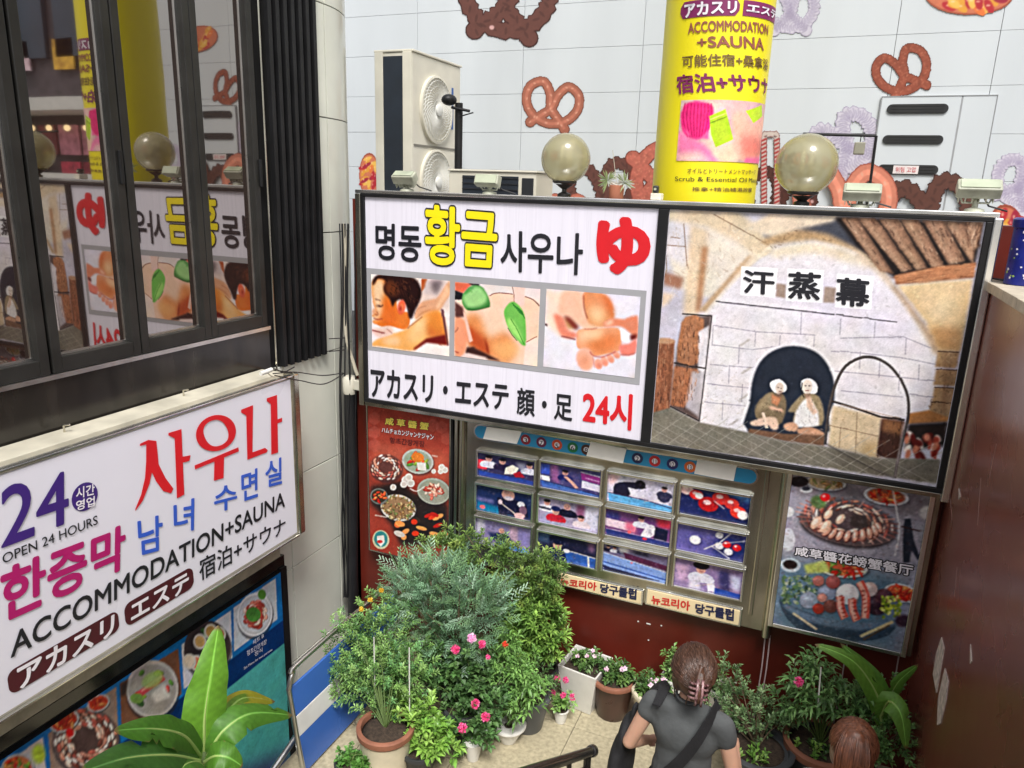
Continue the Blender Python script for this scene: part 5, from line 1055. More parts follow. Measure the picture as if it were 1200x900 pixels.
text(SA_, 'ACCOMMODATION+SAUNA', (35, 968, 1000, 464, 1000, 520, 35, 1055), S1, K, fc, off=.016)
text(SA_, '宿泊+サウナ', (697, 706, 1002, 553, 1002, 612, 700, 786), S1, K, fc, off=.012)
def rrect(surf, q, z, m, par, lift, name='badge'):
    w_ = [surf.uv(*z(*q[2*i:2*i+2])) for i in range(4)]; u0, u1, v1, v0 = (w_[0][0]+w_[3][0])/2, (w_[1][0]+w_[2][0])/2, (w_[0][1]+w_[1][1])/2, (w_[2][1]+w_[3][1])/2
    r = (v1-v0)*.33; o = []
    for (cx, cz_, a0) in ((u1-r, v1-r, 0), (u0+r, v1-r, 90), (u0+r, v0+r, 180), (u1-r, v0+r, 270)):
        for k in range(7): t = math.radians(a0+15*k); o.append((cx+math.cos(t)*r, cz_+math.sin(t)*r))
    if isinstance(surf, Cyl):                                        # follow the curve: strips between the two long sides
        n = 16; V = []; F_ = []
        for k in range(n+1):
            u = u0+(u1-u0)*k/n; d = min(u-u0, u1-u); h = r-math.sqrt(max(r*r-(r-d)**2, 0)) if d < r else 0
            V += [surf.xyz(u, v0+h, lift), surf.xyz(u, v1-h, lift)]
        for k in range(n): F_.append((2*k, 2*k+2, 2*k+3, 2*k+1))
        return build(name, V, F_, m, par)
    return shape(surf, None, ID, m, par, lift=lift, name=name, uvpts=o)
rrect(SA_, (26, 560, 416, 342, 416, 418, 28, 648), S2, MAROON, fc, .003); rrect(SA_, (436, 322, 679, 190, 679, 268, 438, 404), S2, MAROON, fc, .003)
text(SA_, 'アカスリ', (55, 545, 400, 355, 398, 428, 62, 628), S2, WHV, fc, off=.03, lift=.006); text(SA_, 'エステ', (455, 325, 662, 208, 660, 272, 458, 388), S2, WHV, fc, off=.03, lift=.006)
# ------------------------------------------------------------------ food board at the lower left
SF = PlaneX(-3.38)
fb = empty('food_photo_board', (-3.4, 2.5, FLOOR), 'blue and teal food photo board below the white left wall sign', 'sign')
fy0, fy1 = .6, 3.885; fz1 = -2.755; fz0 = LOW+.02
MB().box(XA+.001, -3.385, fy0, fy1+.015, fz0, fz1).out('board', m_blackmet, fb)
P = Paint(SF, (0, 890, 327, 670, 330, 900, 0, 1100), ID, 150, (66, 150, 150))
P.u0, P.u1, P.v0, P.v1 = 1.5, fy1, -4.7, fz1; P.W = int((P.u1-P.u0)*150); P.H = int((P.v1-P.v0)*150); P.a = np.ones((P.H, P.W, 3))*s8(84, 164, 158); P.al = np.zeros((P.H, P.W)); P.tr = S2
def uvp(pts, col, soft=0, **k): P._put(P.mask([((u-P.u0)/(P.u1-P.u0)*P.W, (P.v1-v)/(P.v1-P.v0)*P.H) for u, v in pts], soft), col, 1, k.get('nz', 0))
uvp([(1.4, -3.14), (4, -3.14), (4, -3.34), (1.4, -3.34)], (14, 52, 100)); uvp([(1.4, -2.7), (4, -2.7), (4, -3.145), (1.4, -3.145)], (28, 110, 170))
uvp([(1.4, -4.0), (3.0, -3.9), (3.9, -4.3), (3.9, -4.8), (1.4, -4.8)], (70, 66, 110), 20)
P.poly([(820, 337), (968, 232), (975, 377), (822, 490)], (196, 200, 206)); P.poly([(637, 465), (811, 345), (816, 512), (645, 622)], (206, 206, 212)); P.poly([(421, 603), (626, 480), (638, 640), (426, 770)], (120, 84, 66)); P.poly([(168, 778), (408, 614), (416, 800), (180, 960)], (150, 130, 120)); P.poly([(-60, 940), (150, 790), (164, 940), (-60, 1060)], (196, 190, 190))
plate(P, 895, 360, 62, 78, 12, (222, 222, 226), (206, 206, 212), MEAT, 36, .2, .62, seed=21, ring=True); P.ell(890, 360, 26, 26, (80, 130, 60), 0, 1, nz=.3); P.ell(920, 290, 14, 18, (90, 140, 60), 0, 1)
plate(P, 728, 480, 82, 98, 8, (70, 60, 62), (56, 48, 50), SALAD, 4, .2, seed=22)
for (x, y_, c) in ((702, 455, (206, 170, 110)), (740, 420, (190, 150, 90)), (690, 530, (200, 120, 90)), (770, 430, (170, 90, 60)), (665, 525, (214, 200, 180))): P.ell(x, y_, 24, 28, (206, 200, 190)); P.ell(x, y_, 17, 20, c, 0, .6, nz=.2)
plate(P, 535, 622, 92, 102, 10, (186, 182, 178), (160, 156, 150), SALAD, 8, .2, seed=23); P.line([(490, 640), (530, 610), (575, 580)], 22, (190, 76, 80), 1); P.line([(495, 630), (570, 575)], 7, (226, 160, 150), 1, nz=.3); P.ell(535, 590, 40, 26, (160, 190, 110), -30, 2, .8); P.ell(480, 655, 24, 18, (120, 150, 80), 0, 1); P.poly([(530, 640), (575, 600), (600, 650), (545, 670)], (214, 210, 204), 2)
P.poly([(421, 603), (450, 590), (440, 640), (424, 650)], (60, 50, 50), 2)
plate(P, 300, 800, 118, 112, -14, (110, 92, 90), (90, 70, 66), CRAB, 90, .12, .92, seed=24, ring=True); plate(P, 225, 735, 55, 36, -25, (210, 206, 206), (170, 60, 40), KIM, 16, .25, seed=25); plate(P, 345, 672, 42, 28, -25, (210, 206, 206), (190, 70, 50), KIM, 12, .25, seed=26); P.ell(245, 775, 14, 16, (200, 30, 36))
plate(P, 60, 900, 60, 50, -20, (190, 186, 186), (190, 120, 80), KIM+SALAD, 24, .22, seed=27); P.ell(135, 850, 24, 34, (170, 190, 70), 0, 2, nz=.3)
P.clutter(1500, [(120, 90, 84), (200, 190, 186), (60, 50, 50), (40, 90, 130)], 8, (.7, 2.4), .3, .2); P.finish(); pb = P.out('printed_board', fb, .002)
for ch, q in (('세트 B', (885, 452, 925, 425, 925, 440, 887, 468)), ('함초간장게장', (865, 488, 935, 445, 935, 462, 867, 506)), ('정식', (893, 492, 920, 475, 920, 490, 893, 508)), ('Set Menu for two persons', (855, 545, 955, 478, 955, 488, 856, 556)), ('메뉴', (540, 735, 560, 722, 560, 742, 540, 755))): text(SF, ch, q, S2, WHV, fb, off=.0, lift=.006)
# ------------------------------------------------------------------ yellow pillar
PR = .342; PCX, PCY = -.851, 5.35
pil = empty('yellow_pillar', (PCX, PCY, STREET), 'round yellow advertising pillar with purple lettering and a massage picture', 'pillar')
MB().lathe([(PR, STREET), (PR, 3.4), (PR-.02, 3.42)], (PCX, PCY, 0), n=72).out('pillar_body', mat('yellow_film', tuple(lin(s8(240, 226, 30))), .35, var=.05, scale=2), pil, smooth=40)
SC = Cyl(PCX, PCY, PR); Y = T(765, 0, 3.673)
rrect(SC, (120, 12, 375, -4, 373, 66, 122, 88), Y, PURP, pil, .003)
text(SC, 'アカスリ', (138, 18, 362, 4, 360, 58, 140, 80), Y, WHV, pil, off=.04, lift=.006)
_a = SC.uv(*Y(392, 0)); _b = SC.uv(*Y(392, 68))
def quadS(u0, u1, z1, z0): return [np.array([u0, z1]), np.array([u1, z1]), np.array([u1, z0]), np.array([u0, z0])]
class UVT:                                                          # text straight in surface coordinates
    pass
def text_uv(surf, s, u0, u1, z0, z1, material, parent, off=.02, lift=.006):
    v0, f0 = text_geo(s, 0.); v, f, L = bold(v0, f0, off); lo, hi = v.min(0), v.max(0); n = (v-lo)/(hi-lo)
    return build('lettering', [surf.xyz(u0+(u1-u0)*a, z0+(z1-z0)*b, lift+l*.00008) for (a, b), l in zip(n, L)], f, material, parent)
_z1, _z0 = _a[1], _b[1]
n = 14; V = []; F_ = []
for k in range(n+1): u = _a[0]+.34*k/n; V += [SC.xyz(u, _z0, .003), SC.xyz(u, _z1, .003)]
for k in range(n): F_.append((2*k, 2*k+2, 2*k+3, 2*k+1))
build('badge', V, F_, PURP, pil)
text_uv(SC, 'エステ', _a[0]+.02, _a[0]+.32, _z0+.02, _z1-.02, WHV, pil, off=.04)
text(SC, 'ACCOMMODATION', (153, 100, 495, 108, 493, 152, 153, 148), Y, BROWNV, pil, off=.025)
text(SC, '+SAUNA', (190, 162, 476, 166, 476, 220, 192, 208), Y, BROWNV, pil, off=.025)
text(SC, '可能住宿+桑拿浴', (128, 240, 495, 256, 492, 306, 128, 294), Y, OLIVEV, pil, off=.02)
text(SC, '宿泊+サウナ', (102, 324, 490, 336, 488, 412, 104, 408), Y, PURP, pil, off=.03)
text(SC, 'オイルとトリートメントマッサージ', (150, 724, 440, 732, 438, 752, 150, 748), Y, OLIVEV, pil, off=.01)
text(SC, 'Scrub & Essential Oil Massage', (97, 760, 462, 768, 460, 792, 98, 786), Y, K, pil, off=.0)
text(SC, '推拿+精油補濕按摩', (170, 804, 424, 808, 424, 826, 170, 822), Y, OLIVEV, pil, off=.01)
P = Paint(SC, (118, 438, 476, 444, 462, 704, 108, 695), Y, 240, (214, 180, 176))
P.poly([(110, 560), (180, 590), (240, 640), (300, 700), (110, 705)], (236, 130, 170), 3); P.poly([(110, 660), (200, 650), (260, 700), (110, 705)], (240, 196, 190), 4)
P.poly([(250, 440), (320, 440), (300, 500), (250, 490)], (232, 196, 186), 3); P.poly([(240, 500), (330, 600), (400, 640), (360, 700), (280, 690), (240, 620)], (238, 204, 180), 3, sm=2)
P.poly([(340, 500), (400, 480), (476, 520), (470, 690), (380, 690), (340, 600)], (236, 184, 164), 3, sm=2); P.poly([(370, 580), (470, 600), (465, 680), (390, 680)], (222, 120, 110), 7, .8); P.poly([(400, 680), (470, 675), (466, 705), (390, 705)], (240, 120, 160), 2)
P.poly([(130, 470), (160, 440), (240, 445), (262, 480), (240, 560), (200, 600), (140, 580), (122, 530)], (230, 60, 130), 1, sm=3)
for i in range(9): P.line([(140+i*14, 445), (132+i*15, 510), (150+i*10, 590)], 1.6, (176, 24, 84), .5, .8, sm=3)
P.poly([(130, 540), (170, 590), (240, 600), (240, 560), (200, 600), (150, 580)], (240, 110, 160), 1)
P.poly([(244, 500), (312, 470), (345, 600), (270, 634), (250, 580)], (182, 208, 60), .8); P.line([(248, 530), (318, 502)], 3, (120, 140, 40), .6); P.line([(246, 515), (314, 488)], 2, (226, 236, 140), .6)
P.poly([(398, 478), (466, 452), (468, 500), (430, 530)], (190, 216, 70), .8)
P.finish(); P.out('printed_photo', pil, .004)
# ------------------------------------------------------------------ air conditioning units behind the sign
def ac_big():
    x0, x1, y0, y1, z0, z1 = -4.13, -3.735, 6.4, 7.38, -.42, 1.165
    t = empty('outdoor_ac_unit', ((x0+x1)/2, (y0+y1)/2, STREET), 'tall cream outdoor air conditioner with two round fan grilles above the sign', 'air conditioner')
    b = MB().box(x0, x1, y0, y1, z0, z1).out('casing', m_cream, t, bevel=.012)
    MB().box(x0-.01, x1+.012, y0-.01, y1+.01, z1+.001, z1+.022).out('top_cover', m_cream, t, bevel=.006)
    MB().box(x0+.085, x1-.10, y0-.012, y0+.02, z0+.04, z1-.035).out('coil_panel', mat('dark_coil', (.012, .018, .028), .55, var=.2), t)
    for a in (x0, x1-.095): MB().box(a, a+.09 if a == x0 else x1, y0-.018, y0-.001, z0, z1).out('corner_post', m_cream, t, bevel=.005)
    for cz in (.70, .02):
        cy = y0+.44; r = .295
        g = MB().lathe([(r+.02, 0), (r+.02, .03), (r, .034), (r, .005)], n=40, M=Matrix.Rotation(math.pi/2, 4, 'Y'), c=(x1+.001, cy, cz)); ring = g.out('fan_ring', m_cream, t, smooth=40)
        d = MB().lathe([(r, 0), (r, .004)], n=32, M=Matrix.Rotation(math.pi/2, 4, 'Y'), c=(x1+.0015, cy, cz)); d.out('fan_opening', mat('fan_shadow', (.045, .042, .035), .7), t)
        gr = MB(); nb = 40
        for k in range(nb):
            pts = []
            for j in range(7):
                q = .05+(r-.05)*j/6; a = 2*math.pi*k/nb+(j/6)**1.2*.9; pts.append((x1+.03+.012*math.sin(math.pi*j/6), cy+math.cos(a)*q, cz+math.sin(a)*q))
            gr.tube(pts, .0034, 4, False)
        for q in (.10, .16, .22, .27): gr.tube([(x1+.038, cy+math.cos(2*math.pi*k/32)*q, cz+math.sin(2*math.pi*k/32)*q) for k in range(33)], .0022, 4, False)
        gr.out('fan_grille', m_white, ring)
        MB().lathe([(.055, 0), (.055, .02), (.04, .028)], n=20, M=Matrix.Rotation(math.pi/2, 4, 'Y'), c=(x1+.032, cy, cz)).out('grille_hub', m_white, ring, smooth=40)
    MB().box(x1-.002, x1+.006, y0+.02, y1-.02, .345, .365).out('seam', mat('seam_shadow', (.2, .19, .16), .7), t)
    MB().box(x1+.001, x1+.005, y1-.2, y1-.165, .55, .95).out('blue_label', flat('label_blue', (40, 90, 160)), t)
    for yy in (y0+.15, y1-.15):
        for xx in (x0+.05, x1-.05): MB().box(xx-.025, xx+.025, yy-.03, yy+.03, STREET, z0-.001).out('leg', m_steel_d, t)
ac_big()
def ac_small():
    a, b = PY(526, 199, 5.75), PY(619, 201, 5.75)
    x0, x1, y0, y1, z1 = a[0], b[0]+.07, 5.75, 6.15, a[2]-.01; z0 = z1-.62
    t = empty('outdoor_ac_unit', ((x0+x1)/2, 5.95, STREET), 'low wide outdoor air conditioner with black grille, half hidden behind the sign', 'air conditioner')
    MB().box(x0, x1, y0, y1, z0, z1).out('casing', m_cream, t, bevel=.01)
    MB().box(x0-.01, x1+.01, y0-.012, y1+.01, z1+.001, z1+.018).out('top_cover', m_cream, t, bevel=.005)
    g0, g1 = x0+.13, x1-.15
    MB().box(g0, g1, y0-.006, y0+.01, z0+.04, z1-.03).out('coil_panel', MATS['dark_coil'], t)
    for k in range(12):
        z = z1-.045-k*.045; MB().box(g0, g1, y0-.012, y0-.0065, z-.004, z+.004).out('grille_bar', m_dark, t)
    MB().box(g1+.03, x1-.02, y0-.008, y0+.01, z0+.05, z1-.04).out('side_panel', m_dark, t, bevel=.004)
    for xx in (x0+.06, x1-.06): MB().box(xx-.03, xx+.03, y0+.05, y1-.05, STREET, z0-.001).out('leg', m_steel_d, t)
ac_small()
# black post with a dome head
a = PY(530, 118, 6.2); b = PY(537, 196, 6.2)
t = empty('camera_post', (b[0], 6.2, STREET), 'thin black post with small dome head beside the tall air conditioner', 'post')
MB().tube([(b[0], 6.2, STREET), (b[0], 6.2, a[2]-.02)], .035, 14).out('pole', m_blackmet, t, smooth=40)
MB().sphere((a[0], 6.14, a[2]), .06, 14, 8, (1.1, 1.3, .8)).out('dome_head', m_blackmet, t, smooth=True)
MB().tube([(a[0]+.02, 6.15, a[2]-.06), (b[0]+.12, 6.17, a[2]-.09)], .012, 8).tube([(b[0], 6.17, a[2]-.14), (b[0]+.14, 6.2, a[2]-.10)], .006, 6).out('bracket', m_blackmet, t)
# ------------------------------------------------------------------ globe lamps standing on the sign
m_globe = mat('smoked_globe', (.56, .52, .32), .16, trans=.6, var=.06, scale=3, spec=.5)
m_tube = mat('lamp_tube_white', (.75, .72, .6), .3)
def globe(px, py, dia, label):
    y = 4.87; p = PY(px, py, y); dist = math.sqrt(p@p); r = dia*dist/F/2; c = (p[0], y, p[2]); z0 = -.05
    t = empty('globe_lamp', (p[0], y, z0), label, 'lamp', 'globe lamps standing behind the sign')
    MB().sphere(c, r, 40, 24).out('globe', m_globe, t, smooth=True)
    MB().lathe([(r*.42, c[2]-r*.98), (r*.5, c[2]-r*.93), (r*.5, c[2]-r*.86), (r*.30, c[2]-r*.84)], (c[0], y, 0), n=28).out('collar', m_frame, t, smooth=40)
    MB().lathe([(.045, z0-.02), (.045, z0+.015), (.016, z0+.03), (.016, c[2]-r*1.2), (r*.38, c[2]-r*1.0)], (c[0], y, 0), n=20).out('stem', m_frame, t, smooth=40)
    MB().lathe([(r*.3, c[2]-r*.8), (r*.26, c[2]-r*.55), (r*.2, c[2]-r*.5)], (c[0], y, 0), n=18).out('lamp_holder', m_tube, t, smooth=40)
    for k in range(4):
        a = math.pi/4+math.pi/2*k; x, yy = c[0]+math.cos(a)*r*.13, y+math.sin(a)*r*.13
        MB().tube([(x, yy, c[2]-r*.5), (x, yy, c[2]+r*.35)], r*.055, 8).out('bulb_tube', m_tube, t, smooth=True)
globe(663, 186, 55, 'left of the two globe lamps, above the white sign face')
globe(945, 193, 63, 'right of the two globe lamps, beside the yellow pillar above the kiln picture')
# ------------------------------------------------------------------ floodlights on the sign's top rail
m_lens = mat('floodlight_glass', (.42, .46, .34), .12, var=.25, spec=.8); m_flood = mat('aged_flood_body', (.36, .37, .29), .45, var=.3, scale=12)
def flood(px, py, wpx, label, tilt=-.25, yaw=0.):
    y = 4.66; p = PY(px, py, y); z0 = -.05; wd = wpx*.86*math.sqrt(p@p)/F
    t = empty('floodlight', (p[0], y, z0), label, 'floodlight', 'floodlights on the top rail of the sign')
    M = Matrix.Translation((p[0], y-.03, p[2])) @ Matrix.Rotation(yaw, 4, 'Z') @ Matrix.Rotation(tilt, 4, 'X')
    h = wd*.42
    MB().box(-wd/2, wd/2, -.035, .03, -h/2, h/2, M).out('housing', m_flood, t, bevel=.008)
    MB().box(-wd*.43, wd*.43, -.041, -.0355, -h*.38, h*.38, M).out('lens', m_lens, t)
    for k in range(6): MB().box(-wd*.42+k*wd*.155, -wd*.40+k*wd*.155, .031, .06, -h*.42, h*.42, M).out('cooling_fin', m_flood, t)
    MB().lathe([(.05, z0-.001), (.045, z0+.012), (.015, z0+.02), (.012, max(p[2]-.02, z0+.03))], (p[0], y, 0), n=16).out('mount', m_flood, t, smooth=40)
    MB().tube([(p[0]-wd*.45, y-.02, p[2]), (p[0]-wd*.3, y, p[2]-h*.8), (p[0]+wd*.3, y, p[2]-h*.8), (p[0]+wd*.45, y-.02, p[2])], .006, 6).out('bracket', m_flood, t)
    MB().tube([(p[0]+.02, y+.03, p[2]-.01), (p[0]+.07, y+.05, z0+.03), (p[0]+.16, y+.06, z0+.006)], .005, 6).out('cable', m_blackmet, t)
flood(477, 209, 32, 'white floodlight in front of the tall air conditioner', -1.0)
flood(574, 212, 34, 'white floodlight in front of the low air conditioner with the black grille', -.35)
flood(1010, 226, 42, 'wide floodlight right of the globe lamp above the kiln picture', -.9)
flood(1146, 222, 44, 'wide floodlight at the right end of the sign, by the corner', -.9)
# little camera left of the pillar
p = PY(770, 232, 4.70); t = empty('sign_camera', (p[0], 4.68, -.05), 'small black and white camera on the rail just left of the yellow pillar', 'camera')
MB().box(p[0]-.03, p[0]+.035, 4.64, 4.72, -.05, -.01).out('base', m_cream, t, bevel=.006); MB().box(p[0]-.02, p[0]+.012, 4.65, 4.70, -.009, .035).out('camera_head', m_dark, t, bevel=.008)
MB().lathe([(.008, 0), (.008, .01)], n=12, M=Matrix.Rotation(math.pi/2, 4, 'X'), c=(p[0]-.004, 4.65, .014)).out('lens', m_lens, t)
# thin hanger frame beside the right globe
q = [PY(941, 157, 5.1), PY(1027, 159, 5.1), PY(1018, 228, 5.1)]
t = empty('hanger_bracket', (q[2][0], 5.1, STREET), 'thin black angled hanger with small box, right of the right globe lamp', 'bracket')
MB().tube([(q[0][0], 5.1, q[0][2]), (q[1][0], 5.1, q[1][2])], .009, 8).out('arm', m_blackmet, t)
MB().tube([(q[1][0], 5.1, q[1][2]), (q[2][0], 5.1, q[2][2]), (q[2][0], 5.1, STREET)], .008, 8).out('post', m_blackmet, t)
p = PY(1007, 174, 5.1); MB().tube([(p[0], 5.1, q[0][2]), (p[0], 5.1, p[2])], .003, 5).out('hanging_wire', m_blackmet, t); MB().box(p[0]-.03, p[0]+.03, 5.07, 5.13, p[2]-.035, p[2]+.035).out('sensor_box', mat('khaki_box', (.25, .24, .18), .5), t, bevel=.006)
# ------------------------------------------------------------------ cables between column and sign
m_cable = mat('black_cable', (.012, .012, .014), .45, var=.3)
def cablerun(name, pts, r, m, label, cat, group=None, k=8):
    q = spline([np.array(p, float) for p in pts], k, False); t = MB().tube(q, r, 8).out(name, m, None, smooth=40); tag(t, label, cat, group); return t
def Lp(px, py, x=None, y=4.70): return tuple(PY(px, py, y))
cablerun('conduit', [Lp(403, 262), Lp(405, 300), Lp(403, 345), Lp(406, 395), Lp(414, 425), Lp(419, 440)], .014, m_beige_pipe, 'beige conduit running down beside the white column', 'conduit')
t = empty('drain_pipe', Lp(411, 700, y=4.72), 'thick black pipe with white connector between the column and the menu poster', 'pipe')
a = Lp(410, 458, y=4.72); b = PY(413, 700, 4.72)
MB().tube([(a[0], a[1], a[2]), (a[0]+.01, 4.72, -2.2), (b[0], 4.72, FLOOR)], .042, 14).out('pipe', m_cable, t, smooth=40)
MB().lathe([(.05, a[2]-.02), (.055, a[2]), (.055, a[2]+.1), (.04, a[2]+.12)], (a[0], 4.72, 0), n=20).out('connector', m_cream, t, smooth=40)
MB().box(a[0]+.05, a[0]+.11, 4.69, 4.75, a[2]+.02, a[2]+.1).out('clamp', m_cream, t, bevel=.008)
G_ = 'thin black cables beside the column'
for i, (xs, r) in enumerate((((401, 402, 399, 402, 401, 405), .007), ((408, 407, 410, 406, 408, 407), .008), ((404, 405, 404, 405, 404, 403), .006), ((398, 400, 398, 400, 404, 409), .005), ((417, 416, 417, 416, 417, 418), .006))):
    ys = (262, 350, 450, 540, 620, 700)
    cablerun('cable', [Lp(x, y, y=4.67+.012*i) for x, y in zip(xs, ys)], r, m_cable, ['black cable nearest the column running straight down', 'thick black cable in the bundle behind the conduit', 'thin black cable in the middle of the bundle', 'loose black cable that bends right towards the plants', 'black cable hugging the left edge of the sign'][i], 'cable', G_)
t = empty('wall_clutter', PX(338, 432, -3.25), 'tangle of thin wires and a connector on the end of the left sign', 'wires')
def W(px, py): return tuple(PX(px, py, -3.18))
for pts, r in (([W(320, 438), W(345, 436), W(378, 440), W(402, 437)], .004), ([W(322, 440), W(352, 446), W(380, 450), W(404, 437)], .004), ([W(306, 440), W(320, 432), W(332, 436), W(345, 430)], .004), ([W(310, 434), W(322, 442), W(338, 434), W(346, 440)], .003), ([W(386, 397), W(404, 396)], .004), ([W(386, 412), W(404, 410)], .004)):
    q = spline([np.array(p) for p in pts], 6, False) if len(pts) > 2 else pts; MB().tube(q, r, 6).out('wire', m_cable if r > .0035 else m_beige_pipe, t)
p = W(312, 436); MB().tube([(p[0], p[1]-.05, p[2]), (p[0], p[1]+.05, p[2]+.006)], .014, 10).out('wire_connector', m_white, t)
# ------------------------------------------------------------------ blue board in its tube frame (left of the plants)
t = empty('blue_barrier', (-2.65, 3.5, FLOOR), 'leaning blue and white barrier in a silver tube frame, left of the potted shrubs', 'barrier')
def BP(px, py, dx=0.): d = ray(px, py); s = (-2.70+dx)/d[0]; return d*s
zt_ = BP(340, 808)[2]; y0_ = BP(339, 808)[1]; y1_ = 4.35
def lean(y, z): return (-2.70+(zt_-z)*.16, y, z)
def pan(name, z1, z0, m, lift=0.):
    th = .018; v = []
    for (y, z) in ((y0_, z1), (y1_, z1), (y1_, z0), (y0_, z0)): x, yy, zz_ = lean(y, z); v += [(x+lift, yy, zz_), (x+lift-th, yy, zz_)]
    f = [(0, 2, 4, 6), (1, 7, 5, 3), (0, 1, 3, 2), (2, 3, 5, 4), (4, 5, 7, 6), (6, 7, 1, 0)]
    return build(name, v, f, m, t, bevel=.003)
m_blue = mat('blue_board_film', (.045, .14, .48), .25, var=.12, scale=2, spec=.6)
zb1 = zt_-.19; zb2 = zb1-.135
pan('blue_panel', zt_, zb1+.001, m_blue); pan('white_band', zb1, zb2+.001, mat('white_band_film', (.68, .68, .66), .3, var=.08), .002); pan('blue_panel', zb2, FLOOR+.02, m_blue)
for y in (3.62, 3.98): MB().box(-2.58, -2.574, y, y+.004, FLOOR+.03, FLOOR+.06).out('panel_seam', m_grout, t)
r0 = zt_+.13
pts = [(-2.70, y1_, r0), (-2.70, y0_+.13, r0), (-2.70, y0_+.04, r0-.035), (-2.70, y0_+.0, r0-.11), (-2.70, y0_-.006, zt_)]+[lean(y0_-.012, z) for z in (zt_-.3, FLOOR)]
MB().tube(spline(pts[:5], 6, False)+pts[5:], .016, 12).out('tube_frame', m_alu, t, smooth=40)
MB().tube([(-2.70, y1_, r0), (-2.70, y1_, zt_), lean(y1_, FLOOR)], .016, 12).out('tube_leg', m_alu, t, smooth=40)
t = empty('silver_handrail', (-2.78, 3.3, FLOOR), 'silver tube handrail passing behind the banana plant at bottom left', 'handrail')
a = PX(352, 856, -2.75); b = PX(318, 905, -2.75)
MB().tube([tuple(a), tuple(b), tuple(a+(b-a)*2.2)], .020, 12).out('rail', m_alu, t, smooth=40); e = a+(b-a)*2.2
MB().tube([tuple(a), (a[0], a[1]+.02, FLOOR)], .016, 10).out('post', m_alu, t, smooth=40)
# ------------------------------------------------------------------ black handrail at the foot of the stairs
t = empty('black_handrail', (-.78, 3.0, FLOOR), 'black stair handrail with round end cap, in front of the plants beside the woman', 'handrail')
d = np.array([0, -math.cos(math.radians(34.5)), math.sin(math.radians(34.5))])
e0 = PY(694, 880, 2.95)
m_rail = mat('worn_black_rail', (.02, .018, .017), .22, .2, var=.3, spec=.6)
MB().tube([tuple(e0), tuple(e0+d*.03), tuple(e0+d*3.2)], .022, 14).out('top_rail', m_rail, t, smooth=40)
MB().tube([tuple(e0-d*.03), tuple(e0-d*.005), tuple(e0+d*.035)], [.024, .030, .027], 16).out('end_cap', m_rail, t, smooth=50)
lo = e0+d*.06+np.array([0, 0, -.09]); MB().tube([tuple(lo), tuple(lo+d*3.1)], .012, 8).out('lower_rail', m_rail, t)
for k in range(9):
    c = e0+d*(.10+.36*k); base = FLOOR if c[1] > 2.6 else FLOOR+rise*(int((2.6-c[1])/tread)+1)
    MB().tube([tuple(c), (c[0], c[1], base)], .011 if k else .018, 10).out('baluster', m_rail, t)
# ------------------------------------------------------------------ things on the right ledge
p = PY(1196, 300, 4.55)
m_tin = mat('blue_printed_tin', (.012, .02, .22), .3, var=.3, scale=12)
t = empty('blue_tin', (p[0]+.03, 4.45, ZC), 'blue lidded tin with white blossom pattern on the right ledge', 'tin')
cx, cy = PY(1206, 300, 4.5)[0], 4.5; zt2 = PY(1190, 255, 4.4)[2]
MB().lathe([(.088, ZC+.003), (.088, zt2-.05)], (cx, cy, 0), n=32).out('tin_body', m_tin, t, smooth=40)
MB().lathe([(.096, zt2-.048), (.098, zt2-.01), (.085, zt2)], (cx, cy, 0), n=32).out('lid', m_tin, t, smooth=40)
sc2 = Cyl(cx, cy, .088); rg = random.Random(4)
for k in range(34):
    u, v, r = rg.uniform(-.12, .10), rg.uniform(ZC+.02, zt2-.06), rg.uniform(.004, .008); n = 10
    build('blossom', [sc2.xyz(u+math.cos(2*math.pi*j/n)*r*(1+.35*math.cos(2.5*2*math.pi*j/n*2)), v+math.sin(2*math.pi*j/n)*r, .0015+.00003*k) for j in range(n)], [tuple(range(n))[::-1]], WHV if k % 4 else flat('tin_green', (150, 180, 90)), t)
t = empty('coiled_cable', (XC+.1, 4.5, ZC), 'thin dark cables lying across the stone coping beside the blue tin', 'cable')
for k in range(4):
    pts = [(XC-.02, 4.70-.02*k, ZC+.006+.003*k), (XC+.10, 4.66-.03*k, ZC+.006), (XC+.22, 4.60+.01*k, ZC+.012), (XC+.40, 4.55-.06*k, ZC+.006)]
    MB().tube(spline([np.array(q) for q in pts], 6, False), .005, 6).out('cable_strand', m_cable, t)
# dried white plant in a glass behind the sign
p = PY(716, 214, 4.86)
t = empty('dried_plant', (p[0], 4.86, -.06), 'small spiky white dried plant behind the sign rail, left of the yellow pillar', 'plant')
m_dry = leaf_mat('dried_leaf'); rg = random.Random(12); V, F_, Cc = [], [], []
for (px, py, n, r) in ((712, 212, 60, .075), (732, 214, 60, .075)):
    c = PY(px, py, 4.86)
    for k in range(n):
        d_ = Vector((rg.gauss(0, 1), rg.gauss(0, .6), rg.gauss(.2, 1))).normalized(); L_ = r*rg.uniform(.6, 1.15); w_ = .0035
        s_ = d_.cross(Vector((0, 1, .2))).normalized()*w_; b = Vector(c); k0 = len(V)
        V += [b-s_, b+s_, b+d_*L_*.6+s_*1.2, b+d_*L_, b+d_*L_*.6-s_*1.2]; F_.append((k0, k0+1, k0+2, k0+3, k0+4))
        c_ = (.62, .66, .6) if rg.random() < .6 else (.30, .38, .16); Cc += [c_]*5
build('dry_leaves', V, F_, m_dry, t, cols=Cc, kind='stuff')
MB().lathe([(.045, -.075), (.05, .03), (.048, .032)], (PY(722, 230, 4.86)[0], 4.86, 0), n=20).out('pot', mat('terracotta', (.36, .13, .07), .75, var=.2), t, smooth=40)
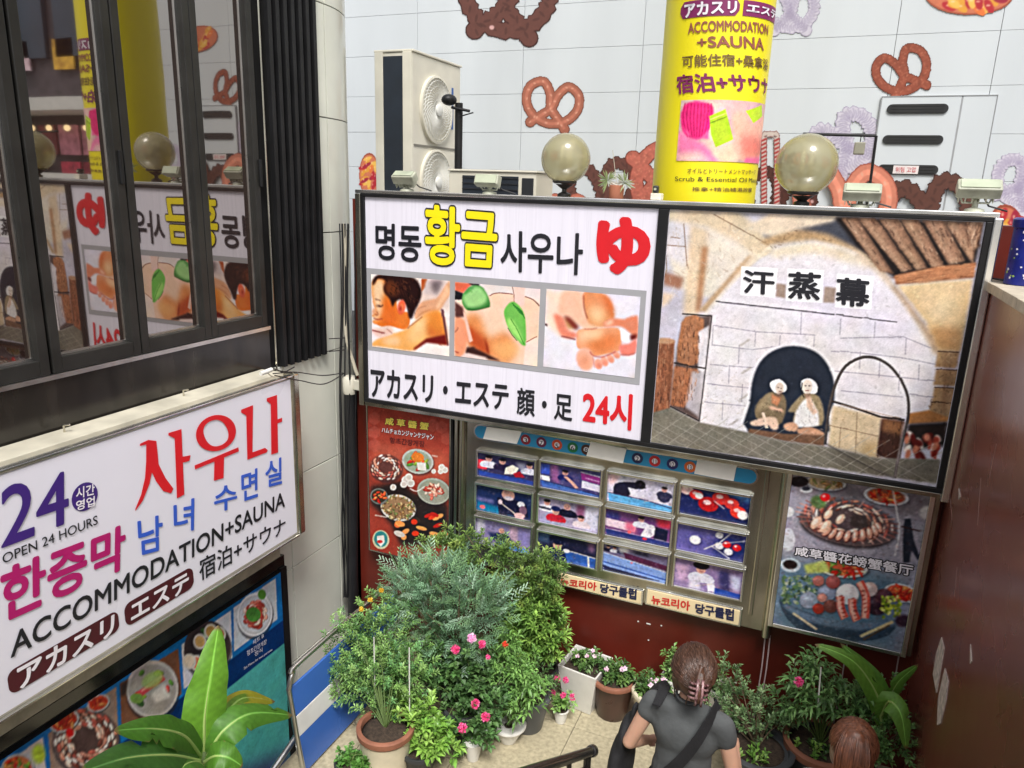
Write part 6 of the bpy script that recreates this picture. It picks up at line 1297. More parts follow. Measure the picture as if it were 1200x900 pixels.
MB().tube([tuple(PY(716, 214, 4.86)), (PY(722, 230, 4.86)[0], 4.86, .03)], .004, 5).tube([tuple(PY(732, 216, 4.86)), (PY(722, 230, 4.86)[0], 4.86, .03)], .004, 5).tube([tuple(PY(718, 176, 4.86)), (PY(722, 230, 4.86)[0], 4.86, .03)], .002, 5).out('stem', m_beige_pipe, t)
# ------------------------------------------------------------------ shops across the street (seen mirrored in the windows)
t = empty('shop_building', (6, 10, STREET), 'shop building across the street at right, seen mirrored in the dark windows', 'building')
MB().box(2.2, 22, 9.6, 14, STREET, 7).out('wall', mat('shop_dark_wall', (.06, .05, .06), .5, var=.3), t)
m_win = mat('shop_window', (.03, .05, .08), .12, var=.4, scale=1); m_lit = bpy.data.materials.new('lit_sign'); m_lit.use_nodes = True
_b = m_lit.node_tree.nodes['Principled BSDF']; _b.inputs['Base Color'].default_value = (.8, .6, .3, 1); _b.inputs['Emission Color'].default_value = (1, .75, .4, 1); _b.inputs['Emission Strength'].default_value = 2.2
for i in range(12):
    x = 2.6+i*1.55; f_ = MB().box(x, x+1.3, 9.52, 9.6, 1.9, 5.5).out('window', m_win, t); MB().box(x+.62, x+.68, 9.49, 9.52, 1.9, 5.5).out('window_frame', m_white, f_)
MB().box(2.2, 22, 8.7, 9.6, .95, 1.15).out('awning', m_white, t); MB().box(2.2, 22, 8.72, 9.55, -.1, -.02).out('counter_top', m_white, t)
cols_ = [(206, 60, 90), (226, 140, 160), (230, 225, 225), (150, 30, 60), (60, 60, 70), (236, 170, 60), (120, 40, 50), (240, 190, 200)]
for i in range(34):
    for j in range(5):
        x = 2.3+i*.55; c = cols_[rg.randrange(8)]
        if rg.random() < .85 and j != 3: MB().box(x, x+.48, 9.40+.03*j, 9.43+.03*j, -.9+j*.6+(.2 if j > 2 else 0), -.42+j*.6+(.2 if j > 2 else 0)).out('poster', mat('poster_%d_%d_%d' % c, tuple(lin(s8(*c))), .4, var=.5, scale=7), t)
for i in range(40): x = 2.4+i*.45; MB().sphere((x, 9.3, .72), .05, 8, 6).out('shop_light', m_lit, t)
# ------------------------------------------------------------------ potted plants
LEAF = leaf_mat('leaf', var=.35, rough=.4, trans=.14); LEAF_D = leaf_mat('needle_leaf', var=.15, rough=.6, trans=.12); PETAL = leaf_mat('petal', var=.1, rough=.5, trans=.3)
m_soil = mat('dark_soil', (.045, .03, .02), .95, var=.5, scale=40, bump=.8, bscale=120)
m_stem = mat('woody_stem', (.12, .085, .05), .8, var=.3, scale=30); m_gstem = mat('green_stem', (.10, .16, .04), .6, var=.2)
m_terra = mat('terracotta_pot', (.24, .095, .055), .7, var=.3, scale=9, bump=.15, bscale=40)
m_pwhite = mat('white_glazed_pot', (.72, .71, .67), .3, var=.1, scale=7); m_pcream = mat('cream_pot', (.62, .56, .42), .45, var=.15, scale=8)
m_pdark = mat('dark_plastic_pot', (.03, .032, .034), .45, var=.3); m_pbrown = mat('brown_glazed_pot', (.06, .028, .02), .3, var=.35, scale=6)
m_stake = mat('white_stake', (.7, .7, .66), .5)
class Fol:
    def __init__(s, seed): s.V = []; s.F = []; s.C = []; s.rg = random.Random(seed)
    def leaf(s, b, d, L, W, col, up=None, droop=.15, fold=.18):
        d = d.normalized(); up = up or Vector((0, 0, 1)); side = d.cross(up)
        if side.length < 1e-3: side = d.cross(Vector((1, 0, 0)))
        side.normalize(); n = side.cross(d); k = len(s.V)
        c = b+d*L*.5; t = b+d*L-Vector((0, 0, 1))*L*droop
        s.V += [b, c+side*W*.5+n*W*fold, c, c-side*W*.5+n*W*fold, t]
        s.F += [(k, k+1, k+2), (k, k+2, k+3), (k+2, k+1, k+4), (k+3, k+2, k+4)]
        v = s.rg.uniform(.78, 1.2); v *= 1.22; c3 = tuple(min(x*v, .9) for x in col); m_ = tuple(x*v*1.25 for x in col); s.C += [c3, c3, m_, c3, tuple(x*1.1 for x in c3)]
    def twig(s, p, d, n, L, W, pal, tl, spread=1., droop=.15, whorl=2.4):
        rg = s.rg; d = d.normalized(); a = Vector((0, 0, 1)) if abs(d.z) < .9 else Vector((1, 0, 0)); u = d.cross(a).normalized(); w_ = d.cross(u); ph = rg.uniform(0, 6.28)
        base = rg.choice(pal); tone = rg.uniform(.8, 1.15)
        for i in range(n):
            t = i/max(n-1, 1); an = ph+i*whorl; r = (u*math.cos(an)+w_*math.sin(an))
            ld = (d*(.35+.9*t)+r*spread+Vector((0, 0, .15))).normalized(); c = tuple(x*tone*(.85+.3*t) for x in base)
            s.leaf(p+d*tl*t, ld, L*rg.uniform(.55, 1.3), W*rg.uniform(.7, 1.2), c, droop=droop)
    def spray(s, p, d, n, L, pal, size=.1):                          # flat juniper-like spray
        rg = s.rg; d = d.normalized(); up = Vector((rg.gauss(0, .5), rg.gauss(0, .5), 1)).normalized(); side = d.cross(up).normalized(); base = rg.choice(pal); tone = rg.uniform(.72, 1.2)
        for i in range(n):
            t = i/n; b = p+d*size*t
            for sg in (-1, 1):
                sd_ = (d*.9+side*sg*.8).normalized(); sl = size*.5*(1-t*.7)
                for j in range(3):
                    q = b+sd_*sl*j/3
                    for s2 in (-1, 1):
                        ld = (sd_+side.cross(sd_)*.25*s2+d*.3+Vector((rg.gauss(0, .15), rg.gauss(0, .15), rg.gauss(0, .15)))); s.leaf(q, ld, L*rg.uniform(.7, 1.1), L*.26, tuple(x*tone for x in base), up=up, droop=.0, fold=.1)
    def out(s, name, parent, m=None): 
        if not s.V: return None
        return build(name, s.V, s.F, m or LEAF, parent, cols=s.C, kind='stuff')
def crown_points(rg, lumps, n, surf=.55):
    tot = sum(r[3]*r[4]*r[5] for r in lumps); o = []
    for (cx, cy, cz, rx, ry, rz) in lumps:
        for _ in range(max(int(n*rx*ry*rz/tot), 3)):
            d = Vector((rg.gauss(0, 1), rg.gauss(0, 1), rg.gauss(0, 1))).normalized(); q = rg.uniform(surf, 1)*(1+rg.uniform(.05, .3) if rg.random() < .16 else 1)
            o.append((Vector((cx+d.x*rx*q, cy+d.y*ry*q, cz+d.z*rz*q)), d))
    return o
def stems(parent, base, pts, m, r=.006, n=14, seed=1, name='stem'):
    rg = random.Random(seed); mb = MB(); b = Vector(base)
    for (p, d) in rg.sample(pts, min(n, len(pts))):
        mid = b.lerp(p, .5)+Vector((rg.uniform(-.03, .03), rg.uniform(-.03, .03), .05)); q = spline([np.array(b), np.array(mid), np.array(p)], 4, False)
        mb.tube(q, [r*(1-.7*i/(len(q)-1)) for i in range(len(q))], 5)
    return mb.out(name, m, parent, smooth=True)
def pot_round(t, x, y, z0, h, r, m, rim=None, taper=.68, rimh=.035, soil_z=.03):
    prof = [(r*taper, z0), (r*.96, z0+h-rimh)]
    MB().lathe([(r*taper*.96, z0), (r*taper, z0+.01), (r*.94, z0+h-rimh), (r*.94, z0+h-.012), (r*.86, z0+h-.012), (r*.84, z0+h-soil_z-.01)], (x, y, 0), n=36, top=False).out('pot', m, t, smooth=40)
    MB().lathe([(r*.95, z0+h-rimh), (r*1.03, z0+h-rimh+.004), (r*1.04, z0+h-.006), (r*1.0, z0+h), (r*.88, z0+h), (r*.86, z0+h-.012)], (x, y, 0), n=36, top=False).out('pot_rim', rim or m, t, smooth=50)
    MB().lathe([(r*.855, z0+h-soil_z-.004), (r*.6, z0+h-soil_z+.006), (.01, z0+h-soil_z+.012)], (x, y, 0), n=24).out('soil', m_soil, t, smooth=True)
    return z0+h-soil_z
def flower(parent, p, r, cols, seed=0, kind='cluster', name='flower'):
    rg = random.Random(seed); f = Fol(seed); p = Vector(p)
    if kind == 'cluster':
        for i in range(26):
            d = Vector((rg.gauss(0, 1), rg.gauss(0, 1)-.3, rg.gauss(0.3, 1))).normalized(); c = rg.choice(cols)
            for k in range(4):
                e = Vector((rg.gauss(0, 1), rg.gauss(0, 1), rg.gauss(0, 1))); f.leaf(p+d*r*.45, (d+e*.7), r*.55, r*.5, c, up=d, droop=0, fold=.05)
    else:
        n_ = Vector((0, -.8, .75)).normalized(); u = Vector((1, 0, 0)); w_ = n_.cross(u)
        for i in range(5):
            a = 2*math.pi*i/5+rg.random(); f.leaf(p, u*math.cos(a)+w_*math.sin(a)+n_*.15, r, r*.85, rg.choice(cols), up=n_, droop=0, fold=.05)
        for i in range(5): f.leaf(p+n_*.003, u*math.cos(i*1.3)+w_*math.sin(i*1.3)+n_, r*.2, r*.2, (.7, .3, .35), up=n_)
    o = build(name, f.V, f.F, PETAL, parent, cols=f.C); return o
GREEN = [(.07, .15, .035), (.09, .19, .045), (.05, .11, .03), (.12, .22, .05)]
LIME = [(.17, .34, .05), (.22, .40, .07), (.13, .28, .045), (.26, .42, .09)]
NAND = [(.14, .28, .07), (.19, .34, .09), (.10, .22, .06), (.24, .40, .12), (.13, .29, .10)]
SILV = [(.21, .37, .22), (.18, .30, .19), (.30, .43, .31), (.12, .23, .13), (.20, .34, .17), (.15, .27, .12)]
AZAL = [(.11, .20, .04), (.15, .25, .05), (.08, .15, .035), (.20, .28, .06), (.13, .24, .06)]
DKG = [(.06, .13, .04), (.08, .18, .05), (.07, .15, .05), (.12, .23, .07)]
PINK = [(.75, .10, .30), (.82, .18, .40), (.68, .06, .22)]; LPINK = [(.80, .38, .60), (.85, .50, .68)]; WPINK = [(.80, .60, .68), (.78, .45, .62)]
def at(px, py, y): return Vector(PY(px, py, y))
def lump(px, py, y, wpx, hpx, dep=None):
    p = at(px, py, y); k = p.length/F; rx, rz = wpx/2*k, hpx/2*k; return (p.x, p.y, p.z, rx, dep or (rx+rz)/2, rz)
def plant(name, label, cat, base, lumps, ntips, style, pal, seed, L=.04, W=.018, nl=8, tl=.05, surf=.5, stem_m=None, nst=14, outward=1., mat_=None, droop=.15, spread=1., stem_r=.006):
    t = empty(name, (base[0], base[1], FLOOR), label, cat, 'potted plants on the court floor'); rg = random.Random(seed)
    return t, rg
def grow(t, base, lumps, ntips, style, pal, seed, L=.04, W=.018, nl=8, tl=.05, surf=.5, stem_m=None, nst=14, mat_=None, droop=.15, spread=1., stem_r=.006, upb=.5, name='foliage', size=.1):
    f = Fol(seed); pts = crown_points(f.rg, lumps, ntips, surf); b = Vector(base)
    for p, d in pts:
        g = (d*.8+(p-b).normalized()*.5+Vector((0, 0, upb))+Vector((f.rg.gauss(0, .3),)*3))
        if style == 'spray': f.spray(p-g.normalized()*size*.4, g+Vector((0, 0, -.1)), 5, L, pal, size*f.rg.uniform(.7, 1.3))
        else: f.twig(p-g.normalized()*tl*.5, g, nl, L, W, pal, tl, spread, droop)
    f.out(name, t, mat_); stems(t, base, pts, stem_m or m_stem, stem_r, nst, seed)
    return pts
GP = 'potted plants on the court floor'
# 1 silver-green juniper-like shrub, largest in the middle
c = at(545, 705, 4.05)
t = empty('silver_shrub', (c.x, c.y, FLOOR), 'largest shrub, silvery blue green feathery sprays, centre of the plant group', 'shrub', GP)
sz = pot_round(t, c.x, c.y, FLOOR, .34, .2, m_pdark)
grow(t, (c.x, c.y, sz), [lump(515, 680, 4.05, 120, 66, .24), lump(478, 678, 3.95, 76, 50, .17), lump(560, 712, 3.95, 84, 76, .2), lump(495, 718, 3.92, 90, 80, .22), lump(535, 745, 3.95, 90, 56, .2), lump(575, 690, 4.05, 50, 40, .14)], 640, 'spray', SILV, 11, L=.024, size=.125, surf=.35, mat_=LEAF_D, nst=36, stem_r=.012, upb=.2)
# 2 yellow green azalea behind
c = at(625, 672, 4.5)
t = empty('azalea_shrub', (c.x, c.y, FLOOR), 'tall yellow green small leaved shrub against the lower row of billiard photos', 'shrub', GP)
sz = pot_round(t, c.x, c.y, FLOOR, .3, .17, m_pbrown)
grow(t, (c.x, c.y, sz), [lump(560, 645, 4.42, 120, 46, .17), lump(515, 645, 4.36, 70, 34, .15), lump(615, 670, 4.45, 100, 70, .18), lump(645, 668, 4.48, 46, 50, .14), lump(610, 715, 4.42, 90, 70, .17), lump(630, 700, 4.4, 60, 60, .15)], 520, 'twig', AZAL, 12, L=.045, W=.016, nl=11, tl=.045, surf=.4, nst=22, stem_r=.009)
# 3 glossy bright shrub at the right of the group
c = at(628, 760, 4.4)
t = empty('glossy_shrub', (c.x, c.y, FLOOR), 'bright glossy leaved shrub in a black pot left of the tall white square planter', 'shrub', GP)
sz = pot_round(t, c.x, c.y, FLOOR, .30, .17, m_pdark)
grow(t, (c.x, c.y, sz), [lump(632, 735, 4.35, 76, 66, .16), lump(610, 755, 4.3, 60, 50, .14), lump(648, 752, 4.35, 40, 40, .1), lump(625, 712, 4.38, 50, 36, .12)], 230, 'twig', [(.14, .27, .05), (.18, .33, .06), (.10, .2, .04), (.24, .40, .08)], 13, L=.062, W=.022, nl=10, tl=.04, surf=.45, nst=16, stem_r=.007)
# 4 fine leaved nandina in the large terracotta pot, front left
px_, py_ = PZ(452, 853, -3.3)[:2]
t = empty('nandina_shrub', (px_, py_, FLOOR), 'fine leaved light green shrub with white stakes in the biggest terracotta pot, front left', 'shrub', GP)
sz = pot_round(t, px_, py_, FLOOR, .32, .175, m_terra, rimh=.045, taper=.75)
MB().lathe([(.142, FLOOR+.02), (.165, FLOOR+.262)], (px_, py_-.003, 0), n=36).out('pot_wrap', m_pcream, t, smooth=40)
grow(t, (px_, py_, sz), [lump(440, 790, 3.6, 124, 100, .2), lump(430, 740, 3.7, 84, 60, .18), lump(480, 775, 3.7, 70, 90, .18), lump(410, 800, 3.6, 50, 60, .14), lump(455, 715, 3.8, 70, 44, .16), lump(470, 825, 3.6, 60, 36, .14), lump(400, 765, 3.65, 34, 50, .1), lump(450, 828, 3.55, 80, 36, .14)], 760, 'twig', NAND, 14, L=.032, W=.014, nl=13, tl=.06, surf=.25, nst=24, stem_m=m_gstem, stem_r=.005, spread=1.3)
for sx in (440, 480): a = at(sx, 845, 3.5); MB().tube([(a.x, a.y, sz-.02), (a.x, a.y, sz+.55)], .004, 6).out('stake', m_stake, t)
for (fx, fy) in ((447, 692), (434, 703), (423, 714)): flower(t, at(fx, fy, 3.6), .02, [(.62, .42, .04), (.7, .5, .06)], fx, name='yellow_bloom')
# 5 dark broad leaved plant with pink geranium heads
c = at(545, 800, 3.85)
t = empty('geranium_bush', (c.x, c.y, FLOOR), 'dark leaved bushy geranium with several pink flower heads, middle of the group', 'shrub', GP)
sz = pot_round(t, c.x, c.y, FLOOR, .26, .15, m_pdark)
grow(t, (c.x, c.y, sz), [lump(545, 780, 3.9, 90, 80, .18), lump(520, 800, 3.85, 60, 60, .14), lump(570, 820, 3.8, 60, 50, .14), lump(548, 850, 3.7, 70, 50, .14), lump(520, 760, 3.95, 60, 40, .12)], 300, 'twig', DKG+[(.10, .20, .06)], 15, L=.045, W=.036, nl=8, tl=.05, surf=.3, nst=18, stem_m=m_gstem, spread=1.2)
for i, (fx, fy, fr_, cl) in enumerate(((553, 748, .035, LPINK), (565, 755, .03, PINK), (534, 761, .034, PINK), (592, 755, .022, [(.7, .1, .05)]), (557, 825, .033, PINK), (569, 840, .033, PINK), (542, 853, .035, PINK), (572, 770, .018, PINK))): flower(t, at(fx, fy, 3.62 if fy < 800 else 3.55), fr_, cl, i)
MB().lathe([(.04, FLOOR), (.06, FLOOR+.12), (.062, FLOOR+.13)], (PZ(551, 893, FLOOR)[0], PZ(551, 893, FLOOR)[1]+.04, 0), n=24).out('small_white_pot', m_pwhite, t, smooth=40)
# 6 lime green leafy plant front
c = Vector(PZ(492, 900, FLOOR))
t = empty('lime_leaf_plant', (c.x, c.y, FLOOR), 'low lime green leafy plant in front, right of the biggest terracotta pot', 'plant', GP)
sz = pot_round(t, c.x, c.y, FLOOR, .16, .12, m_pdark)
grow(t, (c.x, c.y, sz), [lump(488, 845, 3.55, 74, 56, .14), lump(505, 870, 3.5, 60, 40, .12), lump(468, 830, 3.6, 50, 30, .1)], 150, 'twig', LIME, 16, L=.06, W=.028, nl=8, tl=.045, surf=.3, nst=14, stem_m=m_gstem, spread=1.1)
# 7 pepper plant in the white bowl
bx, by = PZ(592, 872, FLOOR)[0], PZ(592, 872, FLOOR)[1]+.05
t = empty('pepper_plant', (bx, by, FLOOR), 'light green upright pepper plant in a round white bowl', 'plant', GP)
sz = pot_round(t, bx, by, FLOOR, .13, .115, m_pwhite, taper=.5, rimh=.02)
grow(t, (bx, by, sz), [lump(605, 790, 3.95, 76, 56, .15), lump(620, 815, 3.92, 50, 44, .12), lump(590, 770, 4.0, 50, 40, .12), lump(598, 830, 3.9, 30, 30, .08), lump(596, 745, 4.0, 30, 30, .08)], 170, 'twig', [(.15, .30, .07), (.19, .36, .09), (.12, .25, .06)], 17, L=.06, W=.02, nl=7, tl=.05, surf=.2, nst=16, stem_m=m_gstem, spread=1., droop=.35)
# 8 dark pot with sparse shrub
dx_, dy_ = PZ(620, 812, -3.34)[:2]
t = empty('twiggy_plant', (dx_, dy_, FLOOR), 'sparse twiggy dark plant in a grey pot behind the round white bowl', 'plant', GP)
sz = pot_round(t, dx_, dy_, FLOOR, .26, .15, mat('grey_pot', (.09, .095, .1), .45, var=.2), rimh=.03)
grow(t, (dx_, dy_, sz), [lump(625, 790, 4.15, 60, 40, .12), lump(640, 800, 4.15, 30, 30, .08)], 50, 'twig', DKG, 18, L=.035, W=.014, nl=6, tl=.05, surf=.2, nst=22)
# 9 tall white square planter
def pt(px, py, y): return at(px, py, y)
c = Vector((-1.24, 4.54, FLOOR)); zt_ = at(672, 775, 4.5).z; h = zt_-FLOOR
t = empty('square_planter', (c.x, c.y, FLOOR), 'tall white square planter with small pink flowers against the red wall', 'planter', GP)
R1, R2 = .150, .105; ang = math.radians(-8)
def ringq(r, z): return [Vector((c.x+math.cos(ang+math.pi/4+k*math.pi/2)*r*1.414, c.y+math.sin(ang+math.pi/4+k*math.pi/2)*r*1.414, z)) for k in range(4)]
v = ringq(R2, FLOOR)+ringq(R1, zt_)+ringq(R1-.014, zt_)+ringq(R1-.02, zt_-.05); f = [(3, 2, 1, 0)]
for a in range(3):
    for k in range(4): f.append((a*4+k, a*4+(k+1) % 4, a*4+4+(k+1) % 4, a*4+4+k))
build('planter_body', v, f, m_pwhite, t, bevel=.004); build('soil', ringq(R1-.021, zt_-.035), [(0, 1, 2, 3)], m_soil, t)
grow(t, (c.x, c.y, zt_-.04), [(c.x, c.y, zt_+.02, .12, .11, .05), (c.x-.05, c.y-.02, zt_+.04, .08, .06, .05)], 46, 'twig', GREEN+[(.16, .26, .1)], 19, L=.04, W=.022, nl=7, tl=.03, surf=.2, nst=10, stem_m=m_gstem, spread=1.3)
for i, (a, b) in enumerate(((.02, -.05), (.07, -.03), (-.04, -.08), (.04, .03))): flower(t, (c.x+a, c.y+b, zt_+.08), .018, WPINK, 30+i, 'single')
# 10 pink geranium in small white pot
gx, gy = PZ(655, 848, FLOOR)[:2]; gy += .03
t = empty('pink_geranium', (gx, gy, FLOOR), 'small hot pink geranium in a tiny white pot in front of the square planter', 'plant', GP)
sz = pot_round(t, gx, gy, FLOOR, .10, .055, m_pwhite, rimh=.015, soil_z=.012)
grow(t, (gx, gy, sz), [lump(656, 823, gy, 40, 30, .07)], 34, 'twig', [(.16, .32, .08), (.22, .4, .1)], 20, L=.035, W=.03, nl=6, tl=.03, surf=.1, nst=10, stem_m=m_gstem, spread=1.3)
for i, (a, b) in enumerate(((653, 795), (663, 797), (648, 812), (660, 815), (671, 817))): flower(t, at(a, b, gy-.03), .026, PINK, 40+i)
# 11 terracotta rimmed brown pot
def vinca(px, py, z, r, h, m, rim, label, seed, pal=GREEN, cl=WPINK, hh=.09, dy=0., nf=3, taper=.7, nm='vinca_pot'):
    x, y = PZ(px, py, z)[:2]; y += dy; x0 = at(px, py, y)
    t = empty(nm, (x, y, FLOOR), label, 'plant', GP)
    sz = pot_round(t, x, y, z-h, h, r, m, rim, taper=taper)
    grow(t, (x, y, sz), [(x, y, sz+hh*.6, r*.85, r*.8, hh*.7), (x-r*.2, y-r*.1, sz+hh, r*.55, r*.5, hh*.5)], int(40+r*260), 'twig', pal, seed, L=.042, W=.022, nl=7, tl=.035, surf=.15, nst=12, stem_m=m_gstem, spread=1.3)
    rg = random.Random(seed)
    for i in range(nf): flower(t, (x+rg.uniform(-.6, .6)*r, y-rg.uniform(.1, .6)*r, sz+hh*rg.uniform(1.1, 1.6)), .022, cl, seed+i, 'single')
    return t
vinca(720, 792, -3.30, .155, .30, m_pbrown, m_terra, 'dark brown pot with terracotta rim and pale flowers, right of the square planter', 51)
vinca(765, 808, -3.30, .14, .30, m_pcream, m_pcream, 'cream ribbed pot with pink flowers, just left of the woman', 52, nf=5)
vinca(790, 792, -3.24, .085, .36, m_pwhite, m_pwhite, 'slim white pot of small rounded leaves behind the woman', 53, pal=[(.14, .27, .07), (.2, .34, .1)], hh=.16, nf=1, taper=.8)
vinca(845, 806, -3.26, .08, .34, m_pwhite, m_pwhite, 'white pot with a single pale flower, right of the woman near the wall', 54, hh=.08, nf=2, taper=.8)
vinca(862, 845, -3.36, .085, .24, m_pwhite, m_pwhite, 'small white pot wedged between the woman and the grey planter', 55, hh=.08, nf=1)
vinca(933, 838, -3.30, .08, .30, m_pwhite, m_pwhite, 'small white pot between the two big planters at right', 56, hh=.05, nf=0)
# 12 grey planter with dense bush
x, y = PZ(888, 872, -3.28)[:2]
t = empty('grey_planter', (x, y, FLOOR), 'large dark grey planter with dense small leaved bush, right of the woman', 'planter', GP)
sz = pot_round(t, x, y, FLOOR, .32, .215, mat('charcoal_planter', (.05, .055, .06), .4, var=.2), rimh=.03, taper=.8)
grow(t, (x, y, sz), [lump(872, 825, 4.45, 100, 50, .17), lump(850, 795, 4.55, 40, 60, .12), lump(905, 835, 4.35, 60, 44, .14), lump(880, 845, 4.2, 50, 30, .1)], 190, 'twig', [(.12, .21, .08), (.16, .27, .11), (.09, .17, .06), (.22, .33, .15)], 61, L=.032, W=.017, nl=9, tl=.04, surf=.35, nst=24, stem_r=.006)
f = Fol(62)
for k in range(14): f.twig(Vector((x-.02+f.rg.uniform(-.07, .07), y-.1+f.rg.uniform(-.05, .05), sz)), Vector((f.rg.gauss(0, .4), f.rg.gauss(0, .4), 1)), 6, .045, .018, LIME, .05, 1.1)
f.out('seedling', t)
# 13 peony like bush
x, y = PZ(962, 868, -3.26)[:2]
t = empty('peony_planter', (x, y, FLOOR), 'large pot with brown rim and bushy peony like plant with one pink flower, at right', 'planter', GP)
sz = pot_round(t, x, y, FLOOR, .34, .215, mat('charcoal_planter2', (.045, .05, .055), .4, var=.2), m_terra, rimh=.05, taper=.8)
grow(t, (x, y, sz), [lump(965, 800, 4.35, 80, 56, .17), lump(935, 818, 4.35, 50, 50, .13), lump(985, 830, 4.3, 60, 46, .14), lump(955, 780, 4.4, 40, 30, .1)], 105, 'twig', [(.08, .18, .05), (.11, .23, .07), (.15, .28, .09)], 63, L=.075, W=.022, nl=8, tl=.05, surf=.25, nst=18, stem_m=m_gstem, spread=1.15, droop=.3)
flower(t, at(936, 799, 4.2), .034, PINK, 77)
f = Fol(64)
for k in range(12): f.twig(Vector((x+f.rg.uniform(-.14, .1), y-.08+f.rg.uniform(-.07, .05), sz)), Vector((f.rg.gauss(0, .5), f.rg.gauss(0, .5), 1)), 6, .05, .026, GREEN+LIME, .04, 1.2)
f.out('seedling', t)
MB().tube([tuple(at(958, 835, 4.25)), tuple(at(962, 782, 4.3))], .005, 6).out('stake', m_stake, t)
# ------------------------------------------------------------------ banana plants
def blade(parent, pts, wmax, seed, name='leaf', up=Vector((0, 0, 1)), col=(.13, .36, .03), tears=2, light=1., cup=.12, yellow=0.):
    """one banana leaf: long blade around a curved midrib, shallow V section, ribbed, wavy margin with a few tears"""
    rg = random.Random(seed); q = [Vector(p) for p in spline([np.array(p, float) for p in pts], 10, False)]; n = len(q); m_ = 9; V, F_, Cc = [], [], []
    tear = [(rg.randint(int(n*.3), n-6), rg.choice((-1, 1))) for _ in range(tears)]
    for i, p in enumerate(q):
        t = i/(n-1); T_ = (q[min(i+1, n-1)]-q[max(i-1, 0)]).normalized(); sd_ = T_.cross(up).normalized(); nn = sd_.cross(T_)
        wdt = wmax*(math.sin(math.pi*min(1, (t*.96+.035))**.75)**.75)*.5
        for j in range(-m_, m_+1):
            a = j/m_; cut = 1.
            for (ti, ts) in tear:
                if ts*j > 0 and abs(i-ti) < 1: cut = .55+.1*rg.random()
            ww = wdt*a*(cut if abs(a) > .5 else 1); wave = math.sin(i*.9+seed)*.06*wdt*abs(a)+math.sin(i*.37+seed*2)*.10*wdt*a*a
            V.append(p+sd_*ww+nn*(abs(a)*wdt*cup*2-a*a*wdt*.25+wave)-Vector((0, 0, 1))*a*a*wdt*.12)
            rib = (.5+.5*math.sin((i*3.1+abs(j)*1.1)))*rg.uniform(.6, 1.3); c = [col[k]*(.86+.22*rib)*light*(1-.1*abs(a)) for k in range(3)]
            if abs(j) == 0: c = [min(x*2.2+.06, 1) for x in col]
            if yellow and (abs(a) > .55 or t > .7): c = [c[0]*(1-yellow)+.5*yellow, c[1]*(1-yellow)+.42*yellow, c[2]]
            if t > .96 or (abs(a) > .93 and rg.random() < .12): c = [.20, .14, .05]
            Cc.append(c)
    w_ = 2*m_+1
    for i in range(n-1):
        for j in range(2*m_): F_.append((i*w_+j, i*w_+j+1, (i+1)*w_+j+1, (i+1)*w_+j))
    o = build(name, V, F_, LEAF_B, parent, smooth=True, cols=Cc)
    rr = MB().tube([tuple(p-up*.004) for p in q[:-4]], [.011*(1-.85*i/(n-5)) for i in range(n-4)], 6).out('midrib', m_midrib, o, smooth=True)
    return o
LEAF_B = leaf_mat('banana_leaf', var=.22, rough=.5, trans=.35); m_midrib = mat('pale_midrib', (.30, .42, .12), .5, var=.1)
bp = Vector(PX(238, 915, -2.45)); st_y = bp.y; base_z = FLOOR+rise*(int((2.6-st_y)/tread)+1) if st_y < 2.6 else FLOOR
t = empty('banana_plant', (bp.x, bp.y, base_z), 'big leaved banana plant in front of the blue food board, bottom left', 'plant')
def b2(px, py, x): return Vector(PX(px, py, x))
hub = b2(238, 905, -2.45)
pot_round(t, hub.x, hub.y, base_z, .34, .2, m_terra)
MB().tube([(hub.x, hub.y, base_z+.28), (hub.x-.01, hub.y, (hub.z+base_z)/2), tuple(hub)], [.055, .045, .03], 14).tube([tuple(hub-Vector((0, 0, .05))), tuple(b2(240, 880, -2.45))], [.03, .012], 10).out('stem', m_gstem, t, smooth=True)
UPV = Vector((.85, -.45, .25)).normalized()
blade(t, [b2(240, 888, -2.45), b2(240, 840, -2.45), b2(248, 785, -2.47), b2(256, 733, -2.52)], .205, 3, up=UPV, col=(.15, .37, .03), tears=0, cup=.05, light=1.1)
blade(t, [b2(244, 885, -2.43), b2(262, 856, -2.38), b2(295, 836, -2.34), b2(342, 838, -2.32)], .17, 5, up=Vector((.5, -.3, .8)).normalized(), col=(.095, .27, .025), tears=2)
blade(t, [b2(246, 878, -2.48), b2(262, 842, -2.50), b2(285, 818, -2.52), b2(322, 822, -2.55)], .13, 6, up=Vector((.5, -.3, .8)).normalized(), col=(.15, .30, .03), tears=1, yellow=.75)
blade(t, [b2(234, 885, -2.40), b2(215, 862, -2.33), b2(180, 854, -2.28), b2(134, 856, -2.25)], .15, 7, up=Vector((.55, -.3, .75)).normalized(), col=(.075, .23, .02), tears=2)
blade(t, [b2(234, 892, -2.35), b2(200, 885, -2.25), b2(150, 888, -2.2), b2(95, 905, -2.15)], .19, 8, up=Vector((.45, -.3, .8)).normalized(), col=(.045, .15, .02), tears=2)
blade(t, [b2(240, 893, -2.40), b2(252, 886, -2.32), b2(268, 888, -2.26), b2(284, 898, -2.22)], .15, 9, up=Vector((.4, -.4, .8)).normalized(), col=(.11, .29, .03), tears=1)
blade(t, [b2(238, 900, -2.38), b2(230, 893, -2.3), b2(215, 898, -2.22), b2(200, 925, -2.15)], .12, 10, up=Vector((.4, -.4, .8)).normalized(), col=(.08, .24, .03), tears=1)
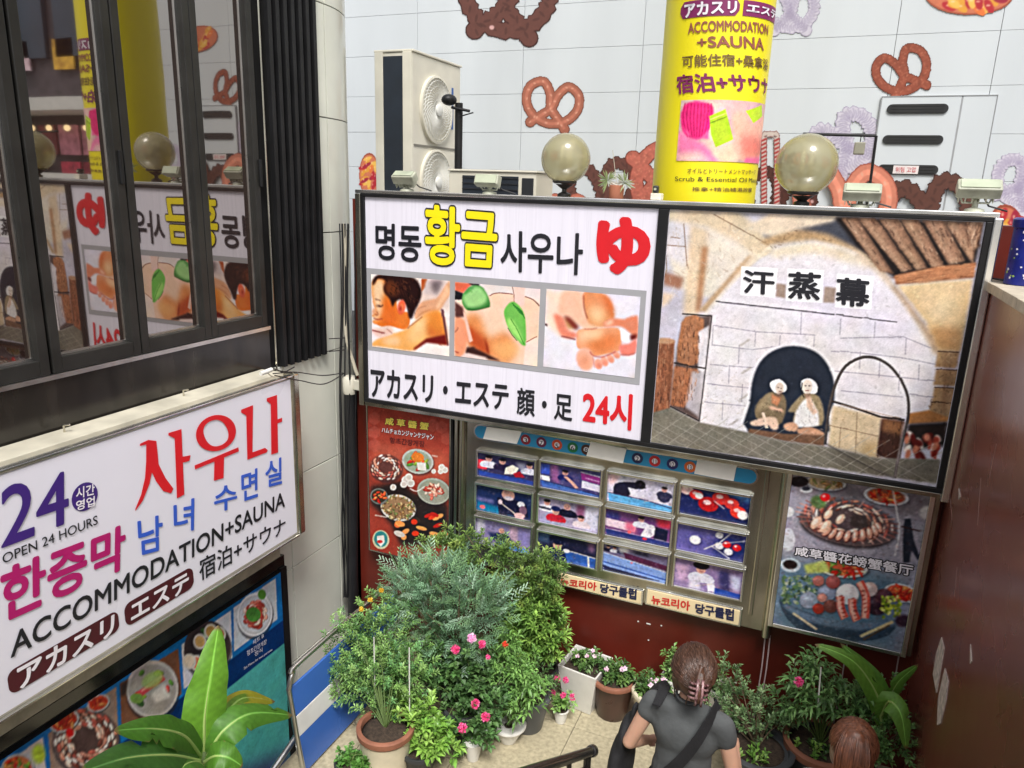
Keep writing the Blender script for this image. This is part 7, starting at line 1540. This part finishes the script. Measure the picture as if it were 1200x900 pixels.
# banana by the right wall
def b3(px, py, y): return at(px, py, y)
x, y = PZ(1025, 890, -3.3)[:2]; y = 4.3; x = .52
t = empty('young_banana', (x, y, FLOOR), 'young banana plant with upright leaves in the corner beside the brown wall', 'plant')
sz = pot_round(t, x, y, FLOOR, .28, .15, m_pdark); hub = b3(1033, 850, 4.25)
MB().tube([(x, y, sz-.02), (hub.x, hub.y+.02, hub.z-.1), tuple(hub)], [.028, .022, .012], 12).out('stem', m_gstem, t, smooth=True)
U3 = Vector((-.1, -.75, .65)).normalized()
blade(t, [hub, b3(1028, 815, 4.25), b3(1000, 775, 4.22), b3(955, 755, 4.2)], .115, 21, up=U3, col=(.17, .38, .05), tears=2)
blade(t, [hub+Vector((.01, .02, 0)), b3(1036, 825, 4.3), b3(1022, 790, 4.33), b3(985, 754, 4.36)], .11, 22, up=U3, col=(.14, .34, .045), tears=1)
blade(t, [hub, b3(1038, 828, 4.28), b3(1052, 800, 4.3), b3(1076, 779, 4.32)], .10, 23, up=Vector((.5, -.6, .6)).normalized(), col=(.14, .34, .045), tears=1)
blade(t, [b3(1033, 838, 4.22), b3(1042, 822, 4.15), b3(1056, 838, 4.08), b3(1062, 878, 4.05)], .13, 24, up=Vector((.2, -.75, .6)).normalized(), col=(.18, .40, .06), tears=1)
x, y = .60, 4.45
t = empty('corner_shrub', (x, y, FLOOR), 'low dark green shrub spilling out of a pot in the corner under the young banana', 'shrub', GP)
sz = pot_round(t, x-.05, y-.2, FLOOR, .22, .13, mat('grey_pot2', (.12, .13, .14), .5))
grow(t, (x-.05, y-.2, sz), [lump(1030, 830, 4.35, 60, 60, .15), lump(1045, 865, 4.2, 50, 50, .13), lump(1012, 820, 4.4, 40, 50, .12), lump(1025, 880, 4.1, 50, 40, .1)], 190, 'twig', [(.10, .21, .06), (.08, .17, .05), (.14, .27, .08)], 65, L=.035, W=.02, nl=8, tl=.045, surf=.3, nst=20)
# low plant bottom centre-left
c = Vector(PZ(412, 915, FLOOR))
t = empty('parsley_pot', (c.x, c.y, FLOOR), 'small leafy green plant at the bottom edge left of the biggest terracotta pot', 'plant', GP)
sz = pot_round(t, c.x, c.y, FLOOR, .15, .1, m_pdark)
grow(t, (c.x, c.y, sz), [lump(410, 892, c.y, 44, 22, .1), lump(428, 896, c.y, 24, 18, .08)], 60, 'twig', [(.07, .19, .03), (.1, .25, .05)], 66, L=.035, W=.026, nl=7, tl=.03, surf=.2, nst=10, stem_m=m_gstem, spread=1.3)
# ------------------------------------------------------------------ people
m_skin = mat('skin', (.62, .36, .25), .5, var=.06, scale=12, sss=.15, bump=.02, bscale=80); m_hair = mat('brown_hair', (.075, .034, .02), .36, var=.5, scale=9, stretch=(9, 9, .5), bump=.15, bscale=60, spec=.6)
m_hair2 = mat('auburn_hair', (.15, .055, .028), .34, var=.45, scale=9, stretch=(9, 9, .5), bump=.15, bscale=60, spec=.6)
m_hairl = mat('light_brown_hair', (.105, .05, .03), .36, var=.5, scale=9, stretch=(9, 9, .5), spec=.8); m_hair2l = mat('light_auburn_hair', (.20, .075, .038), .32, var=.5, scale=9, stretch=(9, 9, .5), spec=.8)
m_tee = mat('charcoal_knit', (.080, .086, .088), .9, var=.3, scale=7, bump=.9, bscale=13); m_blackcl = mat('black_cloth', (.012, .012, .014), .8, var=.25, scale=14, bump=.3, bscale=200)
m_whitecl = mat('white_cloth', (.65, .63, .6), .8, var=.08)
def capsule(mb, a, b, ra, rb, n=14):
    a, b = Vector(a), Vector(b); d = (b-a); L = d.length; d = d/L if L > 1e-6 else Vector((0, 0, 1)); q = d.to_track_quat('Z', 'Y').to_matrix().to_4x4(); prof = []
    for k in range(5): t = math.pi/2*k/4; prof.append((max(math.sin(t)*ra, 1e-4), -math.cos(t)*ra))
    for k in range(5): t = math.pi/2*k/4; prof.append((max(math.cos(t)*rb, 1e-4), L+math.sin(t)*rb))
    mb.lathe(prof, tuple(a), n=n, M=q)
def ellip(mb, c, r, M=None, n=18, m=12):
    prof = [(max(math.sin(math.pi*i/m), 1e-4), -math.cos(math.pi*i/m)) for i in range(m+1)]
    S = Matrix.Diagonal((r[0], r[1], r[2], 1)); mb.lathe(prof, tuple(c), n=n, M=(M @ S) if M is not None else S)
def remesh(o, vox, sm=6, fac=.5):
    a = o.modifiers.new('merge', 'REMESH'); a.mode = 'VOXEL'; a.voxel_size = vox; a.use_smooth_shade = True
    b = o.modifiers.new('relax', 'SMOOTH'); b.factor = fac; b.iterations = sm
def hand(mb, w, d, side, s=1.):
    """palm plus four curled fingers and a side thumb"""
    w = Vector(w); d = Vector(d).normalized(); sd_ = Vector(side).normalized(); nn = d.cross(sd_).normalized()
    capsule(mb, w, w+d*.075*s, .021*s, .026*s)
    for i, (o_, L) in enumerate(((-.027, .062), (-.009, .072), (.009, .067), (.026, .052))):
        k = w+d*.085*s+sd_*o_*s; capsule(mb, w+d*.055*s+sd_*o_*.8*s, k, .0115*s, .0098*s)
        k2 = k+(d+nn*.35).normalized()*L*.45*s; k3 = k2+(d*.7+nn*.8).normalized()*L*.5*s; capsule(mb, k, k2, .0098*s, .0088*s); capsule(mb, k2, k3, .0088*s, .0075*s)
    t0 = w+d*.025*s-sd_*.02*s; t1 = t0-sd_*.028*s+d*.03*s; t2 = t1+d*.03*s+nn*.012*s-sd_*.006*s; capsule(mb, t0, t1, .014*s, .011*s); capsule(mb, t1, t2, .011*s, .009*s)
def person(label, top, facing, H, arms, hairm, tilt=(0, 0), bun=True, shirt=None, sw=.178, head_turn=0., foot_z=FLOOR, extra=None):
    """top: crown of the head; facing: unit direction (x, y) the body looks in; arms: (elbow, wrist) offsets for left and right in body frame"""
    t = empty('person', (top.x, top.y, foot_z), label, 'person')
    f = Vector((facing[0], facing[1], 0)).normalized(); r = Vector((f.y, -f.x, 0)); U = Vector((0, 0, 1)); B = Matrix((r, f, U)).transposed()
    k = H/1.62; O = Vector((top.x, top.y, foot_z)) 
    def W_(x, y, z): return O+r*x*k+f*y*k+U*z*k
    body = MB(); hp = W_(0, 0, .90)
    for sx in (-1, 1):
        capsule(body, W_(sx*.085, 0, .86), W_(sx*.09, .01, .47), .082*k, .052*k); capsule(body, W_(sx*.09, .01, .47), W_(sx*.09, -.02, .09), .05*k, .034*k); capsule(body, W_(sx*.09, -.03, .05), W_(sx*.1, .12, .03), .036*k, .03*k)
    ellip(body, W_(0, 0, .92), (.155*k, .11*k, .12*k), B.to_4x4()); ellip(body, W_(0, 0, 1.05), (.125*k, .09*k, .14*k), B.to_4x4()); ellip(body, W_(0, 0, 1.22), (.145*k, .098*k, .14*k), B.to_4x4())
    capsule(body, W_(-sw*.72, 0, 1.325), W_(sw*.72, 0, 1.325), .05*k, .05*k); capsule(body, W_(0, .0, 1.33), W_(0, .018, 1.45), .052*k, .046*k)
    sh = []
    for sx, (e, w, hs) in zip((-1, 1), arms):
        s_ = W_(sx*sw*.93, 0, 1.315); E_ = W_(*e); Wr = W_(*w); sh.append((s_, E_, Wr)); capsule(body, s_, E_, .044*k, .034*k); capsule(body, E_, Wr, .035*k, .024*k); hand(body, Wr, Wr-E_, hs, .95*k)
    HM = B.to_4x4() @ Matrix.Rotation(head_turn, 4, 'Z') @ Matrix.Rotation(tilt[0], 4, 'X') @ Matrix.Rotation(tilt[1], 4, 'Y'); hc = W_(0, .025, 1.51)
    def Hd(x, y, z): return hc+(HM @ Vector((x*k, y*k, z*k)))
    ellip(body, hc, (.072*k, .09*k, .105*k), HM); ellip(body, Hd(0, .035, -.055), (.052*k, .055*k, .055*k), HM); ellip(body, Hd(0, .092, -.02), (.011*k, .016*k, .02*k), HM)
    for sx in (-1, 1): ellip(body, Hd(sx*.073, .0, -.015), (.009*k, .018*k, .03*k), HM)
    b = body.out('body', m_skin, t); remesh(b, .0075, 5)
    for sx in (-1, 1):
        MB().sphere(Hd(sx*.028, .082, .008), .011*k, 12, 8).out('eye', mat('eye_white', (.75, .74, .72), .2), t, smooth=True); MB().sphere(Hd(sx*.028, .0905, .008), .0052*k, 10, 6).out('iris', mat('eye_dark', (.02, .012, .01), .15), t, smooth=True)
        MB().tube([Hd(sx*.014, .092, .03), Hd(sx*.03, .09, .035), Hd(sx*.046, .08, .03)], .0022*k, 5).out('eyebrow', hairm, t)
    MB().tube([Hd(-.02, .084, -.055), Hd(0, .092, -.053), Hd(.02, .084, -.055)], [.0025*k, .005*k, .0025*k], 6).out('lips', mat('lips', (.45, .14, .12), .4), t, smooth=True)
    # shirt with short sleeves
    s = MB(); ellip(s, W_(0, 0, .98), (.150*k, .108*k, .15*k), B.to_4x4()); ellip(s, W_(0, 0, 1.08), (.138*k, .098*k, .16*k), B.to_4x4()); ellip(s, W_(0, -.004, 1.215), (.158*k, .102*k, .135*k), B.to_4x4())
    capsule(s, W_(-sw*.72, -.004, 1.325), W_(sw*.72, -.004, 1.325), .057*k, .057*k); capsule(s, W_(0, 0, 1.33), W_(0, .004, 1.378), .066*k, .056*k)
    for sx, (a, e, w) in zip((-1, 1), sh): capsule(s, a, a.lerp(e, .24), .055*k, .053*k)
    so = s.out('shirt', shirt or m_tee, t); remesh(so, .011, 22, .6)
    col_ = MB().tube([W_(math.cos(a)*.060, .004+math.sin(a)*.058, 1.415+.012*math.sin(a)) for a in [2*math.pi*i/24 for i in range(25)]], .0065*k, 8); col_.out('collar', shirt or m_tee, t, smooth=True)
    tr = MB(); ellip(tr, W_(0, 0, .90), (.168*k, .124*k, .13*k), B.to_4x4())
    for sx in (-1, 1): capsule(tr, W_(sx*.086, 0, .86), W_(sx*.092, .01, .47), .095*k, .068*k); capsule(tr, W_(sx*.092, .01, .47), W_(sx*.092, -.02, .12), .068*k, .055*k)
    to = tr.out('trousers', m_blackcl, t); remesh(to, .012, 4)
    sh_ = MB()
    for sx in (-1, 1): capsule(sh_, W_(sx*.09, -.045, .045), W_(sx*.105, .15, .035), .046*k, .038*k)
    shh = sh_.out('shoes', m_whitecl, t); remesh(shh, .009, 3)
    # hair cap: strands combed back
    h = MB(); ellip(h, Hd(0, -.016, .022), (.096*k, .110*k, .116*k), HM); ellip(h, Hd(0, -.055, .0), (.082*k, .072*k, .090*k), HM)
    for sx in (-1, 1): ellip(h, Hd(sx*.064, .0, -.01), (.030*k, .055*k, .08*k), HM)
    return t, h, Hd, W_, k, HM, B
def strands(t, Hd, paths, r, m, name='hair_strand', n=1):
    mb = MB()
    for pth in paths: q = spline([np.array(Hd(*p)) for p in pth], 5, False); mb.tube(q, [r*(.35+.65*math.sin(math.pi*min(max(i/(len(q)-1), .05), .95))) for i in range(len(q))], 5)
    return mb.out(name, m, t, smooth=True)
def hair_shell(t, Hd, k, end, n, m1, m2, seed, c=(0, -.016, .022), rad=(.098, .112, .118), r=.0026, stop=.97, spread=.12):
    """many fine strands combed over the skull from the hairline to the tie point"""
    rg = random.Random(seed); e0 = Vector(end).normalized(); A_, B_ = MB(), MB()
    for i in range(n):
        a = rg.uniform(-math.pi, math.pi); ring = rg.random()
        s = Vector((math.sin(a), math.cos(a)*.95, .10+.42*max(math.cos(a), 0)-.38*max(-math.cos(a), 0)+rg.uniform(-.1, .1)))
        if ring > .55: s = (s.normalized()+Vector((0, 0, rg.uniform(.2, 1.4)))).normalized()
        s.normalize()
        if s.dot(e0) > .93: continue
        e = (e0+Vector((rg.gauss(0, spread), 0, rg.gauss(0, spread)))).normalized(); ang = math.acos(max(-1, min(1, s.dot(e)))); f = 1.0+rg.uniform(0, .055); pts = []
        for j in range(9):
            u = j/8*stop; d = (s*math.sin((1-u)*ang)+e*math.sin(u*ang))/max(math.sin(ang), 1e-3); w_ = 1+.012*math.sin(j*1.3+i)
            pts.append(Hd(c[0]+d.x*rad[0]*f*w_, c[1]+d.y*rad[1]*f*w_, c[2]+d.z*rad[2]*f*w_))
        rr = r*k*rg.uniform(.7, 1.3); (A_ if rg.random() < .82 else B_).tube(pts, [rr*.4]+[rr]*7+[rr*.5], 4, False)
    A_.out('hair_strand', m1, t, smooth=True, kind='stuff'); B_.out('hair_strand', m2, t, smooth=True, kind='stuff')
# woman in the middle, seen from behind
top = Vector(PZ(813, 768, FLOOR+1.60)); fdir = Vector((.10, 1, 0)).normalized()
t, h, Hd, W_, k, HM, B = person('woman seen from behind in a charcoal tee, brown hair in a patterned claw clip', top, (fdir.x, fdir.y), 1.60,
    [((-.255, -.03, 1.07), (-.215, .16, .96), (0, 1, 0)), ((.25, .0, 1.04), (.20, .22, 1.02), (0, 1, 0))], m_hair, tilt=(-.28, .05), head_turn=.35)
ho = h.out('hair', m_hair, t); remesh(ho, .008, 5)
rg = random.Random(3); P_ = []
for i in range(46):
    a = -1.45+2.9*i/45; x0 = math.sin(a)*.090; z0 = math.cos(a)*.112
    P_.append([(x0*.95, .06-.02*abs(a), z0*.95+.02), (x0*1.08, -.03, z0*.98+.022), (x0*.85, -.105, z0*.6), (x0*.25+.012, -.130, -.045+rg.uniform(-.01, .01))])
hair_shell(t, Hd, k, (.12, -1, -.30), 900, m_hair, m_hairl, 5, r=.0017)
tw = MB(); 
for j in range(5): q = spline([np.array(Hd(.004+.006*j-.012, -.122-.004*j, -.075)), np.array(Hd(.012, -.142-.003*j, -.03)), np.array(Hd(.022-.004*j, -.134, .02)), np.array(Hd(.018, -.115, .062+.004*j))], 5, False); tw.tube(q, [.013*k, .014*k]*3+[.013*k]*(len(q)-6), 8)
tw.out('twisted_hair', m_hair, t, smooth=True)
m_clip = mat('patterned_claw_clip', (.06, .008, .012), .25, col2=(.42, .25, .25), scale=75, detail=1, spec=.8)
cl = MB()
for sx in (-1, 1):
    for j in range(4):
        z = -.060+.021*j; cl.tube(spline([np.array(Hd(sx*.004+.014, -.158, z+.01)), np.array(Hd(sx*.022+.014, -.156, z+.004)), np.array(Hd(sx*.036+.014, -.136, z)), np.array(Hd(sx*.040+.014, -.116, z-.004))], 3, False), .0058*k, 6)
    cl.tube([Hd(sx*.012+.014, -.159, -.085), Hd(sx*.012+.014, -.165, -.03), Hd(sx*.010+.014, -.156, .03)], .006*k, 8)
cl.out('claw_clip', m_clip, t, smooth=True)
strands(t, Hd, [[(-.06, -.02, -.04), (-.072, .01, -.08), (-.066, .03, -.13), (-.06, .03, -.16)], [(.06, -.03, -.04), (.072, -.01, -.08), (.068, .0, -.12), (.066, .01, -.15)], [(-.02, -.07, -.08), (-.024, -.06, -.11), (-.022, -.05, -.13)], [(.02, -.07, -.08), (.022, -.06, -.105), (.024, -.05, -.125)]], .003*k, m_hair, 'loose_hair')
rg = random.Random(19); fb_ = MB()
for i in range(60):
    a = rg.uniform(-1.7, 1.7); x0, z0 = math.sin(a)*.10, math.cos(a)*.12+.02; y0 = rg.uniform(-.10, .03); q = [Hd(x0, y0, z0), Hd(x0*1.10+rg.uniform(-.008, .008), y0-.02, z0*1.04), Hd(x0*1.10+rg.uniform(-.02, .02), y0-.05, z0*.98-.01)]; fb_.tube(q, .0006, 3, False)
fb_.out('loose_hair', m_hairl, t, kind='stuff')
# strap over the right shoulder, down to the bag on her left side
SP_ = [(.115, .055, 1.375), (.118, .0, 1.402), (.112, -.055, 1.378), (.085, -.108, 1.30), (.03, -.130, 1.18), (-.04, -.130, 1.06), (-.11, -.115, .97), (-.17, -.07, .90)]
q = [Vector(p) for p in spline([np.array(W_(*p)) for p in SP_], 6, False)]; V, F_ = [], []
for i, p in enumerate(q):
    T_ = (q[min(i+1, len(q)-1)]-q[max(i-1, 0)]).normalized(); cen = Vector(W_(0, -.01, p.z*0+((p.z-FLOOR)/k))); nn = (p-Vector((cen.x, cen.y, p.z-.03 if i > 4 else p.z-.12))).normalized(); sd_ = T_.cross(nn).normalized()
    for (a, b_) in ((-.026, 0), (.026, 0), (.026, .004), (-.026, .004)): V.append(p+sd_*a*k+nn*(b_+.004))
for i in range(len(q)-1):
    for j in range(4): F_.append((i*4+j, i*4+(j+1) % 4, (i+1)*4+(j+1) % 4, (i+1)*4+j))
so = build('bag_strap_over_shoulder', V, F_, m_blackcl, None, smooth=40); so.name = 'bag_strap'
bag = empty('shoulder_bag', W_(-.22, .05, .9), "black soft shoulder bag hanging at the woman's left side", 'bag')
attach(so, bag)
bm_ = MB(); ellip(bm_, W_(-.315, .06, .86), (.055*k, .15*k, .19*k), B.to_4x4()); ellip(bm_, W_(-.295, .06, 1.02), (.040*k, .11*k, .13*k), B.to_4x4()); ellip(bm_, W_(-.262, .05, 1.14), (.022*k, .05*k, .10*k), B.to_4x4())
bo = bm_.out('bag_body', m_blackcl, bag); remesh(bo, .012, 6)
V = []; F_ = []; q = [Vector(p) for p in spline([np.array(W_(*p)) for p in ((-.13, -.075, 1.345), (-.118, -.02, 1.392), (-.135, .045, 1.38), (-.205, .07, 1.30), (-.26, .06, 1.17))], 5, False)]
for i, p in enumerate(q):
    sd_ = (B @ Vector((0, 1, 0))) if i > 8 else (B @ Vector((-1, .2, -.25))).normalized()
    wv = .02+.03*i/len(q); nn = Vector((0, 0, .006))
    for a, b_ in ((-1, 0), (1, 0), (1, 1), (-1, 1)): V.append(p+sd_*a*wv*k+nn*b_+Vector((0, 0, .004)))
for i in range(len(q)-1):
    for j in range(4): F_.append((i*4+j, i*4+(j+1) % 4, (i+1)*4+(j+1) % 4, (i+1)*4+j))
build('hand_loop', V, F_, m_blackcl, bag, smooth=40)
# second woman at the right, only her head in view
top = Vector(PZ(1003, 866, FLOOR+1.47)); fdir = Vector((-.05, 1, 0)).normalized()
t, h, Hd, W_, k, HM, B = person('person with shiny auburn hair tied up, only the head showing at bottom right', top, (fdir.x, fdir.y), 1.50,
    [((-.25, .0, 1.04), (-.22, .18, .95), (0, 1, 0)), ((.25, .0, 1.04), (.22, .18, .95), (0, 1, 0))], m_hair2, tilt=(-.30, 0), shirt=m_whitecl, head_turn=-.15)
ho = h.out('hair', m_hair2, t); remesh(ho, .008, 5)
P_ = []
for i in range(44):
    a = -1.5+3.0*i/43; x0 = math.sin(a)*.090; z0 = math.cos(a)*.112
    P_.append([(x0*.9, .07-.02*abs(a), z0*.92+.02), (x0*1.1, .0, z0*1.02+.022), (x0*.95, -.08, z0*.85+.015), (x0*.25, -.128, .02+rg.uniform(-.008, .008))])
hair_shell(t, Hd, k, (.0, -.45, .95), 800, m_hair2, m_hair2l, 6, stop=.98, r=.0017)
rg = random.Random(8); A_, B_ = MB(), MB()
for i in range(520):                                                 # tail falling from the crown over the back of the head
    x = rg.gauss(0, .5); x = max(-1, min(1, x)); dz = rg.uniform(-.012, .012)
    q = spline([np.array(Hd(x*.012, -.062, .136)), np.array(Hd(x*.045, -.105+dz, .128-.02*abs(x))), np.array(Hd(x*.066, -.150+dz, .06-.02*abs(x))), np.array(Hd(x*.064, -.158+dz, -.04)), np.array(Hd(x*.05, -.140+dz, -.13+rg.uniform(-.03, .02)))], 4, False)
    rr = .0016*k*rg.uniform(.7, 1.4); (A_ if rg.random() < .55 else B_).tube(q, rr, 4, False)
A_.out('ponytail', m_hair2, t, smooth=True, kind='stuff'); B_.out('ponytail', m_hair2l, t, smooth=True, kind='stuff')
cr_ = MB(); ellip(cr_, Hd(0, -.115, .045), (.060*k, .036*k, .088*k), HM); ellip(cr_, Hd(0, -.125, -.04), (.052*k, .028*k, .09*k), HM); co_ = cr_.out('ponytail_core', m_hair2, t); remesh(co_, .009, 4)
kn = MB(); ellip(kn, Hd(0, -.075, .112), (.022*k, .026*k, .016*k), HM); kn.out('hair_knot', m_hair2l, t, smooth=True)
MB().tube([Hd(-.012, -.06, .128), Hd(0, -.066, .134), Hd(.012, -.06, .128)], .004*k, 6).out('hair_tie', m_whitecl, t, smooth=True)
